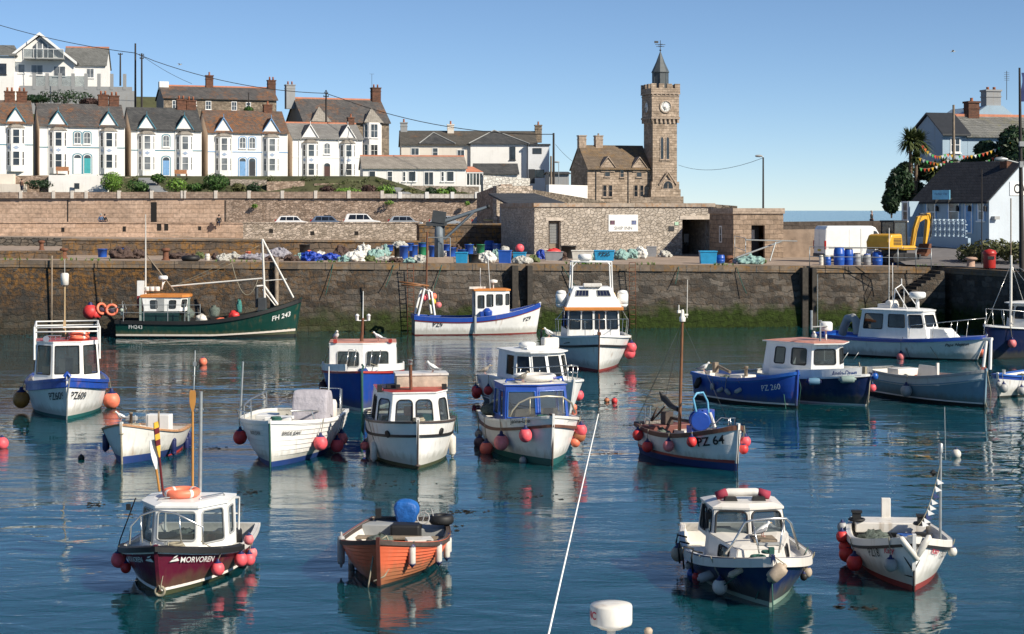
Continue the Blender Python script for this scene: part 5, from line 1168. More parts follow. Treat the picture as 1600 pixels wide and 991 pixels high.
b=Boat('grey and blue open boat with a white board amidships', 'boat', (1538, 637), 26, 6.6, 2.2, 1.45, .98, 1.05, GREYBL, rake=.1, bs=.12, boot=BLK_AF, gun=GREYP, gunh=.1, gunw=.03, td=.05, cock=.4, fore=.25, kw=.8, tx=.45, ts=.72, band=paint('pale_grey_paint', (.55, .58, .59), amt=.6), bandh=.4, deck=W_WORN, inner=W_WORN)
b.strip('boot_stripe', W_WORN, lambda t:.15, .05, .008);b.strip('rubbing_strake', GREYBL, lambda t:b.sheer(t)-.34, .04, .03)
b.part(MB().prism([(2.6, .75), (3.9, .75), (3.75, 1.35), (2.75, 1.35)],-.1,-.04, 'X').box2(-.12,-.02, 2.6, 2.68, .6, 1.5), 'white_board', W_WORN)
b.part(MB().box2(-.7, .4, 4.3, 5.0, .6, 1.15), 'engine_box', W_WORN, bev=.03)
b.part(MB().box2(-.9, .9, 1.6, 1.9, .72, .78), 'thwart', W_WORN)
pa=b.at(*q(1180, 680), .3);pb=b.at(*q(1185, 505), .3)
b.part(MB().tube([pa, pb], .06, 8).tube([b.at(*q(1140, 665), .7), b.at(*q(1160, 510), .7)], .06, 8).tube([b.at(*q(1140, 500), .7), b.at(*q(1195, 498), .3)], .06, 8), 'bow_frame', W_CAB)
b.part(MB().tube(ropeline(b.at(*q(1118, 690), .7), b.at(*q(1150, 900),-.2), .1), .016, 5).tube([(0,-.15, 1.4), (.15,-.2, .6), (.1,-.2,-.1)], .016, 5), 'mooring_rope', ROPE)
hang(b, 'grey and blue open boat', q, 3.811, [('b', 673, 800, 34, 0,-1, GREYF, 'round grey', 0)])
b=Boat('white cabin boat with blue gunwale, mushroom radar and grey inflatable aft', 'boat', (1525, 564), 50, 8.6, 2.8, 1.30, .98, 1.1, W_HULL, rake=.55, bs=.08, boot=BLK_AF, gun=BLUE, gunh=.16, gunw=.06, td=.6, cock=.5, fore=.1, kw=.78, tx=.42, ts=.85, deck=W_CAB, inner=BLUE2)
b.cabin([(0, 1.9), (.7, 2.3), (1.05, 3.2), (1.1, 6.0)], [(0, 2.3), (.65, 2.6), (.95, 3.3), (1.0, 5.8)], 1.0, 2.38, {0:[(.1, .9, .45, .88)], 1:[(.1, .9, .42, .88)], 2:[(.05, .40, .4, .88), (.52, .92, .32, .88)]}, rad=.06, over=.08, camber=.06, roofmat=W_CAB, glass=GLASSD, back='closed')
b.part(MB().box2(-.9, .9, 4.0, 4.05, 1.0, 1.7), 'cabin_seat', INTER)
b.part(frus(MB(), .6, 1.0, .45, 1.5, 1.0, 1.55, 0, 2.4), 'coachroof', W_CAB, bev=.05)
b.part(MB().tube([(0, 3.2, 2.4), (0, 3.2, 3.0)], .11, 10, r1=.08).lathe([(.2,-.06), (.4, 0), (.42, .08), (.42, .22), (.36, .28), (.05, .3)], (0, 3.2, 3.06), 20), 'radar_dome', WHITE)
b.part(MB().tube([(-.3, 5.0, 2.45), (.3, 5.0, 2.45)], .2, 12).tube([(-.5, 4.6, 2.72), (.3, 4.6, 2.72)], .18, 12).box((-.1, 4.8, 2.55), (.95, .75, .3)), 'liferaft_canister', W_WORN, bev=.04)
m=MB()
for sx in(-.6, .6):m.tube([(sx, 4.3, 2.4), (sx*.8, 4.2, 3.5), (0, 4.1, 3.7)], .03, 7).tube([(sx, 3.4, 2.4), (sx*.8, 4.2, 3.5)], .025, 6)
m.tube([(0, 4.1, 3.7), (0, 4.1, 4.0)], .03, 6);b.part(m, 'gantry', WHITE)
b.part(MB().tube([(-.4, 4.6, 2.5), (-.38, 4.6, 6.6)], .025, 6, r1=.015).tube([(-.2, 4.5, 2.5), (-.2, 4.5, 4.8)], .015, 5), 'aerial', WHITE)
m=MB();pl=[(-1.2, 3.0, 1.7), (-1.0, 1.8, 1.85), (-.6, .7, 2.0), (0,-.5, 2.15), (.6, .7, 2.0), (1.0, 1.8, 1.85)];m.tube(pl, .022, 6)
for p in pl:m.tube([V(p), V((p[0]*.96, p[1]+.1, 1.1))], .018, 6)
b.part(m, 'bow_rail', STEEL)
b.text('Papa Neptun', *q(975, 528), 4.5,-1, LETB, shear=.2, bold=.012)
b.part(MB().tube([(0,-.5, 1.4), (-.05,-.5, .5), (-.05,-.3,-.2)], .02, 5).tube(ropeline((-1.1, 2.2, 1.1), (-1.0, 1.5, .05), .05), .012, 5).tube(ropeline((-1.25, 3.4, 1.1), (-1.2, 3.0, .05), .05), .012, 5), 'mooring_rope', BLACK)
hang(b, 'mushroom radar boat', q, 3.811, [('b', 638, 602, 25, 0,-1, PINKD, 'pink', 0), ('b', 1125, 578, 24, 0, 1, ORF, 'orange', 0)])
p=b.M@V((-.3, 6.9, 1.0))
ro=empty('inflatable_dinghy', p, b.th+R(60), 'grey inflatable folded over in the stern of the white cabin boat', 'inflatable')
MB().tube([(-.75, 0, .1), (-.6, 0, .75), (-.3, 0, .92), (.25, 0, .85), (.6, 0, .4), (.8, 0, .0)], .22, 12).build('tube', GREYP, ro)
b=Boat('navy hulled boat with a white cabin cut off by the right edge', 'boat', (1552, 561),-62, 8.5, 2.9, 1.75, 1.5, 1.3, NAVY, rake=.6, bs=.06, boot=BLK_AF, gun=W_CAB, gunh=.08, gunw=.05, td=.6, cock=.5, fore=.08, kw=.75, tx=.42, ts=.85)
b.cabin([(0, 1.2), (.8, 1.6), (1.1, 2.4), (1.15, 5.0)], [(0, 1.5), (.75, 1.8), (1.0, 2.5), (1.05, 5.0)], 1.4, 2.75, {0:[(.1, .9, .45, .9)], 1:[(.1, .9, .45, .9)], 2:[(.08, .4, .45, .9), (.5, .9, .45, .9)]}, rad=.06, over=.12, eave=.15, camber=.05, back='closed', glass=GLASSD)
b.part(MB().tube([b.at(1579, 528, 1.6), b.at(1580, 399, 1.6)], .08, 9, r1=.06), 'mast', W_WORN)
m=MB();mt=b.at(1580, 412, 1.6)
for e in((0,-.4, 1.9), (-1.0, 3.5, 1.6), (1.0, 3.5, 1.6), (0, 6, 2.8)):m.tube([mt, V(e)], .012, 5)
b.part(m, 'stay', STEEL)
m=MB();pl=[(1.1, 2.6, 2.2), (.8, 1.3, 2.4), (.4, .3, 2.5), (0,-.5, 2.55), (-.4, .3, 2.5), (-.8, 1.3, 2.4), (-1.1, 2.6, 2.2)];m.tube(pl, .024, 6)
for p in pl:m.tube([V(p), V((p[0]*.96, p[1]+.1, 1.5))], .018, 6)
b.part(m, 'bow_rail', STEEL)
b.text('Bucket', *q(1215, 445), 6, 1, LETB, shear=.2, bold=.01, z=1.9)if False else None
hang(b, 'right edge navy boat', q, 3.811, [('b', 1303, 520, 25, 0, 1, PINKD, 'pink', 0)])
b=Boat('white round-sterned dinghy with a broad blue band at the right edge', 'boat', (1561, 622),-38, 4.6, 1.9, .98, .78, .8, W_HULL, rake=.15, bs=.08, boot=BLK_AF, gun=BLUE2, gunh=.06, gunw=.03, band=BLUE, bandh=.2, td=.1, cock=.4, fore=.2, kw=.8, tx=.5, ts=.7, deck=GREYP, inner=W_WORN)
b.part(MB().box2(-.8, .8, 1.4, 1.65, .5, .55), 'thwart', W_WORN)
b.part(MB().lathe([(.06, 0), (.06, .22), (.08, .24)], (0, .5, .85), 10), 'mooring_post', W_WORN)
hang(b, 'right edge dinghy', q, 3.811, [('b', 1180, 770, 18, 0, 1, GREYF, 'small grey', 0), ('b', 1250, 790, 27, 0, 1, GREYF, 'grey', 0), ('b', 1356, 800, 25, 0, 1, GREYF, 'grey', 0)])
q=zoomer(820, 640, 2.823)
b=Boat('white cabin boat below the camera showing only radar dome and whip aerial', 'boat', (1130, 1420), 60, 6.5, 2.4, 1.1, .9, .85, W_HULL, rake=.3, td=.6, cock=.4, deck=DECK, X=2.3)
b.root.location=V((.9, 19.2, 0));b.root.rotation_euler.z=R(75);b.th=R(75)
b.M=Matrix.Translation(V((.9, 19.2, 0)))@Matrix.Rotation(R(75), 4, 'Z')@T(0,-b.L*.5, 0);WM[b.root.name]=b.M.copy()
b.cabin([(.7, 1.6), (.85, 2.2), (.9, 4.6)], [(.65, 1.7), (.8, 2.3), (.84, 4.6)], .8, 2.3, {'F':[(.1, .9, .4, .9)], 0:[(.1, .9, .4, .9)], 1:[(.1, .45, .4, .9), (.55, .9, .4, .9)]}, rad=.08)
iv=b.M.inverted()
d0=20.0
c=iv@P(955, 968, d0);r=33/F*d0
b.part(MB().lathe([(r*.55,-.10), (r*.75,-.07), (r*.97,-.05), (r,-.02), (r, .15), (r*.96, .17), (r*.3, .18), (1e-3, .18)], c, 30).tube([c-V((0, 0, .1)), V((c.x, c.y, 2.3))], .05, 8), 'radar_dome', paint('stained_radar_white', (.76, .73, .67), amt=.9, dirt=(.35, .2, .1)))
Mr=Matrix.Translation(c+V((0, 0, .07)))@Matrix.Rotation(-b.th, 4, 'Z')
pts, fs=text_mesh('NC', .12, 0, .015);mt=MB()
mt.add([Mr@V((math.sin(x/r-1.2)*(r+.003),-math.cos(x/r-1.2)*(r+.003), y))for x, y in pts], fs);b.part(mt, 'lettering', LETR)
b.part(MB().tube([iv@P(855, 1000, 19.0), iv@P(935, 647, 20.5)], .013, 8, r1=.006).tube([V(((iv@P(855, 1000, 19.0)).x, (iv@P(855, 1000, 19.0)).y, 2.2)), iv@P(855, 992, 19.0)], .022, 8), 'whip_aerial', WHITE)
c=iv@P(1013, 986, d0);b.part(MB().lathe([(.015,-.4), (.02,-.05), (.045,-.03), (.05, .01), (.03, .035), (1e-3, .04)], c, 12), 'satellite_aerial', DIRTF)
for(px, py, r, mat, lab)in((317, 570, .21, ORF, 'pink mooring buoy floating in front of the green trawler'), (948, 628, .11, M('brown_fender'), 'small brown float on the water beside the white flybridge boat reflection'), (960, 629, .12, REDF, 'small red float right of a brown float on open water'), (1494, 714, .15, WHTF, 'white buoy floating behind the mast of boat PZ18'), (3, 700, .21, PINK, 'pink buoy cut by the left edge of the picture'), (817, 722, .11, GREYF, 'small grey float beside the bow of the blue cabined boat'), (896, 640, .14, ORF, 'orange float between the white cruiser and the blue cabined boat'), (127, 718, .10, BLACK, 'small black float left of the small white open boat')):
 d=DW(py);ro=empty('mooring_buoy', (PX(px, d), d,-.04), 0, lab, 'buoy', 'mooring buoys on the water')
 MB().ball((0, 0, r*.85), r, 18).build('ball', mat, ro);MB().lathe([(r*.35, r*1.75), (r*.2, r*2.05), (r*.1, r*2.1)], (0, 0, 0), 10).build('eye', NAVYF, ro)
for k, b in enumerate(BOATS):
 t=.17 if b.td>.1 else .3;z=b.sheer(t)-(b.fore if t<b.td else b.cock);y=b.L*t
 b.part(MB().torus((.12-.1*(k%3), y, z+.05), .16, .035, 16, 6).torus((.12-.1*(k%3), y, z+.10), .13, .03, 16, 6), 'rope_coil', (ROPE, ROPEB, ROPEG)[k%3])
 b.part(MB().box((-.15, y+.35, z+.06), (.05, .22, .05)).box((-.15, y+.35, z+.02), (.05, .07, .08)), 'cleat', GALV)
 if b.td<.7:
  y=b.L*(b.td+.62*(1-b.td));z=b.sheer(.85)-b.cock
  b.part(MB().box((b.B*.2, y, z+.14), (.55, .4, .28), .3), 'fish_crate', (TUBX, W_WORN, ORF)[k%3]);b.part(MB().blob((-b.B*.18, y+.1, z), (.34, .3, .2), k, 14, .35), 'net_pile', NETG)
def watermat(name, base, fine=1.0, far=False):
 m, nt, b=newmat(name);n=N(nt)
 b.inputs['Base Color'].default_value=c4(base);b.inputs['IOR'].default_value=1.333;b.inputs['Subsurface Weight'].default_value=0 if far else 1;b.inputs['Subsurface Scale'].default_value=1.0;b.inputs['Subsurface Radius'].default_value=(.4, 1.3, 1.4);b.inputs['Roughness'].default_value=.015 if not far else .12
 tc=n.n('ShaderNodeTexCoord')
 def mp(sc):
  k=n.n('ShaderNodeMapping');k.inputs['Scale'].default_value=sc;n.l(tc.outputs['Object'], k.inputs['Vector']);return k.outputs[0]
 if far:
  n.bump(n.noise(mp((.5, .12, 1)), 1, 3, .6), 1, .5, b);return m
 big=n.noise(mp((.16, .34, 1)), 1, 2, .5, .4)
 mid=n.noise(mp((.75, 1.5, 1)), 1, 2, .5, .6)
 fin=n.noise(mp((5.0, 8.0, 1)), 1, 3, .55, .3)
 patch=n.ramp(n.noise(mp((.035, .075, 1)), 1, 3, .55, .3), .44, .60)
 h=n.mul(n.mul(big, .07), n.mul(mid, .018), 'ADD')
 h=n.mul(h, n.mul(n.mul(fin, n.mul(patch, .85)), .0105*fine), 'ADD')
 n.bump(h, 1, 1.0, b)
 return m
WATER=watermat('harbour_water', (.003, .046, .060));SEA=watermat('sea_water', (.012, .085, .105), far=True)
mb=MB();mb.poly([(-160, 4, 0), (160, 4, 0), (160, 260, 0), (-160, 260, 0)])
tag(mb.build('harbour_water', WATER), kind='structure')
mb=MB();mb.poly([(-30000, 100,-.25), (30000, 100,-.25), (30000, 60000,-.25), (-30000, 60000,-.25)])
tag(mb.build('sea', SEA), kind='structure')
mb=MB();mb.poly([(-400,-60,-4), (400,-60,-4), (400, 500,-4), (-400, 500,-4)])
tag(mb.build('harbour_bed', M('mud', (.05, .05, .04), .9)), kind='structure')
QA=R(8.6);Q0=V((0, 113.18, 0))
def qp(u, y=0, z=0):return Matrix.Translation(Q0)@Matrix.Rotation(QA, 4, 'Z')@V((u, y, z))
QM=Matrix.Translation(Q0)@Matrix.Rotation(QA, 4, 'Z')
def qu(px):k=(px-800)/F;return(k*Q0.y)/(math.cos(QA)-k*math.sin(QA))
def qz(u):return 4.13-.0117*u
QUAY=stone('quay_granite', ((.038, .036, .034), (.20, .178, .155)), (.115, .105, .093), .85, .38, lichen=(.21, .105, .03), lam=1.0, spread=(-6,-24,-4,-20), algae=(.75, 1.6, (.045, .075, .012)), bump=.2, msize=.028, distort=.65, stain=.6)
COPING=stone('coping_granite', ((.13, .105, .085), (.25, .20, .155)), (.08, .07, .06), 1.6, .6, lichen=(.24, .13, .04), lam=.7, bump=.04, msize=.012)
CONC=M('quay_concrete', (.34, .26, .20), .9, var=.4, vs=.9, bump=.02, bs=6)
MOSSY=stone('mossy_granite', ((.09, .07, .055), (.17, .13, .10)), (.04, .035, .03), .9, .4, lichen=(.25, .125, .03), lam=.75, bump=.08, msize=.025, distort=.4, stain=.5)
ASHLAR=stone('pink_ashlar', ((.56, .385, .275), (.67, .48, .36)), (.40, .28, .20), 1.5, .55, bump=.05, msize=.015, stain=.35, distort=.12, mfac=.6)
RUBBLE=stone('pink_rubble', ((.33, .235, .175), (.62, .47, .37)), (.45, .35, .27), .42, .24, bump=.10, rubble=True, stain=.4)
PALER=stone('pale_rubble', ((.36, .30, .24), (.68, .58, .49)), (.48, .41, .34), .45, .24, bump=.10, rubble=True, stain=.3)
TOWERST=stone('tower_granite', ((.36, .275, .205), (.58, .46, .36)), (.30, .24, .19), .75, .34, bump=.05, msize=.014, stain=.35, distort=.12)
TOWERDR=stone('dressed_granite', ((.42, .33, .26), (.50, .40, .32)), (.3, .24, .19), 1.2, .5, bump=.02, msize=.01, stain=.2)
HUTST=stone('hut_rubble', ((.46, .40, .335), (.62, .55, .475)), (.50, .44, .375), .34, .22, bump=.09, rubble=True, stain=.2, distort=.4)
BRICK=stone('chimney_brick', ((.12, .055, .038), (.22, .095, .058)), (.10, .08, .065), .3, .1, bump=.01, msize=.01, stain=.5)
GREYST=stone('grey_house_stone', ((.20, .16, .12), (.36, .29, .22)), (.26, .22, .18), .5, .28, bump=.05, rubble=True, stain=.3)
ul, ur=-64.0, qu(1466)
n=60;mb=MB()
for i in range(n):
 a, c=ul+(ur-ul)*i/n, ul+(ur-ul)*(i+1)/n
 lv=lambda u:[V((u,-.55,-3)), V((u,-.36, .0)), V((u,-.16, qz(u)*.55)), V((u, 0, qz(u)-.42))]
 A, B=lv(a), lv(c)
 for k in range(3):mb.add([A[k], B[k], B[k+1], A[k+1]], [(0, 1, 2, 3)], 0)
qw=mb.build('quay_wall', QUAY);qw.location=Q0;qw.rotation_euler.z=QA;WM[qw.name]=QM.copy()
tag(qw, 'high dark granite quay wall across the back of the harbour, green weed at its foot', 'wall')
mb=MB()
for i in range(n):
 a, c=ul+(ur-ul)*i/n, ul+(ur-ul)*(i+1)/n
 s=-.05-.03*(i%3)
 mb.add([V((a, s, qz(a)-.42)), V((c, s, qz(c)-.42)), V((c, s, qz(c))), V((a, s, qz(a))), V((a, .9, qz(a)+.004)), V((c, .9, qz(c)+.004)), V((a, .1, qz(a)-.42)), V((c, .1, qz(c)-.42))], [(0, 1, 2, 3), (3, 2, 5, 4), (6, 7, 1, 0)])
mb.build('coping', COPING, qw)
m=MB()
for px, w in((803, .38), (826, .32), (1254, .38), (1268, .28)):
 u=qu(px);m.box2(u-w/2, u+w/2,-.62,-.05,-2, qz(u)-.1)
m.build('recess_shade_strip', M('recess_shade_dark', (.05, .042, .034), .8, var=.5, vs=5, bump=.02), qw)  # dark strips proud of the wall, standing in for shaded recesses
m=MB()
for px in(432, 82):
 u=qu(px);m.tube([(u,-.55,-1), (u,-.3, qz(u)+.3)], .13 if px==432 else .05, 8)
m.build('mooring_pole', WOODG, qw)
m=MB()
for px in(985, 640):
 u=qu(px)
 for k in range(14):m.tube([(u-.2,-.65, .3+k*.3), (u+.2,-.65, .3+k*.3)], .02, 5)
 for s in(-.2, .2):m.tube([(u+s,-.7, 0), (u+s,-.55, 4.2)], .025, 5)
m.build('ladder', RUST, qw)
m=MB()
for px, l in((690, 2.2), (878, 1.6), (615, 1.5), (520, 2.0), (1150, 1.8), (1060, 1.2)):
 u=qu(px);m.tube(ropeline((u,-.1, qz(u)-.1), (u+rnd.uniform(-1, 1),-.55, qz(u)-l), .1), .025, 5)
m.build('hanging_rope', ROPEG, qw)
mb=MB();nx, ny=40, 14
g=[]
for j in range(ny+1):
 for i in range(nx+1):
  u=ul+(ur-ul)*i/nx;y=.85+(132-.85)*(j/ny)**1.5
  g.append(V((u, y, qz(u)+.02*j*.0)))
mb.add(g, [(j*(nx+1)+i, j*(nx+1)+i+1, (j+1)*(nx+1)+i+1, (j+1)*(nx+1)+i)for j in range(ny)for i in range(nx)])
o=mb.build('quay_pavement', CONC);o.location=Q0;o.rotation_euler.z=QA;tag(o, kind='structure')
RC=qp(ur, 0, 0);RE=V((33.5, 100.0, 0));dv=(RE-RC);dl=dv.length;dv.normalize()
RM=frame_on(RC, RE)
RM=Matrix(((dv.x,-dv.y, 0, RC.x), (dv.y, dv.x, 0, RC.y), (0, 0, 1, 0), (0, 0, 0, 1)))
mb=MB()
mb.box2(-.3, dl+30, .0, .9,-3, 3.42)
rw=mb.build('return_wall', QUAY);rw.matrix_world=RM;WM[rw.name]=RM.copy()
tag(rw, 'shaded quay wall running towards the camera at the right edge', 'wall')
MB().box2(-.4, dl+30,-.06, .95, 3.42, 3.80).build('coping', COPING, rw)
ASPH=M('grey_asphalt', (.16, .15, .15), .9, var=.25, vs=.8, bump=.01)
def shore(x, y):
 t=min(1, max(0, (y-116)/14.0));z=3.78+1.15*t
 k=max(0, x-27-(y-117)*.16);z+=min(1.0, k*.03)
 hx=x-(31.2+max(0, (y-139))*.22)
 if y>139:z+=max(0, min(6.5, (hx)*.75))*min(1, (y-139)/8)
 return z
mb=MB();gx, gy=48, 60;vs=[]
for j in range(gy+1):
 for i in range(gx+1):
  y=98+(190-98)*j/gy
  xl=(RC.x+(RC.y-y)/(RC.y-RE.y)*(RE.x-RC.x)+.6)if y<RC.y else RC.x-2.0
  x=xl+(95-xl)*(i/gx)**1.4
  vs.append(V((x, y, shore(x, y))))
mb.add(vs, [(j*(gx+1)+i, j*(gx+1)+i+1, (j+1)*(gx+1)+i+1, (j+1)*(gx+1)+i)for j in range(gy)for i in range(gx)], 0, True)
tag(mb.build('shore_ground', ASPH), kind='structure')
mb=MB();gx, gy=40, 30;vs=[];q=random.Random(4)
for j in range(gy+1):
 for i in range(gx+1):
  y=139.5+48*j/gy;x=30.6+(y-139.5)*.215+66*(i/gx)**1.5;vs.append(V((x, y, shore(x, y)+.12+q.uniform(0, .35))))
mb.add(vs, [(j*(gx+1)+i, j*(gx+1)+i+1, (j+1)*(gx+1)+i+1, (j+1)*(gx+1)+i)for j in range(gy)for i in range(gx)], 0, True)
for v in vs:
 if v.y<165 and v.x<60:mb.leaves(v, (1.1, 1.1, .5), 26, .3, int(v.x*31+v.y*7), .6)
tag(mb.build('hill_slope', leafmat('ground_ivy', (.008, .018, .007), (.03, .05, .018))), kind='structure')
st=MB();ns=18
for k in range(ns):
 u1=ur-.3-k*.32;z=qz(ur)-.2*(k+1)
 st.box2(u1-.32, u1,-1.9,-.15,-2.5, z)
s=st.build('quay_steps', QUAY);s.location=Q0;s.rotation_euler.z=QA;tag(s, 'stone steps going down the quay wall in its shaded right corner', 'steps')
def wallx(name, label, px0, px1, d0, d1, yt0, yt1, zb, th, mat, cat='wall', cop=None, group=None):
 """wall between two photo columns standing at depths d0, d1"""
 A=V((PX(px0, d0), d0, 0));B=V((PX(px1, d1), d1, 0));Mx=frame_on(A, B);L=(B-A).length
 za, zc=PZ(yt0, d0), PZ(yt1, d1)
 mb=MB();vs=[(0, 0, zb), (L, 0, zb), (L, 0, zc), (0, 0, za), (0, th, zb), (L, th, zb), (L, th, zc), (0, th, za)]
 mb.add(vs, [(0, 1, 2, 3), (3, 2, 6, 7), (5, 4, 7, 6), (0, 3, 7, 4), (1, 5, 6, 2)])
 o=mb.build(name, mat);o.matrix_world=Mx@T(0, 0, 0);WM[o.name]=Mx.copy();tag(o, label, cat, group)
 if cop:
  c=MB();e=.08
  vs=[(-e,-e, za), (L+e,-e, zc), (L+e,-e, zc+cop[0]), (-e,-e, za+cop[0]), (-e, th+e, za), (L+e, th+e, zc), (L+e, th+e, zc+cop[0]), (-e, th+e, za+cop[0])]
  c.add(vs, [(0, 1, 2, 3), (3, 2, 6, 7), (5, 4, 7, 6), (0, 3, 7, 4), (1, 5, 6, 2), (0, 4, 5, 1)]);c.build('coping', cop[1], o)
 return o, Mx, L
pw, Mx, L=wallx('pier_parapet', 'low lichen-stained wall along the back of the quay', 97, 655, 122.0, 128.0, 375.5, 379, 3.5, 1.2, MOSSY, cop=(.12, COPING))
wallx('shade_toned_mossy_wall', 'mossy wall left of the harbour hut, its shadow put into the dark stone', 655, 790, 150, 152, 352, 351, 3.5, 1.0, MOSSY, cop=(.10, COPING))  # the shadow on this wall is put into its dark stone colour
wallx('stone_ledge', 'low mossy stone block at the left end of the quay',-40, 97, 111.5, 112.5, 392.5, 392.5, 3.5, 1.6, MOSSY)
wallx('rubble_bank', 'low dark rubble bank behind the left end of the quay',-60, 105, 150, 150, 370, 372, 3.5, 1.5, stone('grey_rubble', ((.10, .10, .095), (.24, .2, .16)), (.06, .055, .05), .6, .3, rubble=True, bump=.15))
o, Mx, L=wallx('road_wall', 'pinkish granite road wall with square weep holes',-60, 380, 203, 205, 348.5, 350, 3.0, .8, ASHLAR, cop=(.15, ASHLAR))
m=MB();
for px, py, w, h in((99, 359, .35, .5), (194, 358, .35, .6), (248, 354, .5, .95), (259, 354, .45, .95), (311, 357, .35, .45)):
 d=204;u=(Mx.inverted()@P(px, py, d)).x;z=PZ(py, d);m.box2(u-w/2, u+w/2,-.02, .25, z-h/2, z+h/2)
m.build('weep_hole', M('hole_dark', (.012, .01, .009), .9), o)
o, Mx, L=wallx('patched_road_wall', 'mottled road wall of pale patched rubble beneath the parked cars', 380, 655, 202, 204, 349.5, 349, 3.0, .8, PALER, cop=(.15, PALER))
m=MB()
for px, py in((488, 364.5), (557, 364.5), (424, 361)):
 d=203;u=(Mx.inverted()@P(px, py, d)).x;z=PZ(py, d);m.box2(u-.22, u+.22,-.02, .25, z-.22, z+.22)
m.build('weep_hole', M('hole_dark'), o)
o, Mx, L=wallx('terrace_wall', 'tall smooth pink granite wall under the terrace gardens',-60, 352, 222, 222, 308.5, 309.5, 5.0, 1.0, ASHLAR, cop=(.18, ASHLAR))
m=MB()
for px, y0, y1 in((240.5, 316, 347), (106, 313, 348), (352, 313, 346)):
 u=(Mx.inverted()@P(px, 330, 222)).x;w=.35 if px==240.5 else .06;m.box2(u-w, u+w,-.04, .2, PZ(y1, 222), PZ(y0, 222))
m.build('drain_slot', M('hole_dark'), o)
wallx('garden_rubble_wall', 'tall rubble wall with plants in its joints, right part above the parked cars', 352, 752, 222, 222.5, 309.5, 311, 5.0, 1.0, RUBBLE, cop=(.18, RUBBLE))
wallx('rubble_buttress', 'rough rubble wall end beside the slate shed', 745, 783, 205, 190, 302, 288, 4.0, 1.2, RUBBLE)
mb=MB();mb.poly([(-95, 205.9, 5.4), (-3, 205.9, 5.4), (-3, 223, 5.4), (-95, 223, 5.4)]);tag(mb.build('upper_road', ASPH), kind='structure')
def hill(x, y):
 z=9.1+.7*min(1, max(0, (y-223)/8.0))+2.2*min(1, max(0, (y-231)/2.6))
 if y>255+max(0, (x+70))*.25:
  k=max(0, y-(255+max(0, (x+70))*.25));z+=min(14, k*.45)*min(1, max(0, (-25-x)/22))
 if x>-18:z-=min(3, (x+18)*.3)
 return z
mb=MB();gx, gy=50, 40;vs=[]
for j in range(gy+1):
 for i in range(gx+1):
  x, y=-140+(2+140)*i/gx, 222.8+130*(j/gy)**1.6
  vs.append(V((x, y, hill(x, y))))
mb.add(vs, [(j*(gx+1)+i, j*(gx+1)+i+1, (j+1)*(gx+1)+i+1, (j+1)*(gx+1)+i)for j in range(gy)for i in range(gx)], 0, True)
hv=[v for v in vs if-80<v.x<-2 and 223<v.y<234]
gc=MB();q=random.Random(8)
for _ in range(420):
 x, y=q.uniform(-75,-4), q.choice((q.uniform(223.2, 231), q.uniform(231, 233.5)));s_=q.uniform(.15, .5);gc.leaves((x, y, hill(x, y)+.05), (s_*1.6, s_, s_*.7), 16, .2, int(x*77+y), .7)
tag(gc.build('garden_planting', leafmat('leaf_mixed', (.03, .05, .012), (.13, .15, .06))), 'low mixed planting covering the terrace gardens', 'planting', kind='stuff')
tag(mb.build('hillside', M('rough_grass', (.07, .075, .03), .95, var=.5, vs=.4, bump=.05)), kind='structure')
mb=MB();mb.poly([(-3, 185, 6.5), (60, 185, 5), (60, 330, 5), (-3, 330, 7)]);tag(mb.build('headland', M('rough_grass')), kind='structure')
wallx('breakwater', 'long low breakwater wall in front of the open sea', 1200, 1480, 176, 170, 347, 344,-1, 3.0, stone('breakwater_stone', ((.24, .19, .15), (.36, .29, .23)), (.15, .12, .1), 1.2, .5, bump=.05))
wallx('concrete_yard_wall', 'plain concrete yard wall between the small hut and the white van', 1222, 1300, 142, 142, 359, 358, 3.0, .4, CONC)
RENDERW=render_mat('white_render', (.80, .79, .77));RENDERC=render_mat('cream_render', (.72, .66, .58));RENDERB=render_mat('brown_render', (.70, .55, .43), stain=.25);RENDERG=render_mat('grey_render', (.30, .31, .32), stain=.4)
RENDERBL=render_mat('pale_blue_render', (.33, .44, .54))
SL_RUST=slate('lichen_slate', (.085, .075, .07), (.15, .125, .11), (.27, .11, .04), 1.0);SL_MIX=slate('mixed_slate', (.075, .075, .078), (.13, .12, .115), (.30, .12, .035), .48);SL_DK=slate('dark_slate', (.055, .058, .062), (.10, .10, .10), (.22, .12, .05), .15)
SL_GREY=slate('clean_grey_slate', (.21, .205, .20), (.27, .265, .255));SL_BLK=slate('black_slate', (.022, .024, .03), (.035, .037, .044))
SL_BUFF=slate('buff_slate', (.27, .245, .215), (.36, .33, .29));SL_STONE=slate('brown_slate', (.13, .10, .075), (.20, .155, .115), (.26, .16, .07), .6)
TERRA=M('terracotta_ridge', (.50, .20, .12), .8, var=.25, vs=3);PANE=hpane('house_pane');PANEC=hpane('curtained_pane', (.07, .075, .08));PANEB=hpane('black_pane', (.006, .008, .012))
TEAL=M('teal_paint', (.03, .20, .26), .5);LBLUE=M('light_blue_paint', (.16, .33, .58), .5);DBROWN=M('brown_door', (.07, .03, .025), .5);PVC=M('white_window_paint', (.80, .80, .79), .4, var=.05)
TRIMB=M('teal_trim', (.05, .20, .28), .6);ANTH=M('anthracite', (.03, .033, .038), .5);POT=M('clay_pot', (.34, .12, .06), .8, var=.3)
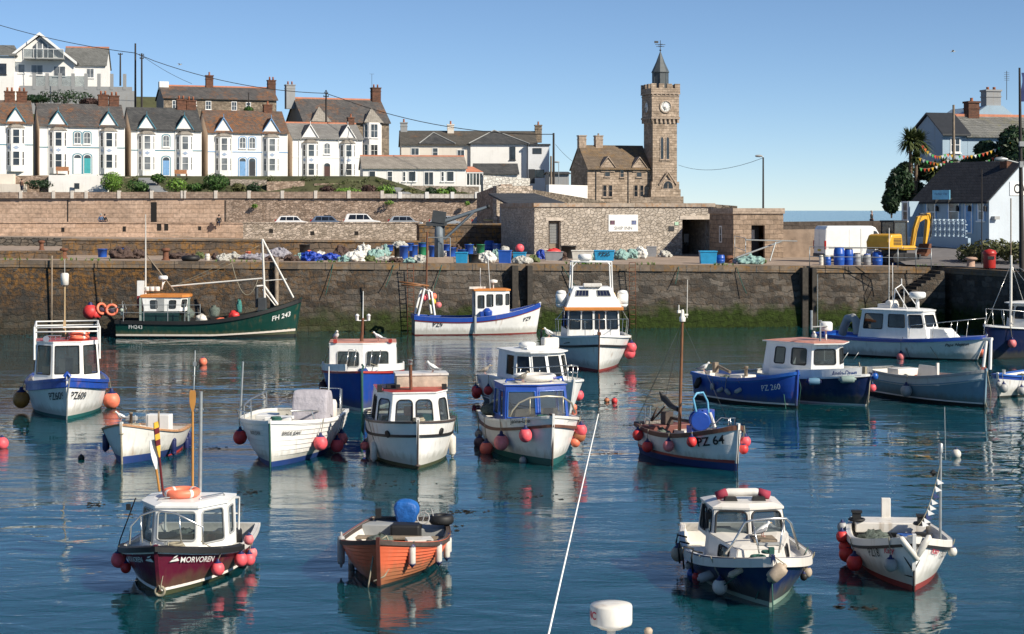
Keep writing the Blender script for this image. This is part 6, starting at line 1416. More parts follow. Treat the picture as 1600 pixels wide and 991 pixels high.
class Facade:
 """a wall plane through photo column px0 at depth d0, running at angle phi"""
 def __init__(s, px0, d0, phi):
  s.A=V((PX(px0, d0), d0, 0));s.phi=R(phi);s.c, s.s_=math.cos(s.phi), math.sin(s.phi)
  s.M=Matrix.Translation(s.A)@Matrix.Rotation(s.phi, 4, 'Z')
 def u(s, px, y=0):
  k=(px-800)/F;a=s.M@V((0, y, 0))
  return(k*a.y-a.x)/(s.c-k*s.s_)
 def d(s, u, y=0):return(s.M@V((u, y, 0))).y
 def z(s, py, px=None, u=None, y=0):
  if u is None:u=s.u(px, y)
  return PZ(py, s.d(u, y))
 def root(s, name, u, y, z, label, cat, group=None):
  return empty(name, s.M@V((u, y, z)), s.phi, label, cat, group)
def outline(w, h, arch):
 if not arch:return[(-w/2, 0), (w/2, 0), (w/2, h), (-w/2, h)]
 a=arch;pts=[(-w/2, 0), (w/2, 0), (w/2, h-a)]
 for i in range(1, 8):t=math.pi*i/8;pts.append((w/2*math.cos(t), h-a+a*math.sin(t)))
 return pts+[(-w/2, h-a)]
def win(parent, Mx, w, h, bars=(1, 1), frame=PVC, pane=PANE, arch=0, proud=.05, ft=.08, sill=True, sub=True, name='window', surround=None):
 o=outline(w, h, arch);n=len(o);i_=[(x*(w-2*ft)/w, ft+z*(h-2*ft)/h)for x, z in o]
 mb=MB()
 A=[Mx@V((x,-proud, z))for x, z in o];B=[Mx@V((x,-proud, z))for x, z in i_];Cc=[Mx@V((x, .02, z))for x, z in o];D=[Mx@V((x, .0, z))for x, z in i_]
 mb.add(A+B+Cc+D, [(k, (k+1)%n, n+(k+1)%n, n+k)for k in range(n)]+[(k, 2*n+k, 2*n+(k+1)%n, (k+1)%n)for k in range(n)]+[(n+k, n+(k+1)%n, 3*n+(k+1)%n, 3*n+k)for k in range(n)], 0)
 t=ft*.55
 for k in range(bars[1]):z=h*(k+1)/(bars[1]+1);mb.box2(-w/2+ft, w/2-ft,-proud*.8, .0, z-t/2, z+t/2, 0, Mx)
 for k in range(bars[0]):x=-w/2+w*(k+1)/(bars[0]+1);mb.box2(x-t/2, x+t/2,-proud*.7, .0, ft, h-ft-(arch*.3), 0, Mx)
 if sill:mb.box2(-w/2-.08, w/2+.08,-proud-.1, .02,-.1,-.002, 0, Mx)
 if surround:
  e=.13;oo=[(x*(w+2*e)/w,-.0+z*(h+e)/h)for x, z in o]
  S0=[Mx@V((x,-.025, z))for x, z in oo];S1=[Mx@V((x,-.025, z))for x, z in o]
  mb.add(S0+S1, [(k, (k+1)%n, n+(k+1)%n, n+k)for k in range(1, n)], 2)
 P_=[Mx@V((x,-.012, z))for x, z in i_]
 if sub:
  f=mb.build(name, [frame, pane, surround or frame], parent, world=True)
  MB().poly(P_).build('pane', pane, f, world=True);return f
 mb.poly(P_, 1);return mb.build(name, [frame, pane, surround or frame], parent, world=True)
def door(parent, Mx, w, h, mat, arch=0, frame=PVC, surround=None, light=.5):
 f=win(parent, Mx, w, h+light, (0, 0), frame, PANE, arch, sill=False, name='door_frame', sub=False, surround=surround)
 mb=MB().box2(-w/2+.09, w/2-.09,-.045,-.02, .0, h-.05, 0, Mx)
 for x in(-w*.2, w*.2):
  for z0, z1 in((.15, h*.42), (h*.48, h*.92)):mb.box2(x-w*.13, x+w*.13,-.06,-.04, z0, z1, 0, Mx)
 d=mb.build('door', mat, parent, world=True)
 MB().box2(w*.32, w*.36,-.09,-.045, h*.45, h*.5, 0, Mx).build('handle', STEEL, d, world=True)
def gable(root, Mx, u0, u1, y0, y1, zb, ze, zr, wall, roof, ov=.25, th=.14, ridge=None, verge=None, lw=None, bargew=.0):
 ym=(y0+y1)/2
 mb=MB().prism([(y0, zb), (y1, zb), (y1, ze), (ym, zr-.02), (y0, ze)], u0, u1, 'X', 0, Mx)
 w=mb.build('wall', wall, root, world=True)
 k=(zr-ze)/(ym-y0);r=MB();o=.35
 for a, sgn in((y0,-1), (y1, 1)):
  lo=a+sgn*o;zl=ze-o*k
  p=[(lo, zl), (ym, zr), (ym, zr+th), (lo, zl+th)]
  r.prism(p, u0-ov, u1+ov, 'X', 0, Mx)
 rf=r.build('roof', roof, root, world=True)
 if ridge:MB().box2(u0-ov, u1+ov, ym-.16, ym+.16, zr+.02, zr+th+.12, 0, Mx).build('ridge_tiles', ridge, rf, world=True)
 return w, rf
def chimney(parent, Mx, u, y, w, dp, z0, z1, mat=BRICK, pots=2, potmat=POT, ph=.5, cap=True):
 m=MB().box2(u-w/2, u+w/2, y-dp/2, y+dp/2, z0, z1, 0, Mx)
 if cap:m.box2(u-w/2-.08, u+w/2+.08, y-dp/2-.08, y+dp/2+.08, z1, z1+.16, 0, Mx).box2(u-w/2-.05, u+w/2+.05, y-dp/2-.05, y+dp/2+.05, z1-.5, z1-.4, 0, Mx)
 c=m.build('chimney', mat, parent, world=True)
 p=MB()
 for k in range(pots):p.lathe([(.15, 0), (.12, ph*.8), (.15, ph)], (u+(k-(pots-1)/2)*w/max(1, pots)*.9, y, z1+(.16 if cap else 0)), 10, 0, Mx)
 if pots:p.build('chimney_pot', potmat, c, world=True)
 return c
def gutter(root, Mx, u0, u1, y, z, mat=PVC, downs=(), zb=0):
 m=MB().box2(u0, u1, y-.14, y-.02, z-.06, z+.06, 0, Mx)
 for u in downs:m.tube([Mx@V((u, y-.09, z-.05)), Mx@V((u, y-.09, zb))], .05, 6)
 return m.build('gutter', mat, root, world=True)
def bay(root, Mx, u, zb, z_mid, z_top, zg, w, wall, roof, trim, pane=PANE):
 """two-storey canted bay with a gable over it; u centre, zg apex"""
 p=.75;a, c=w/2, w*.27
 plan=[(-a, .05), (-c,-p), (c,-p), (a, .05)]
 mb=MB().prism(plan, zb, z_top, 'Z', 0, Mx@T(u, 0, 0))
 g=w/2+.12
 b_=mb.prism([(-g, z_top+.55), (g, z_top+.55), (0, zg-.05)],-.06, .5, 'Y', 0, Mx@T(u, 0, 0)).box2(-g, g,-.06, .5, z_top-.2, z_top+.56, 0, Mx@T(u, 0, 0)).build('bay_window', wall, root, world=True)
 plan2=[(-a-.12, .0), (-c-.06,-p-.14), (c+.06,-p-.14), (a+.12, .0)];top=[(-a*.55,-.06), (-c*.6,-.2), (c*.6,-.2), (a*.55,-.06)]
 vs=[Mx@V((u+x, y, z_top))for x, y in plan2]+[Mx@V((u+x, y, z_top+.55))for x, y in top]
 MB().add(vs, [(0, 1, 5, 4), (1, 2, 6, 5), (2, 3, 7, 6), (4, 5, 6, 7), (3, 2, 1, 0)]).build('bay_roof', SL_BUFF, b_, world=True)
 r=MB();zl=z_top+.5;L=3.4
 for sg in(-1, 1):
  vs=[Mx@V((u+sg*(g+.12),-.18, zl-.05)), Mx@V((u,-.18, zg+.05)), Mx@V((u, L, zg+.05)), Mx@V((u+sg*(g+.12), .6, zl-.05))]
  vs+=[q+V((0, 0, .09))for q in vs]
  r.add(vs, [(0, 1, 2, 3), (4, 7, 6, 5), (0, 4, 5, 1), (0, 3, 7, 4)])
 r.build('gable_roof', roof, b_, world=True)
 t=MB()
 for sg in(-1, 1):
  for q0, q1 in(((sg*(g+.12), zl-.06), (0, zg+.02)), ):t.tube([Mx@V((u+q0[0],-.2, q0[1])), Mx@V((u,-.2, q1[1]))], .075, 4)
 t.tube([Mx@V((u,-.2, zg)), Mx@V((u,-.2, zg+.55))], .04, 5)
 t.build('bargeboard', trim, b_, world=True)
 def facet(p0, p1):
  A=Mx@V((u+p0[0], p0[1], 0));B=Mx@V((u+p1[0], p1[1], 0));return frame_on(A, B), (B-A).length
 for z0, z1 in((zb+.75, z_mid-.35), (z_mid+.55, z_top-.15)):
  for k, (p0, p1)in enumerate(zip(plan, plan[1:])):
   Fm, L=facet(p0, p1)
   win(b_, Fm@T(L/2, 0, z0), min(L*.62, 1.15)if k!=1 else L*.76, z1-z0, (0 if k!=1 else 0, 1), PVC, pane, 0, .04, .09, False, False)
 Fm, L=facet(plan[1], plan[2]);d=MB();q=.26
 d.prism([(-q*1.5, 0), (0,-q), (q*1.5, 0), (0, q)],-.03, .02, 'Y', 0, Fm@T(L/2, 0, z_mid+.1))
 Fm, L=facet(plan[0], plan[1]);d.prism([(-q, 0), (0,-q), (q, 0), (0, q)],-.03, .02, 'Y', 0, Fm@T(L/2, 0, z_mid+.1))
 d.build('bay_panel', M('blue_grey_stencil', (.30, .38, .52), .7), b_, world=True)
def terrace(label, px0, px1, d0, ye, yb, yr, bays, mids, doors, roof, trim, pane, cat='house', group='terraced houses with bay windows', wall=RENDERW, ridge=None, chim=(), upper=None, phi=20, down=()):
 f=Facade(px0, d0, phi);u1=f.u(px1);um=u1/2
 zb, ze=f.z(yb, u=um), f.z(ye, u=um);zr=f.z(yr, u=um, y=4.2)
 root=f.root('terraced_house', um, 0, zb, label, cat, group)
 w, rf=gable(root, f.M, 0, u1, 0, 8.4, zb-1.5, ze, zr, wall, roof, ov=.12, ridge=ridge)
 MB().prism([(.0, zb-1.5), (8.4, zb-1.5), (8.4, ze-.15), (4.2, zr-.2), (0, ze-.15)],-.03,-.003, 'X', 0, f.M).build('gable_end', RENDERB, root, world=True)
 zm=zb+(ze-zb)*.47
 MB().box2(0, u1,-.05, .0, zm+.42, zm+.54, 0, f.M).build('string_course', trim, root, world=True)
 gutter(root, f.M, 0, u1, 0, ze-.1, PVC, [f.u(x)for x in down], zb)
 for x in bays:bay(root, f.M, f.u(x), zb, zm, ze-.75, ze+1.85, 2.35, wall, roof, trim, pane)
 for x in mids:win(root, f.M@T(f.u(x), 0, zm+.95), .95, 1.65, (1, 1), PVC, PANEC, .3, surround=trim if trim is not PVC else None)
 for x, mat in doors:door(root, f.M@T(f.u(x), 0, zb), 1.05, 2.15, mat, .35, surround=trim if trim is not PVC else None)
 for x, w_, h, pots in chim:
  chimney(rf, f.M, f.u(x, 4.2), 4.2, w_, .8, zr-.9, zr+h, BRICK, pots)
 return root
terrace('bay-fronted white house at the left end of the terrace, cut by the picture edge',-70, 51.5, 233, 190.5, 268, 158, (24.5,-40), (-8, ), ((-8, TEAL), ), SL_RUST, TRIMB, PANEB, chim=((15, 1.3, 1.2, 2), (34, 1.3, 1.2, 2)), down=(37, ))
terrace('white terrace pair with one turquoise door, second block from the left', 62, 195, 238.4, 196, 272, 164, (90.5, 169.5), (121, 136), ((121, PVC), (136.5, M('turquoise_door', (.04, .33, .36), .5))), SL_MIX, TRIMB, PANEB, chim=((161, 1.3, 1.3, 2), (178, 1.3, 1.2, 2)), down=(76, 156))
terrace('white terrace block with single pale blue central door and light grey windows', 205, 315, 244.2, 202, 275, 170, (229, 288), (259.5, ), ((259.5, LBLUE), ), SL_DK, TRIMB, PANEC, chim=((283, 1.3, 1.2, 2), (298.5, 1.3, 1.1, 2)), down=(216, 274))
terrace('white terrace block with blue window surrounds under a rusty orange roof', 325, 449.5, 249.4, 206, 276, 174.5, (349, 423.5), (379, 394), ((379, LBLUE), (394, ANTH)), SL_RUST, LBLUE, PANEC, chim=((418, 1.2, .9, 1), ), down=(362, 410))
terrace('white bay-fronted house with a clean grey roof, dark door and round wall plaque', 457, 566.5, 255.2, 216, 283, 194, (484.5, 543), (511, ), ((511, DBROWN), ), SL_GREY, PVC, PANE, ridge=TERRA, chim=((548, .9, .9, 1), ), down=(467, 497))
wallx('terrace_retaining_wall', 'brown rubble retaining wall under the middle terrace blocks', 196, 362, 234, 236, 277, 280, 8.5, .5, RUBBLE)
def simple_house(label, px0, px1, d0, phi, yb, ye, yr, depth, wall, roof, wins=(), doors=(), chim=(), ridge=None, pane=PANE, frame=PVC, name='house', cat='house', group=None, ov=.2, gut=True, front=0):
 f=Facade(px0, d0, phi);u1=f.u(px1);um=u1/2
 zb, ze=f.z(yb, u=um), f.z(ye, u=um);zr=f.z(yr, u=um, y=depth/2)
 root=f.root(name, um, 0, zb, label, cat, group)
 w, rf=gable(root, f.M, 0, u1, 0, depth, zb-3, ze, zr, wall, roof, ov=ov, ridge=ridge)
 if gut:gutter(root, f.M, 0, u1, 0, ze-.1)
 for(xa, ya, xb, yc, bars)in wins:
  ua, ub=f.u(xa), f.u(xb);za, zc=f.z(yc, u=(ua+ub)/2), f.z(ya, u=(ua+ub)/2)
  win(root, f.M@T((ua+ub)/2, 0, za), ub-ua, zc-za, bars, frame, pane)
 for(xa, ya, xb, yc, mat)in doors:
  ua, ub=f.u(xa), f.u(xb);za, zc=f.z(yc, u=(ua+ub)/2), f.z(ya, u=(ua+ub)/2)
  door(root, f.M@T((ua+ub)/2, 0, za), ub-ua, (zc-za)*.85, mat, light=(zc-za)*.15)
 for(x, w_, dp, h, pots, mat, y)in chim:chimney(rf, f.M, f.u(x, y), y, w_, dp, zr-1.6, zr+h, mat, pots)
 return root, f, zb, ze, zr
r, f, zb, ze, zr=simple_house('large grey stone house with a mossy slate roof and white two-storey bay behind the terrace', 474, 608, 274, 22, 250, 190, 156, 10, GREYST, SL_MIX, chim=((453, 1.4, 1.1, 2.0, 2, RENDERG, 5), (587, 1.4, 1.1, 1.9, 2, BRICK, 5)), ridge=TERRA)
u=f.u(582);zt=f.z(190, u=u)
b_=MB().prism([(-1.5, .02), (-.8,-.9), (.8,-.9), (1.5, .02)], zb-1, zt-.2, 'Z', 0, f.M@T(u, 0, 0)).build('bay_window', RENDERW, r, world=True)
for ya, yc in((194, 216), (226, 245)):
 za, zc=f.z(yc, u=u), f.z(ya, u=u)
 win(b_, f.M@T(u,-.9, za), 1.2, zc-za, (1, 1), sub=False);A, B=f.M@V((u-1.5, .02, 0)), f.M@V((u-.8,-.9, 0));Fm=frame_on(A, B);win(b_, Fm@T((B-A).length/2, 0, za), .75, zc-za, (0, 1), sub=False)
for x in(500, 582):
 uu=f.u(x);v=[f.M@V(p)for p in((uu-1.6,-.8, zt-.2), (uu+1.6,-.8, zt-.2), (uu+1.6, 2.2, zt-.2), (uu-1.6, 2.2, zt-.2), (uu, .6, zt+2.2))]
 MB().add(v, [(0, 1, 4), (1, 2, 4), (2, 3, 4), (3, 0, 4)]).build('bay_roof', SL_BUFF, r, world=True)
MB().prism([(0, zb-3), (10, zb-3), (10, ze-.1), (5, zr-.2), (0, ze-.1)],-.03,-.003, 'X', 0, f.M).build('gable_end', RENDERG, r, world=True)
MB().tube([f.M@V((f.u(581, 5), 5, zr+2)), f.M@V((f.u(581, 5), 5, zr+4.2))], .03, 5).tube([f.M@V((f.u(581, 5)-.4, 5, zr+4.2)), f.M@V((f.u(581, 5)+.4, 5, zr+4.2))], .02, 5).build('television_aerial', DKGREY, r, world=True)
r, f, zb, ze, zr=simple_house('long stone cottage row with rusty slate roof above the terrace', 256, 432, 270, 20, 178, 154, 137, 7, GREYST, SL_MIX, wins=((269, 157, 279, 171, (1, 1)), (321, 158, 330, 171.5, (1, 1)), (361.5, 159, 370, 173, (1, 1)), (299, 156, 307, 165, (1, 1)), (384, 160, 392, 170, (0, 1))), chim=((327, 1.1, .8, 1.7, 1, BRICK, 3.5), (424, 1.2, .9, 1.2, 2, BRICK, 3.5)), ridge=TERRA)
MB().prism([(0, zb-3), (7, zb-3), (7, ze-.1), (3.5, zr-.1), (0, ze-.1)],-.03,-.003, 'X', 0, f.M).build('gable_end', RENDERG, r, world=True)
MB().box2(-.2, 1.2, 2.9, 4.1, zr-.5, zr+.7, 0, f.M).build('chimney', RENDERW, r, world=True)
r, f, zb, ze, zr=simple_house('long low white bungalow with pale grey roof and picture windows', 567, 728, 247, 8, 290, 262.5, 245.5, 7.5, RENDERW, SL_BUFF, wins=((576, 267, 587, 286, (0, 1)), (605, 267.5, 613.5, 285, (0, 1)), (629, 268, 634, 284, (0, 1)), (638, 267.5, 650, 284, (0, 0)), (689, 268, 694, 284, (0, 1)), (697.5, 267.5, 709.5, 284, (0, 0))), ridge=TERRA, pane=PANEB)
ua, ub=f.u(662), f.u(678);win(r, f.M@T((ua+ub)/2, 0, f.z(290, u=ua)), ub-ua, f.z(268, u=ua)-f.z(290, u=ua), (1, 0), PVC, PANEB, ft=.12, sill=False)
m=MB()
for x0, x1 in((594, 626.5), (653.5, 684.5), (714, 726.5)):
 m.box2(f.u(x0), f.u(x1),-.9,-.0, zb-1, ze-.05, 0, f.M)if False else None
root2=f.root('conservatory', f.u(741), 1.5, zb, 'glazed white conservatory at the right end of the bungalow', 'conservatory')
u0, u1=f.u(729.5), f.u(755)
m=MB();g=MB()
for k in range(6):
 u=u0+(u1-u0)*k/5;m.box2(u-.05, u+.05, .5, .6, zb-1, zb+1.75, 0, f.M)
for k in range(4):m.box2(u1-.05, u1+.05, .6+k*.9, .7+k*.9, zb-1, zb+1.75, 0, f.M)
m.box2(u0, u1+.06, .45, .65, zb+1.72, zb+1.9, 0, f.M).box2(u0, u1+.05, .47, .63, zb-.2, zb+.1, 0, f.M).box2(u1-.08, u1+.08, .6, 3.9, zb+1.72, zb+1.9, 0, f.M)
m.build('frame', PVC, root2, world=True);g.box2(u0, u1-.02, .56, .58, zb, zb+1.75, 0, f.M).box2(u1-.02, u1, .6, 3.9, zb, zb+1.75, 0, f.M);g.build('glazing', GLASS, root2, world=True)
v=[f.M@V(p)for p in((u0, .4, zb+1.9), (u1+.1, .4, zb+1.9), (u1+.1, 4, zb+1.9), (u0, 4, zb+1.9), (u0, 2.2, zb+2.7), (u1-1.2, 2.2, zb+2.7))]
MB().add(v, [(0, 1, 5, 4), (1, 2, 5), (2, 3, 4, 5)]).build('roof', TERRA, root2, world=True)
r, f, zb, ze, zr=simple_house('wide cream building with hipped slate roof ends and three chimneys, beside the telegraph pole', 627, 838, 262, 5, 288, 225.5, 206, 9, RENDERC, slate('grey_brown_slate', (.085, .08, .072), (.125, .115, .10), (.24, .12, .05), .25), chim=((631, 1.0, 1.0, 1.2, 1, RENDERG, 4.5), (704, .95, .9, .9, 1, RENDERC, 4.0), (841, 1.0, .9, .9, 1, GREYST, 4.5)), wins=((642, 231, 655, 243, (1, 0)), (675.5, 231, 684.5, 245, (0, 1)), (714, 234, 726, 245.5, (1, 0)), (750, 230.5, 758, 250, (1, 1)), ), pane=PANE)
ua=f.u(799);win(r, f.M@T(f.u(800.5),-.42, f.z(250, u=ua)), f.u(805)-f.u(796), f.z(229.5, u=ua)-f.z(250, u=ua), (0, 0), ANTH, PANEB)
for(x0, x1, xa, yo)in((658, 708, 679, .0), (735, 823, 775, .4)):
 u0, u1, ua=f.u(x0), f.u(x1), f.u(xa);za=f.z(204.5 if xa>700 else 208, u=ua, y=4.5)
 hr=MB().tube([f.M@V((u0-.3,-.4-yo, ze+.1)), f.M@V((ua, 3.6, za+.05)), f.M@V((u1+.3,-.4-yo, ze+.1))], .09, 5).build('hip_tiles', GREYP, r, world=True)
 v=[f.M@V(p)for p in((u0-.3,-.4-yo, ze+.02), (u1+.3,-.4-yo, ze+.02), (ua, 3.6, za-.02), (ua, 5, za-.02), (u0-.3, 1, ze+.3), (u1+.3, 1, ze+.3))]
 MB().add(v, [(0, 1, 2), (0, 2, 4), (1, 5, 2), (4, 2, 3), (5, 3, 2)]).build('hip_roof', SL_DK, r, world=True)
 if yo:MB().box2(u0, u1,-yo, .0, zb-2, ze, 0, f.M).build('front_wing', RENDERW, r, world=True)
u0, u1=f.u(824), f.u(857)
rw_=f.root('modern_wing', (u0+u1)/2, 0, zb, 'square white flat-roofed wing with black windows at the right of the cream building', 'house')
MB().box2(u0, u1,-1.2, 6, zb-3, f.z(228, u=u0), 0, f.M).build('wall', render_mat('cool_white_render', (.68, .70, .73), stain=.1), rw_, world=True);MB().box2(u0-.1, u1+.15,-1.4, 6.1, f.z(228, u=u0), f.z(226.5, u=u0)+.1, 0, f.M).build('roof_edge', ANTH, rw_, world=True)
for(xa, ya, xb, yc)in((831, 232, 845, 241), (825, 265.5, 849, 278)):
 ua, ub=f.u(xa), f.u(xb);win(rw_, f.M@T((ua+ub)/2,-1.2, f.z(yc, u=ua)), ub-ua, f.z(ya, u=ua)-f.z(yc, u=ua), (1, 0), ANTH, PANEB, sill=False)
door(rw_, f.M@T(f.u(829.5),-1.2, f.z(287, u=ua)), .9, 2.0, ANTH, light=.1, frame=ANTH)
simple_house('low slate-roofed outbuilding in front of the cream building', 743, 809, 252, 5, 285, 271, 257, 5, RENDERW, SL_DK, name='outbuilding', cat='outbuilding', gut=False)
wallx('white_garden_wall', 'white painted rubble garden wall descending beside the bungalow', 755, 828, 240, 244, 274, 279, 6, .6, stone('white_rubble', ((.62, .6, .56), (.78, .76, .72)), (.6, .58, .55), .6, .4, rubble=True, bump=.08, stain=.1))
r, f, zb, ze, zr=simple_house('modern white house with gabled glass balcony and grey side wings at the top left', 100, 165, 285, 8, 133, 101, 75.5, 9, RENDERW, slate('grey_tile', (.14, .145, .14), (.20, .205, .2)), wins=((135, 107, 147, 122, (1, 0)), ), ridge=TERRA, pane=PANEC, name='modern_house')
fz=f.z;um=f.u(65);hw=f.u(118)-um
zE, zA=fz(96, u=um), fz(56, u=um)
MB().prism([(um-hw*.86, zb-3), (um+hw, zb-3), (um+hw, zE), (um+.1, zA-.25), (um-hw*.86, zE+.3)],-2.2, 9, 'Y', 0, f.M).build('gable_wall', RENDERW, r, world=True)
m=MB()
for sg in(-1, 1):m.prism([(um+sg*(hw+.5), zE-.55), (um, zA), (um, zA+.3), (um+sg*(hw+.5), zE-.25)],-2.7, 9.5, 'Y', 0, f.M)
m.build('gable_roof', SL_BLK, r, world=True)
m=MB()
for sg in(-1, 1):m.prism([(um+sg*(hw+.5), zE-.75), (um, zA-.15), (um, zA+.32), (um+sg*(hw+.5), zE-.28)],-2.86,-2.72, 'Y', 0, f.M)
m.build('bargeboard', PVC, r, world=True)
g=MB();ub=f.u(45)
g.prism([(f.u(53), fz(92, u=um)), (f.u(86), fz(92, u=um)), (f.u(85), fz(80, u=um)), (um+.1, fz(63, u=um)), (f.u(54), fz(75, u=um))],-2.24,-2.203, 'Y', 0, f.M);gl=g.build('gable_glazing', PANEC, r, world=True)
m=MB()
for x in(60.5, 69, 77.5):m.box2(f.u(x)-.08, f.u(x)+.08,-2.3,-2.24, fz(92, u=um), fz(70, u=um), 0, f.M)
m.build('glazing_bar', PVC, gl, world=True)
m=MB().box2(f.u(42), f.u(104),-4.2,-2.2, fz(95.5, u=um), fz(93.5, u=um), 0, f.M);bl=m.build('balcony', GREYP, r, world=True)
MB().box2(f.u(42), f.u(104),-4.2,-4.17, fz(93, u=um), fz(81, u=um), 0, f.M).build('balcony_glass', GLASSW, bl, world=True)
m=MB().tube([f.M@V((f.u(42),-4.2, fz(80.5, u=um))), f.M@V((f.u(104),-4.2, fz(80.5, u=um)))], .06, 5)
for k in range(5):u=f.u(42+15.5*k);m.box2(u-.03, u+.03,-4.22,-4.16, fz(94, u=um), fz(80.5, u=um), 0, f.M)
m.build('balcony_rail', PVC, bl, world=True)
for(xa, ya, xb, yc, bars)in((31, 102, 42, 116, (0, 0)), (51, 103, 70, 119, (1, 0)), (86, 105, 105, 121, (1, 0))):
 ua, ub=f.u(xa), f.u(xb);win(r, f.M@T((ua+ub)/2,-2.2, fz(yc, u=ua)), ub-ua, fz(ya, u=ua)-fz(yc, u=ua), bars, PVC, PANEC)
u0, u1=f.u(-30), f.u(27)
MB().box2(u0, u1,-3.5, 5, zb-3, fz(90.5, u=u1), 0, f.M).build('side_wing', RENDERW, r, world=True)
v=[f.M@V(p)for p in((u0,-3.9, fz(90.5, u=u1)), (u1+.4,-3.9, fz(90.5, u=u1)), (u1+.4, 5, fz(90.5, u=u1)), (u1-.6, 1, fz(70, u=u1)), (u0, 1, fz(70, u=u1)))]
MB().add(v, [(0, 1, 3, 4), (1, 2, 3)]).build('side_roof', slate('grey_tile'), r, world=True)
ua, ub=f.u(-8), f.u(15);win(r, f.M@T((ua+ub)/2,-3.5, fz(119, u=ua)), ub-ua, fz(102, u=ua)-fz(119, u=ua), (1, 0), ANTH, PANEB)
o, Mx, L=wallx('house_terrace_wall', 'grey concrete terrace wall with posts in front of the modern house', 30, 206, 278, 280, 134, 136, 14, .6, RENDERG)
m=MB();gl=MB()
for k in range(8):u=L*(.13+k*.115);z=PZ(135, 279);m.box2(u-.25, u+.25,-.05, .4, z-.5, z+2.0)
gl.box2(L*.13, L*.6, .15, .19, PZ(135, 279), PZ(135, 279)+1.6)
m.build('pillar', RENDERG, o);gl.build('glass_screen', GLASSW, o)
wallx('lower_terrace_wall', 'stepped grey concrete wall above the terrace roofs', 150, 213, 272, 273, 147, 142, 12, .6, RENDERG)
f=Facade(1020, 250, 16);A=3.6
def tz(y):return PZ(y, 250.5)
root=f.root('clock_tower', A/2, A/2, 5, 'tall granite clock tower with battlements and a pointed lead spirelet', 'tower')
m=MB().box2(0, A, 0, A, 4, tz(186), 0, f.M);wl=m.build('shaft', TOWERST, root, world=True)
m=MB()
for k, e in enumerate((.55, .4, .25)):m.box2(-e, A+e,-e, A+e, 4, tz(308-12*k), 0, f.M)
m.build('plinth', TOWERST, root, world=True)
m=MB().box2(-.22, A+.22,-.22, A+.22, tz(183), tz(146), 0, f.M);m.build('clock_stage', TOWERST, root, world=True)
m=MB().box2(-.32, A+.32,-.32, A+.32, tz(186), tz(183), 0, f.M).box2(-.36, A+.36,-.36, A+.36, tz(147.5), tz(145), 0, f.M).box2(-.28, A+.28,-.28, A+.28, tz(151), tz(149.5), 0, f.M)
for k in range(7):
 u=-.1+k*(A+.2)/6
 m.box2(u-.14, u+.14,-.24, .0, tz(192), tz(186), 0, f.M).box2(-.24, 0, u-.14, u+.14, tz(192), tz(186), 0, f.M).box2(u-.1, u+.1,-.32,-.2, tz(149.5), tz(147.5), 0, f.M)
m.build('string_course', TOWERDR, root, world=True)
m=MB();e=.34;t=.35
for s0, s1 in((-e,-e+t), (A+e-t, A+e)):
 m.box2(-e, A+e, s0, s1, tz(145), tz(138), 0, f.M);m.box2(s0, s1,-e+t, A+e-t, tz(145), tz(138), 0, f.M)
 for k in range(4):
  u=-e+k*(A+2*e-.75)/3;m.box2(u, u+.75, s0, s1, tz(138), tz(131), 0, f.M)
  if 0<k<3:m.box2(s0, s1, u, u+.75, tz(138), tz(131), 0, f.M)
m.box2(-e+t, A+e-t,-e+t, A+e-t, tz(145), tz(144), 0, f.M)
m.build('battlement', TOWERST, root, world=True)
LEAD=M('grey_lead', (.07, .085, .095), .6, var=.3, vs=1.5)
c=A/2;q=1.12
sp=MB();Ms=f.M@T(c, c, 0)@Matrix.Rotation(R(45/2), 4, 'Z')
sp.lathe([(q, tz(144)), (q, tz(113)), (q*1.12, tz(112.5)), (q*1.12, tz(111.5)), (q*.55, tz(96)), (.05, tz(79))], (0, 0, 0), 8, 0, Ms, smooth=False);so=sp.build('spirelet', LEAD, root, world=True)
m=MB()
for k in range(8):
 a=2*math.pi*k/8;m.box2(-.03, .03,-.03, .03, tz(144), tz(113), 0, Ms@T(q*math.cos(a), q*math.sin(a), 0))
m.build('spirelet_rib', LEAD, so, world=True)
m=MB().tube([f.M@V((c, c, tz(80))), f.M@V((c, c, tz(61.5)))], .05, 5)
for z, l in((tz(71), .6), (tz(68), .75)):m.tube([f.M@V((c-l, c, z)), f.M@V((c+l, c, z))], .04, 5);m.tube([f.M@V((c, c-l, z)), f.M@V((c, c+l, z))], .04, 5)
m.box2(c-.9, c-.3, c-.02, c+.02, tz(66), tz(62.5), 0, f.M).ball(f.M@V((c, c, tz(77))), .14, 8);m.build('weathervane', ANTH, root, world=True)
def clock(Mx):
 r=.72;m=MB().lathe([(r*1.3,-.06), (r*1.3, .1), (r*1.02, .12), (r, .02)], (0, 0, 0), 28, 0, Mx);rim=m.build('clock_surround', TOWERDR, root, world=True)
 MB().lathe([(r, .02), (1e-3, .03)], (0, 0, 0), 28, 0, Mx).build('dial', M('black_dial', (.015, .016, .02), .4), rim, world=True)
 m=MB().lathe([(r*.62, .045), (r*.62, .05), (.02, .052)], (0, 0, 0), 24, 0, Mx).lathe([(r*.97, .04), (r*.97, .06), (r*.92, .06), (r*.92, .04)], (0, 0, 0), 28, 0, Mx)
 for k in range(12):a=R(30*k);m.box((r*.79*math.sin(a), r*.79*math.cos(a), .05), (.05 if k%3 else .08, .17, .02),-a, 0, M=Mx)
 m.build('numeral', WHITE, rim, world=True)
 m=MB()
 for ang, l, w in((238, .40, .06), (200, .62, .045)):a=R(ang);m.box((l/2*math.sin(a), l/2*math.cos(a), .07), (w, l, .015),-a, 0, M=Mx)
 m.build('clock_hand', BLACK, rim, world=True)
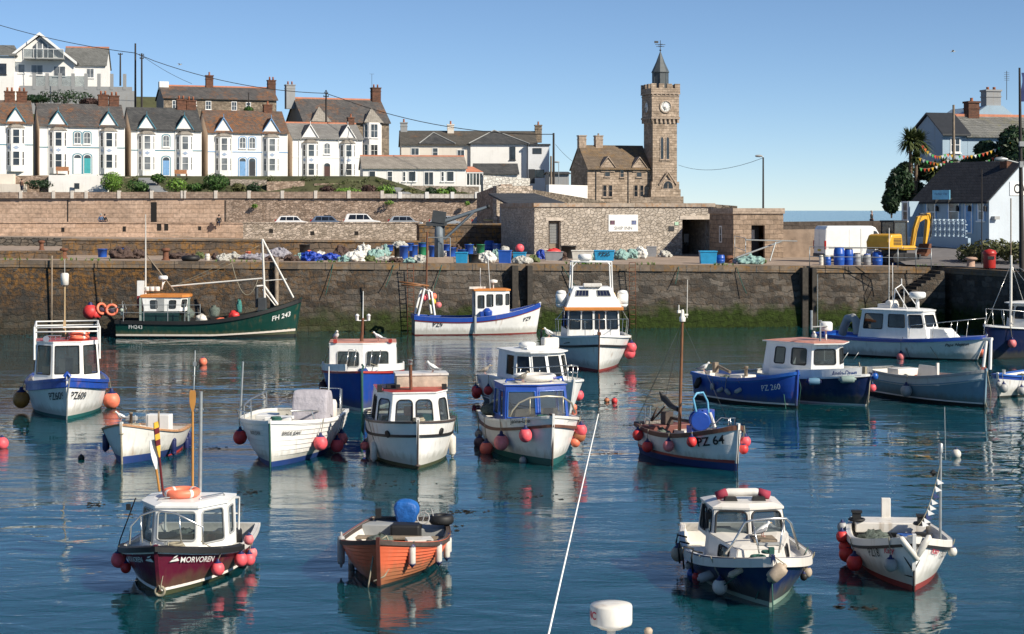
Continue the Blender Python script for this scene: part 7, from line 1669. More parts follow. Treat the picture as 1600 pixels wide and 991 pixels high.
clock(f.M@T(A/2,-.22, tz(167))@Matrix.Rotation(R(90), 4, 'X'));clock(f.M@T(-.22, A/2, tz(167))@Matrix.Rotation(R(-90), 4, 'Z')@Matrix.Rotation(R(90), 4, 'X'))
for x in(1034.3, 1043.2):
 win(root, f.M@T(f.u(x), 0, tz(250)), .62, tz(213)-tz(250), (0, 0), TOWERDR, PANEB, .5, .06, .11, True, False, 'lancet_window')
win(root, f.M@T(f.u(1042.5),-.26, tz(309)), 1.75, tz(281.5)-tz(309), (1, 1), TOWERDR, PANEB, 1.0, .08, .16, False, False, 'arched_door')
m=MB()
for sg in(-1, 1):m.tube([f.M@V((f.u(1042.5)+sg*1.3,-.32, tz(289))), f.M@V((f.u(1042.5),-.32, tz(269)))], .13, 4)
m.build('hood_mould', TOWERDR, root, world=True)
y0=.7;dp=7.5
fh=f;u0, u1=f.u(918, y0),-.0
zb, ze, zr=5.0, PZ(262, 247.5), PZ(228, 251)
root=f.root('institute_house', (u0+u1)/2, y0, zb, 'granite house with gabled dormers joined to the clock tower', 'house')
w, rf=gable(root, f.M, u0, u1, y0, y0+dp, zb-1, ze, zr, TOWERST, SL_STONE, ov=.12)
for(x, pots)in((909, 0), (935, 1)):chimney(rf, f.M, f.u(x, y0+dp/2), y0+dp/2, 1.05, .9, zr-.8, PZ(213, 251), TOWERDR, pots, TOWERDR, .3)
gutter(root, f.M, u0, u1, y0, ze-.1, DKGREY, [f.u(931, y0), f.u(981.5, y0)], zb)
for(xc, ya, yc, wpx)in((949, 260, 276.5, 9.5), (971.8, 265, 277.5, 7), (998.5, 260, 277, 9.5), (944.8, 289, 308, 7), (953.8, 289, 308, 7), (993.5, 289, 308, 7), (1002.6, 289, 308, 7)):
 u=f.u(xc, y0);z0=PZ(yc, 249);win(root, f.M@T(u, y0, z0), wpx/11.2, PZ(ya, 249)-z0, (0, 1), TOWERDR, PANEB, 0, .06, .07, True)
for xc in(949.5, 998.8):
 u=f.u(xc, y0);za=PZ(246, 249);g=1.15
 m=MB().prism([(-g+.15, ze-.6), (g-.15, ze-.6), (g-.15, ze+.1), (0, za-.2), (-g+.15, ze+.1)],-.12, 1.0, 'Y', 0, f.M@T(u, y0, 0));d=m.build('dormer_gable', TOWERST, root, world=True)
 r_=MB()
 for sg in(-1, 1):
  v=[f.M@V(p)for p in((u+sg*g, y0-.25, ze+.0), (u, y0-.25, za), (u, y0+2.6, za), (u+sg*g, y0+.6, ze+.0))];v+=[p+V((0, 0, .14))for p in v]
  r_.add(v, [(0, 1, 2, 3), (4, 7, 6, 5), (0, 4, 5, 1), (0, 3, 7, 4)])
 r_.build('dormer_roof', TOWERDR, d, world=True)
f=Facade(835, 140, 15.4);u1=f.u(1115);zb, zt=3.95, 7.78
root=f.root('harbour_hut', u1/2, 0, zb, 'long flat-roofed rubble harbour hut with a white painted sign', 'hut')
door_u=(f.u(857), f.u(876));op_u=(f.u(1066), f.u(1110));zd, zo=f.z(345, px=866), f.z(343, px=1088)
m=MB()
us=[0, door_u[0], door_u[1], op_u[0], op_u[1], u1]
for a, c in zip(us, us[1:]):
 top=zt
 if(a, c)==door_u:m.box2(a, c, 0, .5, zd, top, 0, f.M)
 elif(a, c)==op_u:m.box2(a, c, 0, .5, zo, top, 0, f.M)
 else:m.box2(a, c, 0, .5, zb-1, top, 0, f.M)
m.box2(0, .5, .5, 10, zb-1, zt, 0, f.M).box2(u1-.5, u1, .5, 8, zb-1, zt, 0, f.M).box2(.5, u1-.5, 7.5, 8, zb-1, zt, 0, f.M)
m.build('wall', HUTST, root, world=True)
MB().box2(-.1, u1+.1,-.12, 10.05, zt, zt+.30, 0, f.M).build('roof', stone('hut_coping', ((.38, .31, .25), (.5, .43, .36)), (.3, .25, .2), 1.4, .6, lichen=(.35, .17, .06), lam=.6, bump=.03), root, world=True)
MB().box2(.5, u1-.5, .5, 7.5, zb-.3, zb+.03, 0, f.M).build('floor', CONC, root, world=True)
dr=MB().box2(door_u[0]+.05, door_u[1]-.05, .3, .36, zb-.3, zd-.1, 0, f.M).build('door', WOODG, root, world=True)
m=MB()
for k in range(14):z=zb+1.0+k*.12;m.box((0, 0, 0), (door_u[1]-door_u[0]-.35, .05, .1), 0, 0, R(35), 0, f.M@T((door_u[0]+door_u[1])/2, .28, z))if z<zd-.25 else None
m.build('louvre', GREYP, dr, world=True)
m=MB().box2(door_u[0], door_u[0]+.08, .1, .4, zb-.3, zd, 0, f.M).box2(door_u[1]-.12, door_u[1], .05, .4, zb-.3, zd, 0, f.M).box2(door_u[0], door_u[1], .1, .4, zd-.1, zd, 0, f.M);m.build('door_frame', DKWOOD, root, world=True)
m=MB().box2(door_u[0]-.25, door_u[1]+.25,-.05, .3, zd, zd+.25, 0, f.M).box2(op_u[0]-.2, op_u[1]+.2,-.05, .3, zo, zo+.3, 0, f.M);m.build('lintel', M('pale_lintel', (.55, .48, .41), .85, var=.3), root, world=True)
m=MB()
for k, (a, z, w)in enumerate(((.2, .0, .8), (1.1, .0, .6), (.3, 1.0, .5), (1.3, .7, .4))):m.box2(op_u[0]+a, op_u[0]+a+w, 3, 3.6, zb+z, zb+z+.95, k%3, f.M)
m.build('stored_machine', [GREYP, BLACK, GREEN], root, world=True)
SU=(f.u(950.5), f.u(996.5));sz=(f.z(362, px=970), f.z(335.5, px=970))
sg_=f.root('wall_sign', (SU[0]+SU[1])/2,-.05, sz[0], 'white SHIP INN sign with two small pictures on the hut wall', 'sign')
MB().box2(SU[0], SU[1],-.06,-.005, sz[0], sz[1], 0, f.M).build('board', WHITE, sg_, world=True)
flat_text('SHIP INN', .36, f.M@T((SU[0]+SU[1])/2,-.062, sz[0]+.27), DKGREY, sg_, sx=1.05, world=True)
for k, (fr, c)in enumerate(((.13, (.12, .06, .09)), (.86, (.12, .15, .28)))):
 u=SU[0]+(SU[1]-SU[0])*fr;MB().box2(u-.2, u+.2,-.07,-.061, sz[0]+.55, sz[0]+.88, 0, f.M).build('picture', M('sign_picture_%s'%('dark' if k==0 else 'blue'), c, .5, var=.9, vs=4), sg_, world=True)
u=f.u(1049);pl=f.root('wall_plaque', u,-.05, f.z(361, px=1049), 'small black plaque beside the garage opening of the hut', 'plaque');MB().box2(u-.22, u+.22,-.05,-.004, f.z(361, px=1049), f.z(353.5, px=1049), 0, f.M).build('plate', ANTH, pl, world=True)
u=f.u(1057);pl=f.root('safety_sign', u,-.05, f.z(352, px=1057), 'small pale green sign above the black plaque', 'sign');MB().box2(u-.16, u+.16,-.05,-.004, f.z(352, px=1057), f.z(347, px=1057), 0, f.M).build('plate', M('pale_green_sign', (.4, .6, .45), .5), pl, world=True)
f2=Facade(797, 158, 8);ua, ub=0, f2.u(884)
r=f2.root('slate_shed', ub/2, 0, 4.5, 'dark slate mono-pitch shed roof behind the left end of the hut', 'shed')
MB().box2(ua, ub, .2, 7, 3, f2.z(318, u=0)-.05, 0, f2.M).build('wall', RENDERG, r, world=True)
za=f2.z(318, u=0);zc=f2.z(302, u=0, y=8)
v=[f2.M@V(p)for p in((-.2, 0, za), (ub+.2, 0, za), (ub-1.6, 8, zc), (-.9, 8, zc))];v+=[p-V((0, 0, .18))for p in v]
MB().add(v, [(0, 1, 2, 3), (7, 6, 5, 4), (0, 4, 5, 1), (1, 5, 6, 2), (0, 3, 7, 4)]).build('roof', slate('blue_black_slate', (.05, .056, .068), (.075, .08, .09)), r, world=True)
wallx('shed_back_wall', 'short rubble wall rising behind the slate shed', 776, 832, 168, 170, 290.5, 290.5, 4, .7, PALER)
wallx('ramp_wall', 'long rubble wall sloping down towards the clock tower', 832, 965, 180, 214, 296, 318, 4, .9, stone('dark_rubble', ((.16, .13, .10), (.34, .28, .22)), (.12, .1, .08), .6, .35, rubble=True, bump=.1))
wallx('white_yard_wall', 'white rendered yard wall left of the clock tower house', 858, 918, 222, 228, 288.5, 290, 4, .5, RENDERW)
simple_house('small grey gabled store left of the clock tower house', 858, 889, 240, 5, 300, 272, 270, 5, RENDERG, SL_DK, name='store', cat='store', gut=False)
wallx('tower_forecourt_wall', 'low granite forecourt wall in front of the clock tower', 985, 1068, 236, 236, 309, 307, 4, .6, TOWERST)
f=Facade(1146, 137, 15);u1=f.u(1224);zt=f.z(334, px=1185)
r=f.root('small_hut', u1/2, 0, 3.9, 'small brown blockwork hut with a dark doorway beside the harbour hut', 'hut')
d0, d1=f.u(1174), f.u(1195);zd=f.z(352, px=1185)
HB=stone('hut_block', ((.30, .22, .16), (.44, .33, .25)), (.25, .19, .14), .62, .36, bump=.06, msize=.015, stain=.3)
MB().box2(0, d0, 0, .3, 3, zt, 0, f.M).box2(d1, u1, 0, .3, 3, zt, 0, f.M).box2(d0, d1, 0, .3, zd, zt, 0, f.M).box2(0, .3, .3, 5, 3, zt, 0, f.M).box2(u1-.3, u1, .3, 5, 3, zt, 0, f.M).box2(.3, u1-.3, 4.7, 5, 3, zt, 0, f.M).build('wall', HB, r, world=True)
MB().box2(-.08, u1+.08,-.1, 5.1, zt, zt+.42, 0, f.M).build('roof', TOWERDR, r, world=True)
MB().box2(d0, d1, 1.2, 1.25, 3.5, zd, 0, f.M).build('door', ANTH, r, world=True);MB().box2(d0+.35, d0+.75, 1.15, 1.19, 5.3, 6.0, 0, f.M).build('notice', WHITE, r, world=True)
win(r, f.M@T(0, 2.6, 5.0)@Matrix.Rotation(R(-90), 4, 'Z'), .5, 1.3, (0, 1), PVC, PANEB, sill=False)
wallx('rubble_stub', 'dark rubble stub wall behind the junction of the two huts', 1113, 1152, 150, 150, 319, 322, 3, 2.0, stone('dark_rubble'))
f=Facade(1545, 128,-60)
cu=V((PX(1545, 128), 128, 0));fdir=V((-.5, .866, 0));Ms=Matrix(((.5, .866, 0, cu.x+fdir.x*7.6), (-.866, .5, 0, cu.y+fdir.y*7.6), (0, 0, 1, 0), (0, 0, 0, 1)))
LW=7.6;zb, ze, zr=4.55, 8.28, 11.0;WD=6.6
root=empty('cottage', Ms@V((LW/2, 0, zb)), math.atan2(-.866, .5), 'pale blue harbour cottage with black slate roof and block screen wall', 'house')
gable(root, Ms, 0, LW, 0, WD, zb-1.5, ze, zr, RENDERBL, SL_BLK, ov=.15)
MB().prism([(0, zb-1.5), (WD, zb-1.5), (WD, ze-.15), (WD/2, zr-.15), (0, ze-.15)], LW+.003, LW+.03, 'X', 0, Ms).build('gable_end', render_mat('blue_white_render', (.52, .58, .64)), root, world=True)
def cz(py, u):p=Ms@V((u, 0, 0));return PZ(py, p.y)
def cux(px):
 k=(px-800)/F;a=Ms@V((0, 0, 0));return(k*a.y-a.x)/(.5-k*-.866)
for(xa, ya, xb, yc)in((1482, 316, 1499, 345), (1448, 316, 1462, 347), (1528, 315, 1538, 345)):
 ua, ub=cux(xa), cux(xb);um=(ua+ub)/2;z0=cz(yc, um);win(root, Ms@T(um, 0, z0), ub-ua, cz(ya, um)-z0, (0, 1), PVC, PANEC, ft=.1, surround=LBLUE)
ua, ub=cux(1508), cux(1519);um=(ua+ub)/2;door(root, Ms@T(um, 0, cz(365, um)), ub-ua, cz(316, um)-cz(365, um)-.2, LBLUE, light=.2, surround=LBLUE)
m=MB().box2(-.02, .8,-1.3, .0, zb-1, ze-.1, 0, Ms);po=m.build('porch', RENDERBL, root, world=True)
win(po, Ms@T(.4,-1.3, cz(345, .4)), .6, cz(315, .4)-cz(345, .4), (0, 1), PVC, PANEC)
MB().box2(.3, LW+.4,-2.4,-2.15, zb-1.5, zb+1.0, 0, Ms).box2(.3, .55,-2.15,-.02, zb-1.5, zb+1.0, 0, Ms).build('yard_wall', RENDERBL, root, world=True)
m=MB()
for i in range(9):
 for j in range(3):
  u=3.6+i*.46;z=zb+1.02+j*.44
  m.box2(u, u+.44,-2.38,-2.18, z, z+.07, 0, Ms).box2(u, u+.07,-2.38,-2.18, z+.07, z+.43, 0, Ms).torus((0, 0, 0), .13, .03, 10, 5, 0, Ms@T(u+.25,-2.28, z+.25)@Matrix.Rotation(R(90), 4, 'X'))
m.build('block_screen', M('pale_blue_block', (.36, .46, .55), .8), root, world=True)
m=MB()
for px in(1466, 1498, 1517, 1541):u=cux(px);z=cz(325, u);m.box2(u-.08, u+.08,-.22,-.02, z-.25, z+.05, 0, Ms).lathe([(.02, .0), (.1,-.1), (.09,-.2), (.02,-.25)], (u,-.15, z+.2), 8, 0, Ms)
m.build('wall_lantern', BLACK, root, world=True)
u0, u1=cux(1465), cux(1492);z0, z1=cz(312, u0), cz(297.5, u0)
sg_=empty('roof_sign', Ms@V(((u0+u1)/2,-.4, z0)), root.rotation_euler.z, 'light blue Harbour View sign board on the eaves of the cottage', 'sign')
MB().box2(u0, u1,-.52,-.46, z0, z1, 0, Ms).build('board', M('sign_blue', (.18, .50, .72), .5), sg_, world=True);MB().box2(u0+.2, u0+.26,-.46, .3, z0-.3, z0+.1, 0, Ms).box2(u1-.26, u1-.2,-.46, .3, z0-.3, z0+.1, 0, Ms).build('bracket', BLACK, sg_, world=True)
flat_text('Harbour View', .24, Ms@T((u0+u1)/2,-.522, z0+.42), M('dark_blue_lettering', (.02, .06, .2), .5), sg_, shear=.2, sx=.95, world=True)
MB().box2(cux(1521), cux(1532), 2.6, 3.3, zr-1.2, zr+.1, 0, Ms).build('chimney', BRICK, root, world=True)
Mg=Ms@T(LW+.03, 0, 0)@Matrix.Rotation(R(90), 4, 'Z')
sg_=empty('gable_sign', Mg@V((3.6,-.05, 8.3)), root.rotation_euler.z+R(90), 'white sign with a big black letter C on the cottage gable', 'sign')
MB().box2(2.0, 5.5,-.06,-.004, PZ(305.5, 129), PZ(284, 129), 0, Mg).build('board', WHITE, sg_, world=True)
flat_text('CAFE', .95, Mg@T(3.35,-.062, PZ(295, 129)), LETB, sg_, bold=.02, sx=.9, world=True)
MB().box2(.2, .7,-.35,-.02, PZ(343, 129), PZ(338, 129), 0, Mg).build('security_lamp', GREYP, root, world=True)
f=Facade(1512, 150, 14)
def hz(y):return PZ(y, 152)
u1=f.u(1640)
root=f.root('hill_house', u1/2, 0, hz(245), 'pale blue gabled house with big dark chimney on the right hilltop', 'house')
gable(root, f.M, 0, u1, 0, 6, hz(260), hz(213), hz(182), RENDERBL, slate('grey_stone_slate', (.13, .135, .13), (.22, .22, .21), (.2, .19, .1), .5), ridge=TERRA)
m=MB().prism([(0, hz(260)), (5.2, hz(260)), (5.2, hz(205)), (2.6, hz(180)), (0, hz(212))],-2.3,-.02, 'X', 0, f.M);m.build('left_wing', RENDERBL, root, world=True)
m=MB();
for pts in([(-.4, hz(214)), (2.6, hz(178.5)), (2.6, hz(176)), (-.4, hz(211.5))], [(5.6, hz(207)), (2.6, hz(178.5)), (2.6, hz(176)), (5.6, hz(204.5))]):m.prism(pts,-2.5, .1, 'X', 0, f.M)
m.build('wing_roof', ANTH, root, world=True)
m=MB().prism([(f.u(1525, 5), hz(185)), (f.u(1592, 5), hz(185)), (f.u(1592, 5), hz(178)), (f.u(1571, 5), hz(160)), (f.u(1547, 5), hz(160)), (f.u(1525, 5), hz(176))], 5.5, 12, 'Y', 0, f.M);m.build('rear_gable', RENDERBL, root, world=True)
chimney(root, f.M, f.u(1559, 5), 6.2, 1.4, 1.0, hz(182), hz(137), RENDERG, 2, POT, .25);chimney(root, f.M, f.u(1518, 3), 3.0, 1.0, .9, hz(190), hz(160), BRICK, 1, POT, .3)
win(root, f.M@T(-1.15,-.0, 0)@T(0, 0, hz(240)), .9, 1.3, (1, 1), PVC, PANEB)
m=MB().tube([f.M@V((f.u(1573, 6), 6, hz(150))), f.M@V((f.u(1573, 6), 6, hz(103)))], .03, 5)
for k in range(5):m.tube([f.M@V((f.u(1573, 6)-.25, 6, hz(106+k*3))), f.M@V((f.u(1573, 6)+.25, 6, hz(106+k*3)))], .015, 4)
m.build('television_aerial', DKGREY, root, world=True)
TUBB=M('blue_tub_plastic', (.015, .085, .40), .4, var=.15);TUBC=M('cyan_tub_plastic', (.02, .27, .52), .45, var=.2);TUBW=M('white_tub_plastic', (.62, .60, .54), .5, var=.25);TUBK=M('black_tub_plastic', (.015, .016, .018), .5);TUBG=M('green_tub_plastic', (.02, .20, .09), .45);TUBGR=M('grey_tub_plastic', (.25, .26, .28), .5)
def gq(px, py):
 z=4.1
 for _ in range(6):
  d=(H-z)*F/(py-HY);z=qz((V((PX(px, d), d, 0))-Q0).dot(V((math.cos(QA), math.sin(QA), 0))))
 return V((PX(px, d), d, z)), d
def barrel(px, py, wpx, hpx, mat, label, lid=None, group='barrels and bins on the quay', name='barrel', flare=.0, open_=False):
 p, d=gq(px, max(py, 404.5)if px<760 else py);r=wpx/2*d/F;h=hpx*d/F;p.z+=max(0, PZ(py, d)-p.z)
 ro=empty(name, p, 0, label, name.replace('_', ' '), group)
 if flare:
  MB().lathe([(r*(1-flare), 0), (r*.98, h*.93), (r*1.06, h*.93), (r*1.06, h), (r*.96, h), (r*(.96-flare), h*.15), (1e-3, h*.15)], (0, 0, 0), 18).build('shell', mat, ro)
 else:
  MB().lathe([(r*.9, 0), (r*.97, h*.05), (r, h*.3), (r*1.04, h*.33), (r, h*.36), (r, h*.64), (r*1.04, h*.67), (r, h*.7), (r*.95, h*.93), (r*.8, h)], (0, 0, 0), 18).build('shell', mat, ro)
  MB().lathe([(r*.86, h*.95), (r*.86, h*1.02), (r*.8, h*1.05), (.001, h*1.05)], (0, 0, 0), 18).build('lid', lid or mat, ro)
 return ro
def tub(px, py, wpx, hpx, mat, label, dep=.8, fill=None, name='fish_tub', cat='tub'):
 p, d=gq(px, py);w=wpx*d/F;h=hpx*d/F
 ro=empty(name, p, rnd.uniform(-.1, .1), label, cat, 'tubs on the quay')
 m=MB();a, c=w/2*.88, w/2;e, g=dep/2*.88, dep/2;t=.05
 def ringp(x, y, z):return[V((-x,-y, z)), V((x,-y, z)), V((x, y, z)), V((-x, y, z))]
 L=[ringp(a, e, 0), ringp(c*.98, g*.98, h*.9), ringp(c*1.04, g*1.06, h*.9), ringp(c*1.04, g*1.06, h), ringp(c-t, g-t, h), ringp(a-t, e-t, .1)]
 vs=sum(L, []);fs=[(k*4+i, k*4+(i+1)%4, k*4+4+(i+1)%4, k*4+4+i)for k in range(5)for i in range(4)]+[(0, 1, 2, 3), (20, 21, 22, 23)]
 m.add(vs, fs);m.build('shell', mat, ro, bev=.03)
 if fill:MB().blob((0, 0, h*.75), (w*.4, dep*.36, h*.35), int(px), 16, .3).build('contents', fill, ro)
 return ro
CLOUD=[]
def heap(px, py, wpx, hpx, mat, label, cat, name, seed=1, rough=.3, dep=.8):
 p, d=gq(px, max(py, 404.5)if px<700 else py);w=wpx/2*d/F;h=hpx/1.55*d/F;p.z+=max(0, PZ(py, d)-p.z)
 o=one(MB().blob(p, (w, w*dep, h), seed, 22, rough), name, mat, label, cat, 'gear heaped on the quay')
 if not CLOUD:t=bpy.data.textures.new('crumple', 'CLOUDS');t.noise_scale=.22;t.noise_depth=3;CLOUD.append(t)
 s=o.modifiers.new('sub', 'SUBSURF');s.levels=s.render_levels=2
 k=o.modifiers.new('crumple', 'DISPLACE');k.texture=CLOUD[0];k.strength=.30;k.mid_level=.5;k.texture_coords='GLOBAL'
 return o
NETW=M('white_net', (.50, .49, .45), .95, var=.5, vs=14, bump=.04);NETB=M('brown_net', (.10, .065, .055), .95, var=.6, vs=14, bump=.05);NETT=M('pale_teal_net', (.28, .45, .42), .95, var=.5, vs=12, bump=.05);NETGN=M('olive_net', (.12, .15, .06), .95, var=.6, vs=14, bump=.05);NETP=M('grey_lilac_net', (.32, .31, .35), .95, var=.4, vs=14, bump=.04)
TARPB=M('blue_tarp_sheet', (.015, .055, .38), .45, var=.35, vs=6, bump=.04, bs=8);SACKW=M('white_sack', (.66, .65, .61), .7, var=.2, vs=4, bump=.04, bs=8)
heap(190, 404, 36, 17, NETB, 'brown net heap between blue bins, left end of the quay', 'fishing net', 'fishing_net', 3, .35)
barrel(160, 402, 15, 13, TUBB, 'bright blue bin beside a brown net heap, left end of the quay', name='bin', flare=.12)
barrel(191, 397, 9, 9, TUBB, 'small blue bucket lying on the brown net heap', name='bucket', flare=.15)
heap(215, 403, 24, 12, NETB, 'small brown net heap right of the blue bucket', 'fishing net', 'fishing_net', 6, .3)
def bollard(px, py, wpx, hpx, label, mat=RUST):
 p, d=gq(px, py);r=wpx/2*d/F;h=hpx*d/F;ro=empty('bollard', p, 0, label, 'bollard', 'iron bollards on the quay')
 MB().lathe([(r*1.25, 0), (r*1.2, h*.08), (r*.85, h*.14), (r*.8, h*.72)], (0, 0, 0), 16).build('post', mat, ro);MB().lathe([(r*.8, h*.72), (r*1.3, h*.78), (r*1.35, h*.9), (r*1.0, h), (1e-3, h*1.03)], (0, 0, 0), 16).build('head', mat, ro)
bollard(259, 407, 11, 19, 'rusty iron bollard near the masts of the green trawler');bollard(65, 391, 8, 15, 'rust brown bollard on the stone block, left end of the quay');bollard(100, 404, 10, 16, 'rusty bollard at the right end of the mossy stone block')
bollard(1517, 419, 15, 17, 'pinkish granite bollard on the slipway near the red bin', M('pink_granite', (.42, .28, .21), .9, var=.3, vs=6))
heap(281, 405, 36, 9, NETB, 'pile of scrap rope and driftwood right of the rusty bollard', 'scrap', 'scrap_pile', 9, .45)
ty=one(MB().torus((0, 0, 0), .42, .17, 20, 8, 0, T(*(gq(298, 408)[0]+V((0, 0, .17))))), 'tyre', BLACK, 'black tyre lying on the quay left of the white drum', 'tyre')
barrel(324, 407, 8, 10, TUBW, 'white plastic drum on the quay beside a rope pile', name='drum')
heap(349, 408, 20, 11, NETW, 'white and green bundle of buoys and rope on the quay edge', 'fishing gear', 'rope_bundle', 12, .3)
barrel(387.5, 404, 9, 11, ORF, 'orange plastic crate above the trawler foremast', name='crate', flare=.05)
heap(404, 406, 60, 9, NETP, 'long heap of pale lilac gill net on the quay', 'fishing net', 'fishing_net', 14, .25, .35);heap(436, 404, 36, 16, NETP, 'tall mound of pale lilac net right of the trawler foremast', 'fishing net', 'fishing_net', 15, .3)
def pallet(px, py, wpx, hpx, label):
 p, d=gq(px, py);w, h=wpx*d/F, hpx*d/F;ro=empty('pallet', p, .1, label, 'pallet')
 m=MB();
 for k in range(8):x=-w/2+w*k/7;m.box((x, .0+.1*k*.0, h/2), (.11, .03, h), 0, 0, R(-8))
 m.build('slats', M('pale_timber', (.5, .46, .38), .8, var=.3), ro);MB().box((0, .06, h*.25), (w, .08, .1), 0, 0, R(-8)).box((0, .02, h*.8), (w, .08, .1), 0, 0, R(-8)).build('bearer', WOODG, ro)
pallet(445, 398, 25, 24, 'pale timber pallet leaning upright on the quay behind the nets')
barrel(476, 396, 17, 14, TUBK, 'black tub tipped beside the leaning pallet', name='tub', flare=.1)
heap(486, 408, 30, 14, TARPB, 'crumpled blue tarpaulin on the quay, left of two', 'tarpaulin', 'tarpaulin', 21, .4);heap(516, 407, 32, 10, TARPB, 'flat blue and red-edged tarpaulin, right of two on the quay', 'tarpaulin', 'tarpaulin', 22, .3)
heap(533, 405, 26, 20, NETB, 'brown net mound behind the blue tarpaulins', 'fishing net', 'fishing_net', 23, .3);heap(555, 409, 34, 16, SACKW, 'big cream bulk bag slumped on the quay', 'sack', 'sack', 24, .25);heap(568, 404, 24, 22, SACKW, 'upright white sack behind the cream bulk bag', 'sack', 'sack', 25, .3)
heap(587, 406, 28, 16, NETT, 'pale green net mound by the blue bins', 'fishing net', 'fishing_net', 26, .3);heap(607, 409, 46, 8, NETW, 'low white net spread along the quay edge', 'fishing net', 'fishing_net', 27, .3, .5);heap(602, 403, 16, 20, NETT, 'teal net draped right of the pale green mound', 'fishing net', 'fishing_net', 29, .35)
for(x, y, w, h, mt, lab)in((608.5, 392, 12, 9, TUBB, 'small royal blue bin left of the stacked blue bins'), (631, 406, 14, 22, TUBB, 'tall royal blue bin in front of the stacked bins'), (646, 403, 14, 20, TUBB, 'royal blue bin behind and right of the tall one'), (660, 399, 13, 20, TUBG, 'green bin among royal blue bins'), (660, 386, 14, 7, TUBB, 'royal blue bin stacked above the green bin'), (676, 402, 12, 18, TUBB, 'royal blue bin just left of the grey crane post'), (621, 403, 10, 16, TUBK, 'black bin between two blue bins'), (705, 401, 16, 14, TUBB, 'royal blue bin right of the crane post'), (722, 402, 14, 12, TUBB, 'royal blue bin further right of the crane post')):
 barrel(x, y, w, h, mt, lab, name='bin', flare=.1, group='bins heaped by the crane')
heap(624, 387, 22, 10, NETW, 'grey net heaped over the blue bins left of the crane', 'fishing net', 'fishing_net', 31, .3)
heap(654, 411, 26, 12, NETW, 'white net bundle at the foot of the crane block', 'fishing net', 'fishing_net', 33, .3)
tub(721.5, 411, 19, 17, TUBC, 'square cyan tub right of the crane block');barrel(740, 411, 17, 14, TUBK, 'black round tub between a cyan tub and a white sack', name='tub', flare=.1);heap(761, 411, 28, 17, SACKW, 'white sack bulging between two blue tubs', 'sack', 'sack', 35, .25)
barrel(764.5, 394, 16, 17, TUBB, 'blue barrel standing behind the white sack', TUBB);tub(789, 411, 20, 20, TUBB, 'blue tub with white rope inside, left of the hut corner', fill=NETW);tub(812, 408, 20, 14, TUBC, 'cyan tub holding a pink ball', fill=None)
p, d=gq(812, 408);one(MB().ball(p+V((0, 0, .85)), .3, 18), 'float_ball', PINK, 'pink ball resting in the cyan tub by the hut corner', 'float')
heap(816, 412, 32, 11, NETW, 'white coiled rope mound in front of the cyan tub', 'rope', 'rope_heap', 37, .25);heap(735, 399, 22, 16, NETGN, 'olive net sticking out of a blue bin right of the crane', 'fishing net', 'fishing_net', 38, .35)
tub(865, 407, 29, 14, TUBGR, 'grey plastic crate with red cloth on top', name='crate', cat='crate', fill=REDF);barrel(888, 404, 24, 20, TUBK, 'big black bin left of the white tub', name='bin', flare=.08);barrel(906, 391, 14, 11, TUBB, 'blue barrel end above the white tub', TUBB)
tub(910, 408, 34, 17, TUBW, 'stained white fish tub in front of the harbour hut', 1.0);tub(943.5, 407, 32, 16, TUBC, 'cyan fish tub with black painted letters', 1.0)
p, d=gq(943.5, 407);pp=p+V((.1,-.58, .42));flat_text('PZ25', .36, T(*pp), LETB, bpy.data.objects[[o.name for o in bpy.data.objects if o.get('label')=='cyan fish tub with black painted letters'][0]], bold=.02, world=False)if False else None
t_=[o for o in bpy.data.objects if o.get('label')=='cyan fish tub with black painted letters'][0]
flat_text('PZ25', .36, T(0,-.53, .45), LETB, t_, bold=.02)
heap(971, 406, 22, 15, NETT, 'pale teal net bag, left of the sacks by the hut', 'net bag', 'net_bag', 41, .25);heap(988, 404, 18, 14, NETT, 'darker green net bag squeezed between sacks', 'net bag', 'net_bag', 42, .3);heap(1001, 404, 22, 18, SACKW, 'tall white sack leaning at the hut wall', 'sack', 'sack', 43, .2)
tub(1018, 401, 16, 16, TUBGR, 'open grey cabinet lying by the hut wall', .5, name='cabinet', cat='cabinet');barrel(917, 413, 14, 7, TUBW, 'short white drum on the quay edge below the white tub', name='drum')
tub(1106, 412, 27, 20, TUBC, 'large cyan tub in front of the garage opening', 1.0);barrel(1126, 412, 13, 13, TUBB, 'small blue barrel beside the large cyan tub', TUBB);barrel(1139, 411, 13, 11, RUST, 'rusty drum right of the small blue barrel', RUST, name='drum')
heap(1172, 413, 44, 13, NETT, 'pale turquoise net heap on the quay in front of the small hut', 'fishing net', 'fishing_net', 45, .25)
for(x, w, h, mt, lid, lab)in((1293, 11, 14, TUBB, TUBW, 'blue barrel first from the left in the row behind the railing'), (1283, 7, 15, TUBW, TUBW, 'white container at the left end of the barrel row'), (1311, 17, 26, TUBB, TUBB, 'largest blue barrel in the row behind the railing'), (1326, 14, 25, TUBB, TUBK, 'blue barrel with a black lid in the row'), (1339, 13, 18, TUBGR, TUBK, 'grey barrel with a bulging black lid in the row'), (1355, 12, 17, TUBGR, TUBB, 'blue topped grey barrel in the row'), (1371, 16, 20, TUBB, TUBB, 'broad blue barrel right of the blue topped grey one'), (1385, 11, 17, TUBK, TUBK, 'black barrel in the row behind the railing'), (1396, 9, 12, TUBB, TUBB, 'small blue barrel at the right end of the row')):
 barrel(x, 414.5, w, h, mt, lab, lid, group='row of barrels behind the quay railing')
KIND=(('net', NETB, 'brown'), ('net', NETT, 'pale teal'), ('sack', SACKW, 'white'), ('net', NETGN, 'olive'), ('tarp', TARPB, 'blue'), ('net', NETP, 'lilac grey'), ('net', NETW, 'off-white'))
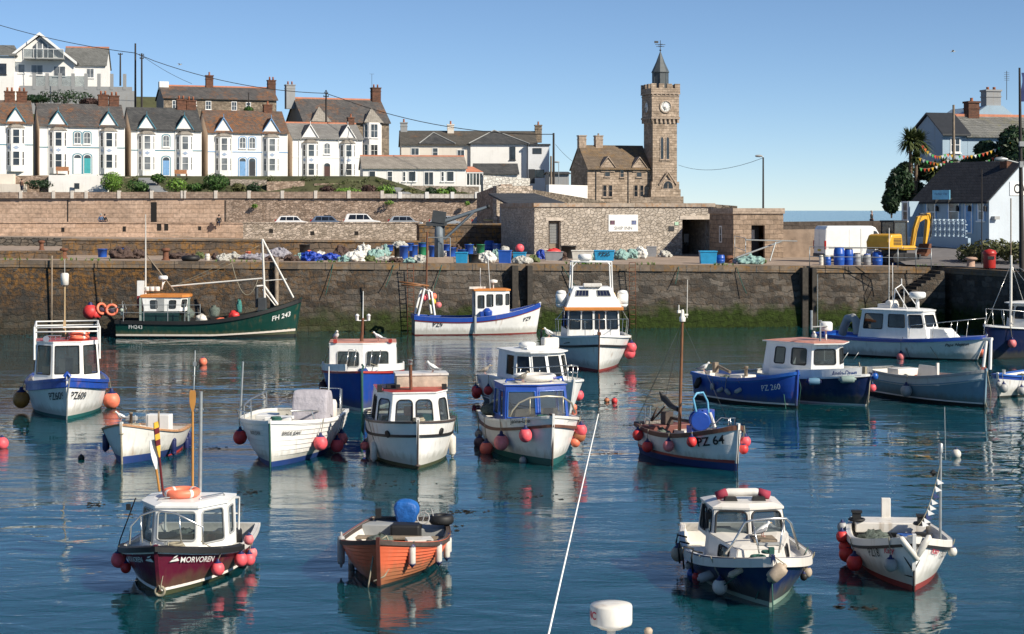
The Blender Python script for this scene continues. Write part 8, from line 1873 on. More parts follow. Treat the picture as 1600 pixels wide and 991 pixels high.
SPOTS=((300, 405, 16, 8, 0, 'beside the black tyre'), (312, 404, 14, 10, 3, 'left of the white drum'), (336, 406, 12, 9, 0, 'right of the white drum'), (366, 405, 22, 9, 6, 'left of the orange crate'), (424, 408, 26, 7, 0, 'in front of the lilac net mound'), (455, 408, 22, 9, 0, 'at the foot of the leaning pallet'), (468, 407, 18, 9, 1, 'left of the crumpled blue tarpaulin'), (500, 404, 16, 11, 2, 'between the two blue tarpaulins'), (540, 409, 22, 8, 1, 'at the edge in front of the brown net mound'), (577, 409, 18, 10, 3, 'between the cream bag and the pale green net'), (593, 401, 18, 14, 6, 'behind the pale green net mound'), (619, 410, 20, 7, 0, 'in front of the stacked blue bins'), (640, 411, 18, 8, 1, 'left of the crane block'), (700, 400, 16, 12, 2, 'on the right side of the crane post'), (713, 398, 18, 14, 0, 'behind the cyan tub right of the crane'), (746, 404, 18, 16, 2, 'behind the black round tub'), (776, 405, 16, 14, 1, 'between the white sack and blue tub'), (800, 406, 16, 12, 0, 'between the two tubs by the hut corner'), (833, 410, 22, 10, 3, 'left of the grey crate at the hut'), (846, 405, 18, 14, 4, 'behind the grey crate at the hut'), (879, 406, 14, 12, 0, 'between grey crate and black bin'), (927, 406, 14, 10, 1, 'between the white and cyan fish tubs'), (960, 405, 16, 12, 5, 'right of the cyan lettered tub'), (1040, 402, 18, 9, 6, 'right of the open grey cabinet'), (1155, 412, 18, 8, 5, 'left of the turquoise net heap'), (1190, 412, 16, 7, 3, 'right of the turquoise net heap'))
for k, (x, y, w, h, c, where)in enumerate(SPOTS):
 kn, mt, cw=KIND[c];kd={'net':'fishing_net', 'sack':'sack', 'tarp':'tarpaulin'}[kn]
 heap(x, y, w, h, mt, cw+' '+kd.replace('_', ' ')+' heap '+where, kd.replace('_', ' '), kd, 100+k, .38)
for k, (x, y, w, h, mt, where)in enumerate(((686, 398, 13, 15, TUBB, 'blue bin hard behind the crane pillar'), (733, 397, 14, 15, TUBB, 'blue bin behind the cyan tub near the crane'), (751, 396, 13, 14, TUBG, 'green bin behind the white sack near the crane'), (776, 396, 13, 15, TUBB, 'blue bin behind the blue tub near the hut corner'), (857, 397, 13, 12, TUBB, 'blue bin against the hut left of its door'), (640, 392, 13, 12, TUBB, 'blue bin stacked high left of the crane'), (698, 392, 13, 10, TUBB, 'blue bin stacked high right of the crane'), (478, 404, 14, 13, ORF, 'orange bin behind the crumpled blue tarpaulin'), (1143, 398, 11, 12, TUBB, 'blue bin against the small hut corner'))):
 barrel(x, y, w, h, mt, where, name='bin', flare=.1, group='bins heaped by the crane')
p, d=gq(685, 411)
ro=empty('quay_crane', p+V((0, .8, 0)), R(0), 'grey pillar crane with a long inclined jib on a concrete block', 'crane');O=p+V((0, .8, 0))
CRN=M('crane_grey', (.13, .16, .19), .55, var=.2)
def cp(px, py):return P(px, py, O.y)
MB().box2(PX(667, O.y), PX(709, O.y), O.y-.7, O.y+.9, p.z-.3, PZ(402, O.y)).build('base_block', CONC, ro, world=True, bev=.03)
MB().tube([cp(686, 403), cp(686, 345)], .32, 14, r1=.27).box(cp(686, 392), (.1, .75, 1.6)).build('pillar', CRN, ro, world=True)
a, b_=cp(676, 352), cp(763, 323);m=MB().tube([a, b_], .16, 4, r1=.10).tube([cp(694, 374), cp(742, 330)], .10, 4, r1=.08);m.build('jib', CRN, ro, world=True)
MB().tube([cp(694, 340), cp(694, 374)], .06, 6).box(cp(682, 350), (1.3, .6, .25)).box(cp(686, 339), (.85, .7, .75), 0, 0, 0, R(8)).build('winch_housing', DKGREY, ro, world=True);MB().ball(b_, .14, 10).build('jib_head', BLACK, ro, world=True)
m=MB()
for x in(667, 704):m.tube([cp(x, 404)+V((0,-.6, 0)), cp(x, 371)+V((0,-.6, 0))], .03, 5)
m.tube([cp(667, 371)+V((0,-.6, 0)), cp(704, 371)+V((0,-.6, 0))], .03, 5);m.build('guard_frame', GALV, ro, world=True)
def railing(label, pts, hgt, mid=1, r=.028, mat=GALV, name='railing', group=None):
 ro=empty(name, pts[0], 0, label, 'railing', group);m=MB();top=[]
 for p in pts:m.tube([p, V(p)+V((0, 0, hgt))], r, 6)
 m.build('post', mat, ro, world=True);t=MB()
 for k in range(mid+1):t.tube([V(p)+V((0, 0, hgt*(k+1)/(mid+1)))for p in pts], r*.9, 6)
 t.build('rail', mat, ro, world=True)
rp=[gq(x, y)[0]for x, y in((1265, 416), (1289, 416.5), (1347, 417), (1403, 418), (1431, 418.5), (1455, 419.5))]
railing('grey tube railing along the quay edge in front of the barrels', rp, 1.25)
rp=[gq(x, y)[0]for x, y in((1148, 404), (1165, 412))];railing('old bent handrail beside the small hut', rp, 1.7, 1)
ro=empty('barrier_arm', gq(1150, 410)[0], 0, 'slanting rusty barrier bar on trestles beside the small hut', 'barrier');m=MB()
m.tube([P(1150, 403, 118), P(1222, 377, 124)], .06, 6).tube([P(1165, 375, 119), P(1245, 377, 124)], .05, 6).tube([P(1203, 408, 121), P(1212, 378, 122)], .05, 6);m.build('bar', GALV, ro, world=True)
p, d=gq(1240, 397);ro=empty('picnic_table', p, R(15), 'weathered picnic table beside the white van', 'picnic table');z_=.75
MB().box((0, 0, .76), (1.8, .75, .06)).build('top', WOODG, ro, bev=.01)
for s in(-1, 1):MB().box((0, s*.75, .45), (1.8, .26, .05)).build('bench', WOODG, ro, bev=.01)
for s in(-.65, .65):MB().box((s, 0, .42), (.07, 1.6, .1)).box((s,-.4, .37), (.07, .1, .85), 0, 0, R(-28)).box((s, .4, .37), (.07, .1, .85), 0, 0, R(28)).build('leg', WOODG, ro)
p, d=gq(1272, 409);
VA=R(14);ro=empty('white_van', p+V((2.9*math.cos(VA)+.9*math.sin(VA), 2.9*math.sin(VA), 0)), VA, 'white high-roofed panel van parked behind the railing', 'van')
VW=paint('van_white', (.80, .80, .79), .3, amt=.12, coat=.4)
L2, W2, H2=2.75, 1.0, 2.55
prof=[(-L2, .42), (-L2, 1.2), (-L2+.06, 2.3), (-L2+.2, H2), (.85, H2), (1.15, H2-.12), (1.75, 1.55), (2.5, 1.2), (2.72, .9), (2.75, .42)]
MB().prism(prof,-W2, W2, 'Y').build('body', VW, ro, bev=.09)
MB().prism([(1.15, 1.5), (1.62, 1.5), (1.22, 2.15), (1.0, 2.2), (.95, 1.55)],-W2-.012,-W2-.002, 'Y').build('side_window', PANEB, ro)
m=MB().box2(-.02, .02,-W2-.008,-W2, .6, 2.35).box2(-L2+.3, .8,-W2-.02,-W2+.01, .95, 1.03).box2(-.9,-.88,-W2-.006,-W2, .6, 2.3);m.build('door_seam', GREYP, ro)
m=MB().box2(-L2-.008,-L2+.0,-.01, .01, .5, 2.3);m.build('rear_door_seam', GREYP, ro);MB().box2(-L2-.03,-L2-.0,-.32, .22, .75, .9).build('number_plate', M('plate_yellow', (.6, .45, .05), .5), ro)
for s in(-1, 1):MB().box2(-L2-.02,-L2+.1, s*(W2-.04)-.06, s*(W2-.04)+.05, .9, 1.5).build('tail_light', M('tail_light_red', (.35, .01, .01), .3), ro)
MB().box2(-L2-.05,-L2+.3,-W2+.02, W2-.02, .35, .6).build('bumper', DKGREY, ro, bev=.03);MB().box2(1.05, 1.2,-W2-.2,-W2, 1.35, 1.65).build('wing_mirror', BLACK, ro, bev=.03)
for x in(-1.7, 1.75):
 for s in(-1, 1):
  w=MB().lathe([(.2,-.11), (.33,-.11), (.35,-.07), (.35, .07), (.33, .11), (.2, .11)], (0, 0, 0), 20, 0, T(x, s*.9, .35)@Matrix.Rotation(R(90), 4, 'X')).build('wheel', BLACK, ro)
  MB().lathe([(.21,-.09), (.21, .09), (.05, .11)], (0, 0, 0), 16, 0, T(x, s*.9, .35)@Matrix.Rotation(R(90), 4, 'X')).build('rim', GREYP, w)
def car(px, d, label, col, suv=False, rz=0, rail=False):
 p=V((PX(px, d), d, 5.4));ro=empty('parked_car', p, rz, label, 'car', 'cars parked on the upper road')
 cm=M('car_paint_'+col[0], col[1], .25, .3 if col[0]!='white' else 0, var=.05, coat=.6)
 h1, h2, l=(1.0, 1.72, 2.2)if suv else(.88, 1.46, 2.05)
 body=[(-l, .35), (-l-.02, .75), (-l+.1, h1), (l*.48, h1), (l*.9, h1-.14), (l, .7), (l, .35)]
 MB().prism(body,-.86, .86, 'Y').build('body', cm, ro, bev=.07)
 cab=[(-l+.12, h1-.02), (-l+.35 if suv else-l+.55, h2-.06), (-l+.6 if suv else-l+.9, h2), (.25, h2), (.55, h2-.08), (l*.56, h1-.02)]
 vs=[];n=len(cab)
 for s in(-1, 1):
  for x, z in cab:k=(z-h1)/(h2-h1);vs.append(V((x, s*(.84-.16*max(0, k)), z)))
 MB().add(vs, [[i, (i+1)%n, (i+1)%n+n, i+n]for i in range(n)]+[list(range(n))[::-1], list(range(n, 2*n))]).build('cabin', cm, ro, bev=.05)
 for s in(-1, 1):
  m=MB()
  for x0, x1 in((-l+.5,-.75), (-.68, .12), (.18, .75)):
   q=[(x0+(.0 if x0>-l+.6 else .05), h1+.06), (x1+(.18 if x1>.5 else 0), h1+.06), (min(x1, .5), h2-.12), (x0+(.22 if x0<-l+.6 else 0), h2-.12)]
   m.add([V((x, s*(.845-.16*((z-h1)/(h2-h1)))+s*.006, z))for x, z in q], [(0, 1, 2, 3)])
  m.build('side_window', PANEB, ro)
 m=MB();a, c=cab[0], cab[1]
 for(pa, pb, off)in((cab[0], cab[1],-.012), (cab[5], cab[4], .012)):
  t=lambda k:(pa[0]+(pb[0]-pa[0])*k+off, pa[1]+(pb[1]-pa[1])*k)
  (x0, z0), (x1, z1)=t(.12), t(.92);m.add([V((x0,-.72, z0)), V((x0, .72, z0)), V((x1, .62, z1)), V((x1,-.62, z1))], [(0, 1, 2, 3)])
 m.build('screen', PANEB, ro)
 for x in(-l*.62, l*.62):
  for s in(-1, 1):MB().lathe([(.05,-.1), (.31,-.1), (.33, 0), (.31, .1), (.05, .1)], (0, 0, 0), 16, 0, T(x, s*.78, .32)@Matrix.Rotation(R(90), 4, 'X')).build('wheel', BLACK, ro)
 for s in(-1, 1):MB().box2(-l-.01,-l+.12, s*.72-.1, s*.72+.1, .8, 1.05).build('tail_light', M('tail_light_red'), ro)
 if rail:MB().box2(-.5, .3,-.5, .5, h2, h2+.1).build('roof_box', BLACK, ro)
SILV=('silver', (.42, .45, .48));WHC=('white', (.78, .78, .78));BLC=('steel_blue', (.16, .21, .30));NVC=('dark_blue', (.03, .045, .08))
car(458, 212, 'white hatchback parked leftmost above the road wall', WHC);car(513, 212, 'steel blue car with black roof load above the road wall', BLC, rail=True);car(567, 211, 'tall white four-wheel drive above the road wall', WHC, True)
car(634, 212, 'silver hatchback parked above the right end of the pale rubble wall', SILV);car(698, 212, 'silver car half hidden behind the grey crane jib', SILV);car(764, 212, 'dark blue car parked next to the hut corner', NVC)
YEL=paint('digger_yellow', (.64, .34, .02), .4, amt=.4, dirt=(.12, .08, .04));XD=121.0
p, d=gq(1410, 413);ro=empty('mini_excavator', V((PX(1397, XD), XD, 4.0)), R(36), 'yellow mini excavator with folded arm beside the white van', 'excavator', None, 1.08);
for s in(-1, 1):
 m=MB();n=20;pts=[]
 for i in range(n):
  a=2*math.pi*i/n;pts.append((math.cos(a)*.28+(.85 if math.cos(a)>0 else-.85), .3+math.sin(a)*.28))
 m.prism(pts, s*.75-.2, s*.75+.2, 'Y').build('track', BLACK, ro, bev=.02)
MB().box2(-.5, .5,-.6, .6, .3, .75).box2(1.25, 1.4,-.95, .95, .1, .5).build('undercarriage', DKGREY, ro)
m=MB().prism([(-1.5, .85), (-1.55, 1.3), (-1.3, 1.75), (-.3, 1.8), (-.2, .8)],-.95, .95, 'Y').box2(-.3, 1.1,-.9, .9, .75, 1.05);bd=m.build('upper_body', YEL, ro, bev=.12)
m=MB()
for k in range(5):m.box2(-1.1+.0*k,-.4,-.965,-.95, 1.1+.09*k, 1.15+.09*k)
m.build('grille', BLACK, bd)
m=MB()
for x, y in((-.25,-.2), (-.25, .85), (.95,-.2), (.95, .85)):m.tube([(x, y, 1.05), (x*.9+.03, y, 2.55)], .05, 6)
m.box2(-.3, .95,-.25, .9, 2.5, 2.62);m.build('cab_frame', BLACK, ro);MB().box2(-.2, .92,-.2,-.19, 1.1, 2.5).box2(.93, .94,-.2, .85, 1.1, 2.5).box2(-.22,-.21,-.2, .85, 1.3, 2.5).build('cab_glass', GLASSW, ro);MB().box2(.0, .5, .1, .6, 1.05, 1.5).box2(-.05, .08, .1, .6, 1.4, 2.0).build('seat', BLACK, ro)
MB().prism([(.95, .95), (1.25, .9), (1.45, 1.9), (1.7, 2.5), (2.2, 2.7), (2.55, 2.62), (2.55, 2.85), (2.15, 2.98), (1.55, 2.85), (1.2, 2.1)],-.6,-.4, 'Y').build('boom', YEL, ro, bev=.02)
MB().prism([(2.35, 3.05), (2.65, 3.1), (2.8, 2.7), (2.35, 1.15), (2.2, 1.15), (2.4, 2.5)],-.62,-.38, 'Y').build('dipper_arm', YEL, ro, bev=.02);MB().tube([(1.2,-.3, 1.1), (1.6,-.3, 2.2)], .055, 8).tube([(1.6,-.3, 2.2), (1.65,-.3, 2.45)], .03, 6).tube([(1.75,-.5, 3.02), (2.4,-.5, 3.05)], .05, 8).tube([(2.75,-.7, 2.9), (2.6,-.7, 1.6)], .05, 8).tube([(2.6,-.7, 1.6), (2.3,-.7, 1.1)], .03, 6).build('hydraulic_ram', DKGREY, ro);MB().tube([(1.0,-.65, 1.0), (1.35,-.7, 2.2), (1.8,-.68, 2.95), (2.5,-.66, 3.0), (2.7,-.6, 2.4)], .02, 5).build('hydraulic_hose', BLACK, ro)
MB().prism([(2.2, 1.15), (2.4, 1.15), (2.35, .6), (2.0, .35), (1.75, .4), (1.95, .6), (2.1, .9)],-.95,-.1, 'Y').build('bucket', RUST, ro, bev=.02)
p, d=gq(1546, 418);p=V((PX(1546, 112), 112, 3.9));ro=empty('red_bin', p, 0, 'round red litter bin on the slipway', 'litter bin')
MB().lathe([(.36, 0), (.38, .05), (.38, .85)], (0, 0, 0), 20).build('body', M('post_red', (.40, .025, .02), .4), ro);MB().lathe([(.42, .85), (.44, .95), (.36, 1.1), (1e-3, 1.2)], (0, 0, 0), 20).build('lid', M('post_red'), ro);MB().box2(-.2, .2,-.40,-.36, .55, .75).build('slot', BLACK, ro)
def pole(px, y0, y1, d, w, label, mat=DKWOOD, name='telegraph_pole', arm=None, cat='pole'):
 ro=empty(name, P(px, y1, d), 0, label, cat, None);MB().tube([P(px, y1, d)-V((0, 0, 1)), P(px, y0, d)], w, 8, r1=w*.75).build('shaft', mat, ro, world=True)
 if arm:
  m=MB()
  for z, l in arm:q=P(px, y0+z, d);m.box(q, (l, .1, .12));m.lathe([(.05, 0), (.05, .18)], q+V((l*.4, 0, .05)), 6).lathe([(.05, 0), (.05, .18)], q+V((-l*.4, 0, .05)), 6)
  m.build('crossarm', mat, ro, world=True)
 return ro
POLE=M('tarred_pole', (.035, .03, .028), .85, var=.3)
pole(188, 83, 125, 300, .16, 'short telegraph pole behind the terrace wall of the modern house', POLE, arm=((2, .8), ));pole(211.5, 68, 166, 268, .17, 'tallest dark pole above the terrace roofs', POLE);pole(221.5, 83.5, 168, 267, .16, 'telegraph pole just right of the tallest dark pole', POLE, arm=((3, .7), (8, .6)))
pole(509.5, 141, 195, 262, .15, 'telegraph pole in front of the grey stone house roof', POLE, arm=((5, .6), (10, .8)));pole(865, 208, 304, 232, .17, 'telegraph pole at the right of the modern white wing', POLE);pole(861, 244, 303, 230, .16, 'thick pole stump left of the telegraph pole', WOODG)
pole(388.5, 145, 173, 262, .1, 'thin black post in front of the stone cottage row', POLE);pole(1490, 164, 252, 148, .13, 'grey wooden telegraph pole in front of the hill house', WOODG)
def lamp(px, y0, y1, d, w, label, arm=-1.0):
 ro=empty('street_lamp', P(px, y1, d), 0, label, 'street lamp', None);t=P(px, y0, d);MB().tube([P(px, y1, d)-V((0, 0, 1)), t], w, 8, r1=w*.7).build('column', GALV if w<.1 else POLE, ro, world=True)
 MB().tube([t, t+V((arm*.5, 0, .12)), t+V((arm, 0, .15))], .05, 6).build('arm', GALV, ro, world=True);MB().lathe([(.02,-.35), (.1,-.25), (.12, .1), (.05, .35)], (0, 0, 0), 10, 0, T(*(t+V((arm*1.2, 0, .13))))@Matrix.Rotation(R(90), 4, 'Y')).build('lamp_head', GREYP, ro, world=True)
lamp(1192.5, 246, 340, 168, .10, 'tall lamp column standing against open sky right of the tower',-.35);lamp(873, 255, 305, 224, .06, 'slim grey lamp post beside the telegraph pole',-.2)
p0=P(1596, 440, 112);ro=empty('flag_pole', V((P(1594, 420, 108).x, 108, 3.8)), 0, 'dark mast-like pole with a lamp arm at the right edge', 'street lamp');a, c=P(1597, 425, 108), P(1593, 106, 108)
MB().tube([a, c], .17, 10, r1=.06).build('column', POLE, ro, world=True);q0=P(1596, 256, 108);MB().tube([q0, q0+V((-.7, 0, .18)), P(1566, 249, 108)], .05, 6).build('arm', GALV, ro, world=True);MB().lathe([(.02,-.4), (.12,-.3), (.15, .1), (.05, .4)], (0, 0, 0), 10, 0, T(*P(1564, 249, 108))@Matrix.Rotation(R(90), 4, 'Y')).build('lamp_head', GALV, ro, world=True)
MB().box(P(1596, 257, 107.8), (.22, .2, .36)).box(P(1596.5, 225, 107.8), (.3, .2, .3)).build('control_box', GREYP, ro, world=True)
fl=MB();q=P(1593.3, 110, 108);vs=[]
for i in range(7):
 for j in range(3):vs.append(q+V((.10+.12*j+.05*math.sin(i),-.05*math.sin(i*1.2+j),-.15-.29*i)))
fl.add(vs, [(i*3+j, i*3+j+1, i*3+j+4, i*3+j+3)for i in range(6)for j in range(2)], 0, True)
one(fl, 'flag', M('navy_cloth'), 'dark flag hanging at the top of the right edge pole', 'flag')
def thinpole(px, y0, y1, d, label, w=.04, mat=GALV):one(MB().tube([P(px, y1, d), P(px, y0, d)], w, 6), 'pole', mat, label, 'pole')
thinpole(1534, 265, 420, 117, 'thin bare pole in front of the pale blue cottage', .035, POLE);thinpole(1579.5, 310, 425, 113, 'slim wooden pole near the right edge on the slipway', .04, WOODG)
def wire(name, pts, label, r=.022):one(MB().tube(pts, r, 4), name, POLE, label, 'cable')
wire('overhead_cable', ropeline(P(-60, 20, 290), P(211, 83, 268), .8, 12)+ropeline(P(221, 88, 267), P(509, 146, 262), 1.2, 14)[1:]+ropeline(P(512, 146, 262), P(865, 210, 232), 1.6, 16)[1:], 'long black overhead cable running from the top left down to the telegraph pole', .05)
wire('overhead_cable', ropeline(P(221.5, 87, 267), P(300, 131, 272), .3), 'short cable from the telegraph pole to the stone cottage roof', .03)
wire('overhead_cable', ropeline(P(868, 226, 232), P(912, 262, 248), .4), 'cable from the telegraph pole to the clock tower house', .03)
wire('overhead_cable', ropeline(P(1060, 258, 252), P(1192, 247, 168), .9), 'faint cable between clock tower and lamp column', .022)
BC=[M('bunting_%s'%n_, c, .7)for n_, c in(('red', (.6, .06, .03)), ('yellow', (.65, .4, .03)), ('green', (.05, .35, .08)), ('orange', (.65, .16, .03)), ('white', (.6, .6, .6)))]
for k, (a, c, sg, nf)in enumerate((((1440, 225), (1478, 240), .5, 10), ((1435, 246), (1500, 252), .3, 12), ((1436, 262), (1478, 250), .3, 7), ((1478, 240), (1600, 205), .8, 20), ((1478, 248), (1560, 240), .7, 14))):
 pts=ropeline(P(*a, 138), P(*c, 139), sg, nf);ro=empty('bunting', pts[0], 0, ['upper short string of flags right of the cabbage palms', 'middle string of flags from the palms to the pole', 'lowest short string of flags below the palm crown', 'long string of flags rising to the right in front of the hill house', 'second string of flags sagging in front of the hill house'][k], 'bunting', 'bunting strings')
 MB().tube(pts, .012, 4).build('string', ROPE, ro, world=True)
 for i in range(nf):
  q=(pts[i]+pts[i+1])/2;MB().add([q+V((-.11, 0, 0)), q+V((.11, 0, 0)), q+V((.02, rnd.uniform(-.1, .1),-.27))], [(0, 1, 2)]).build('pennant', BC[(i*3+k)%5], ro, world=True)
LEAF1=leafmat('leaf_green', (.012, .045, .010), (.07, .14, .03));LEAF2=leafmat('leaf_dark', (.006, .020, .008), (.025, .055, .02));LEAF3=leafmat('leaf_olive', (.04, .05, .015), (.13, .13, .05));LEAF4=leafmat('leaf_bright', (.05, .12, .015), (.18, .31, .05));LEAFR=leafmat('leaf_purple', (.03, .015, .015), (.09, .05, .04))
def bush(c, d, n, size, mat, label, seed, name='shrub', group='shrubs in the terrace gardens', stem=True, shell=.5, bump=.25):
 ro=empty(name, V((c[0], c[1], c[2]-d[2])), 0, label, 'shrub', group)
 MB().leaves((0, 0, d[2]), d, n, size, seed, shell, 0, bump).build('foliage', mat, ro)
 if stem:
  m=MB();q=random.Random(seed)
  for _ in range(4):m.tube([(0, 0,-.3), (q.uniform(-.3, .3)*d[0], q.uniform(-.3, .3)*d[1], d[2]*.8), (q.uniform(-.7, .7)*d[0], q.uniform(-.7, .7)*d[1], d[2]*1.3)], .06, 5, r1=.02)
  m.build('stem', DKWOOD, ro)
 return ro
def pbush(px, py, wpx, hpx, d, mat, label, seed, n=900, size=.22, **k):
 w, h=wpx/2*d/F, hpx/2*d/F;c=P(px, py, d);return bush((c.x, c.y, c.z), (w, w*.9, h), n, size, mat, label, seed, **k)
pbush(174.5, 284, 36, 31, 227, LEAF4, 'big round clipped bright green shrub beside the white garden building', 1, 1800, .18, bump=.05)
pbush(337.5, 285, 40, 29, 227, LEAF1, 'big round dark green shrub in front of the rusty roofed block', 2, 1800, .2, bump=.08)
for k, a in enumerate(((62, 288, 44, 16, LEAF2, 'dark green hedge behind the garden people'), (215, 291, 40, 22, LEAF1, 'spreading green shrub right of the round clipped shrub'), (247, 279, 22, 15, LEAF1, 'small green shrub beside the garden steps'), (275, 289, 36, 22, LEAF4, 'bright green shrub in the middle garden'), (306, 293, 32, 14, LEAF1, 'low green shrub left of the big dark round shrub'), (372, 293, 24, 16, LEAF3, 'olive shrub left of a small rounded evergreen'), (396, 296, 24, 20, LEAF2, 'small rounded evergreen at the garden wall'), (512, 297, 24, 14, LEAFR, 'purple brown shrub below the bay-fronted grey roofed house'), (542, 299, 50, 12, LEAF4, 'low grass green planting along the garden wall'), (576, 297, 26, 16, LEAFR, 'reddish shrub left of the garden steps of the bungalow'), (602, 298, 34, 18, LEAF4, 'leafy yellow green shrub by the bungalow steps'), (640, 300, 28, 12, LEAF3, 'olive low shrub in the bungalow garden'), (673, 300, 20, 14, LEAF2, 'dark round shrub in the bungalow garden'), (690, 301, 22, 14, LEAF4, 'light green shrub in the bungalow garden'), (704, 299, 16, 16, LEAF1, 'taller rounded shrub in the bungalow garden'), (722, 304, 26, 9, LEAF3, 'low olive planting at the end of the bungalow garden'))):
 pbush(a[0], a[1], a[2], a[3], 226+(k%3), a[4], a[5], 10+k, 500, .24)
for k, a in enumerate(((100, 152, 90, 22, 265, LEAF2, 'long dark bramble bank under the terrace wall'), (55, 155, 50, 14, 264, LEAF2, 'dark shrub at the left part of the bramble bank'), (140, 160, 30, 14, 264, LEAFR, 'reddish flowering shrub at the right of the bramble bank'), (388, 172, 14, 10, 262, LEAF1, 'small shrub in front of the stone cottage wall'))):
 pbush(*a[:5], a[5], a[6], 40+k, 700, .3)
for k, (x, y)in enumerate(((608, 317), (730, 318), (398, 322))):
 pbush(x, y, 16 if k==0 else 9, 7, 221.6, LEAF4, ['trailing plant in a joint near the middle of the rubble wall', 'small green plant high on the rubble wall near its right end', 'tiny plant on the left of the rubble wall'][k], 50+k, 160, .15, group='plants growing on the rubble wall', stem=False)
for k, a in enumerate(((1405, 288, 44, 50, 143, 'dark rounded evergreen at the left foot of the hill'), (1393, 315, 26, 40, 141, 'low evergreen reaching down to the breakwater'), (1428, 305, 50, 44, 146, 'dark evergreen mass behind the blue cottage'), (1452, 268, 46, 30, 147, 'evergreen hump under the cabbage palms'), (1490, 262, 40, 26, 145, 'spiky green shrub behind the cottage roof'), (1545, 235, 46, 34, 141, 'rounded dark tree in front of the hill house'), (1585, 225, 60, 60, 139, 'large dark tree at the right edge above the cottage'), (1600, 255, 60, 40, 137, 'dark shrub at the right edge beside the cottage chimney'), (1415, 265, 26, 24, 147, 'small evergreen below the palm trunks'), (1520, 255, 40, 20, 143, 'low dark shrub between hill house and cottage roof'))):
 pbush(a[0], a[1], a[2], a[3], a[4], LEAF2, a[5], 60+k, 1900, .26, group='dark evergreens on the right-hand hill', name='evergreen_shrub')
for k, (x, y, w)in enumerate(((1520, 387, 36), (1555, 380, 50), (1590, 384, 40))):
 pbush(x, y+10, w*1.5, 34, 119-k, LEAF3, ['low grassy bush on the bank left of the red bin', 'grassy bush on the bank above the red bin', 'grassy bush on the bank at the right edge'][k], 80+k, 700, .2, group='bushes on the grassy bank', stem=False)
PALMT=M('palm_trunk', (.16, .115, .08), .95, var=.4, vs=8, bump=.03);PALML=leafmat('palm_leaf', (.03, .05, .015), (.10, .12, .045))
def palm(px, yb, yt, rpx, d, label, seed, lean=0):
 ro=empty('cabbage_palm', P(px, yb, d), 0, label, 'palm', 'cabbage palms');q=random.Random(seed);t=P(px+lean, yt, d);b0=P(px, yb, d)
 MB().tube([b0-V((0, 0, 1)), b0.lerp(t, .5)+V((.05, 0, 0)), t], .16, 8, r1=.12).build('trunk', PALMT, ro, world=True);m=MB();r=rpx*d/F
 for _ in range(280):
  a=q.uniform(0, 6.283);e=q.uniform(-.75, 1.3);L=r*q.uniform(.75, 1.1)
  dv=V((math.cos(a)*math.cos(e), math.sin(a)*math.cos(e), math.sin(e)));sd=dv.cross(V((0, 0, 1))).normalized()*.075
  p1=t+dv*L*.55;p2=t+dv*L+V((0, 0,-.25*L*abs(math.cos(e))))
  m.add([t-sd*.6, t+sd*.6, p1+sd, p1-sd, p2], [(0, 1, 2, 3), (3, 2, 4)])
 m.build('crown', PALML, ro, world=True)
palm(1422, 290, 221, 27, 146, 'left cabbage palm trunk with its round spiky crown', 1);palm(1434, 288, 223, 29, 147, 'right cabbage palm of the pair with its crown behind', 2, 1);palm(1430, 290, 247, 15, 145, 'short cabbage palm with a drooping crown below the pair', 3, 1);palm(1462, 285, 270, 24, 143, 'low spiky palm clump left of the cottage chimney', 5);palm(1476, 280, 262, 20, 144, 'second low spiky palm clump near the cottage chimney', 6)
m=MB();q=random.Random(3)
for _ in range(90):
 c=q.choice((30, 110, 150, 520, 600, 905, 930, 1010, 1130, 1460, 380));px=c+q.gauss(0, 12);u=qu(px);p=qp(u, q.uniform(-.05, .3), qz(u))
 for _ in range(7):a=q.uniform(0, 6.28);e=V((math.cos(a)*.03, math.sin(a)*.03, 0));m.add([p-e, p+e, p+V((q.gauss(0, .08), q.gauss(0, .05), q.uniform(.08, .25)))], [(0, 1, 2)])
tag(m.build('grass_tufts', LEAF4), 'scattered green grass tufts along the quay edge', 'grass', kind='stuff')
m=MB();q=random.Random(5)
WPL=((280, 655, 60, 5), (330, 700, 40, 4), (700, 825, 40, 8), (150, 790, 25, 6), (600, 755, 80, 7), (820, 775, 70, 6), (1000, 665, 40, 4), (1130, 665, 70, 6), (1180, 660, 30, 4), (980, 600, 40, 5), (390, 770, 30, 5), (1330, 950, 40, 4), (250, 600, 60, 6), (230, 640, 80, 6), (900, 690, 60, 5), (1450, 690, 50, 4), (450, 610, 60, 5), (640, 700, 10, 3), (1300, 640, 60, 4), (720, 800, 40, 4))
for(cx, cy, sx, sy)in WPL:
 for _ in range(26):
  px, py=cx+q.gauss(0, sx*.5), cy+q.gauss(0, sy*.5);d=DW(max(py, 525));s=q.uniform(.03, .11);p=V((PX(px, d), d, .006));a=q.uniform(0, 6.28)
  m.add([p+V((math.cos(a+k)*s*q.uniform(.3, 1), math.sin(a+k)*s*q.uniform(.3, 1)*1.6, 0))for k in(0, 1.4, 2.8, 4.4)], [(0, 1, 2, 3)])
tag(m.build('floating_weed', M('brown_weed', (.025, .022, .012), .7, var=.4)), 'bits of brown seaweed drifting on the harbour water', 'seaweed', kind='stuff')
o, Mx, L=wallx('garden_wall', 'brown garden wall with pale pillars on top of the tall granite wall',-60, 600, 221.6, 222, 300.5, 299.5, 9.0, .3, stone('garden_brick', ((.34, .24, .18), (.48, .36, .28)), (.3, .24, .2), .5, .25, bump=.03))
m=MB()
for px in list(range(33, 290, 51))+[113]+list(range(285, 600, 52)):u=(Mx.inverted()@P(px, 303, 221.8)).x;m.box2(u-.2, u+.2,-.08, .38, 9.0, PZ(298, 221.8))
m.build('pillar', M('pale_pillar', (.62, .57, .51), .85), o)
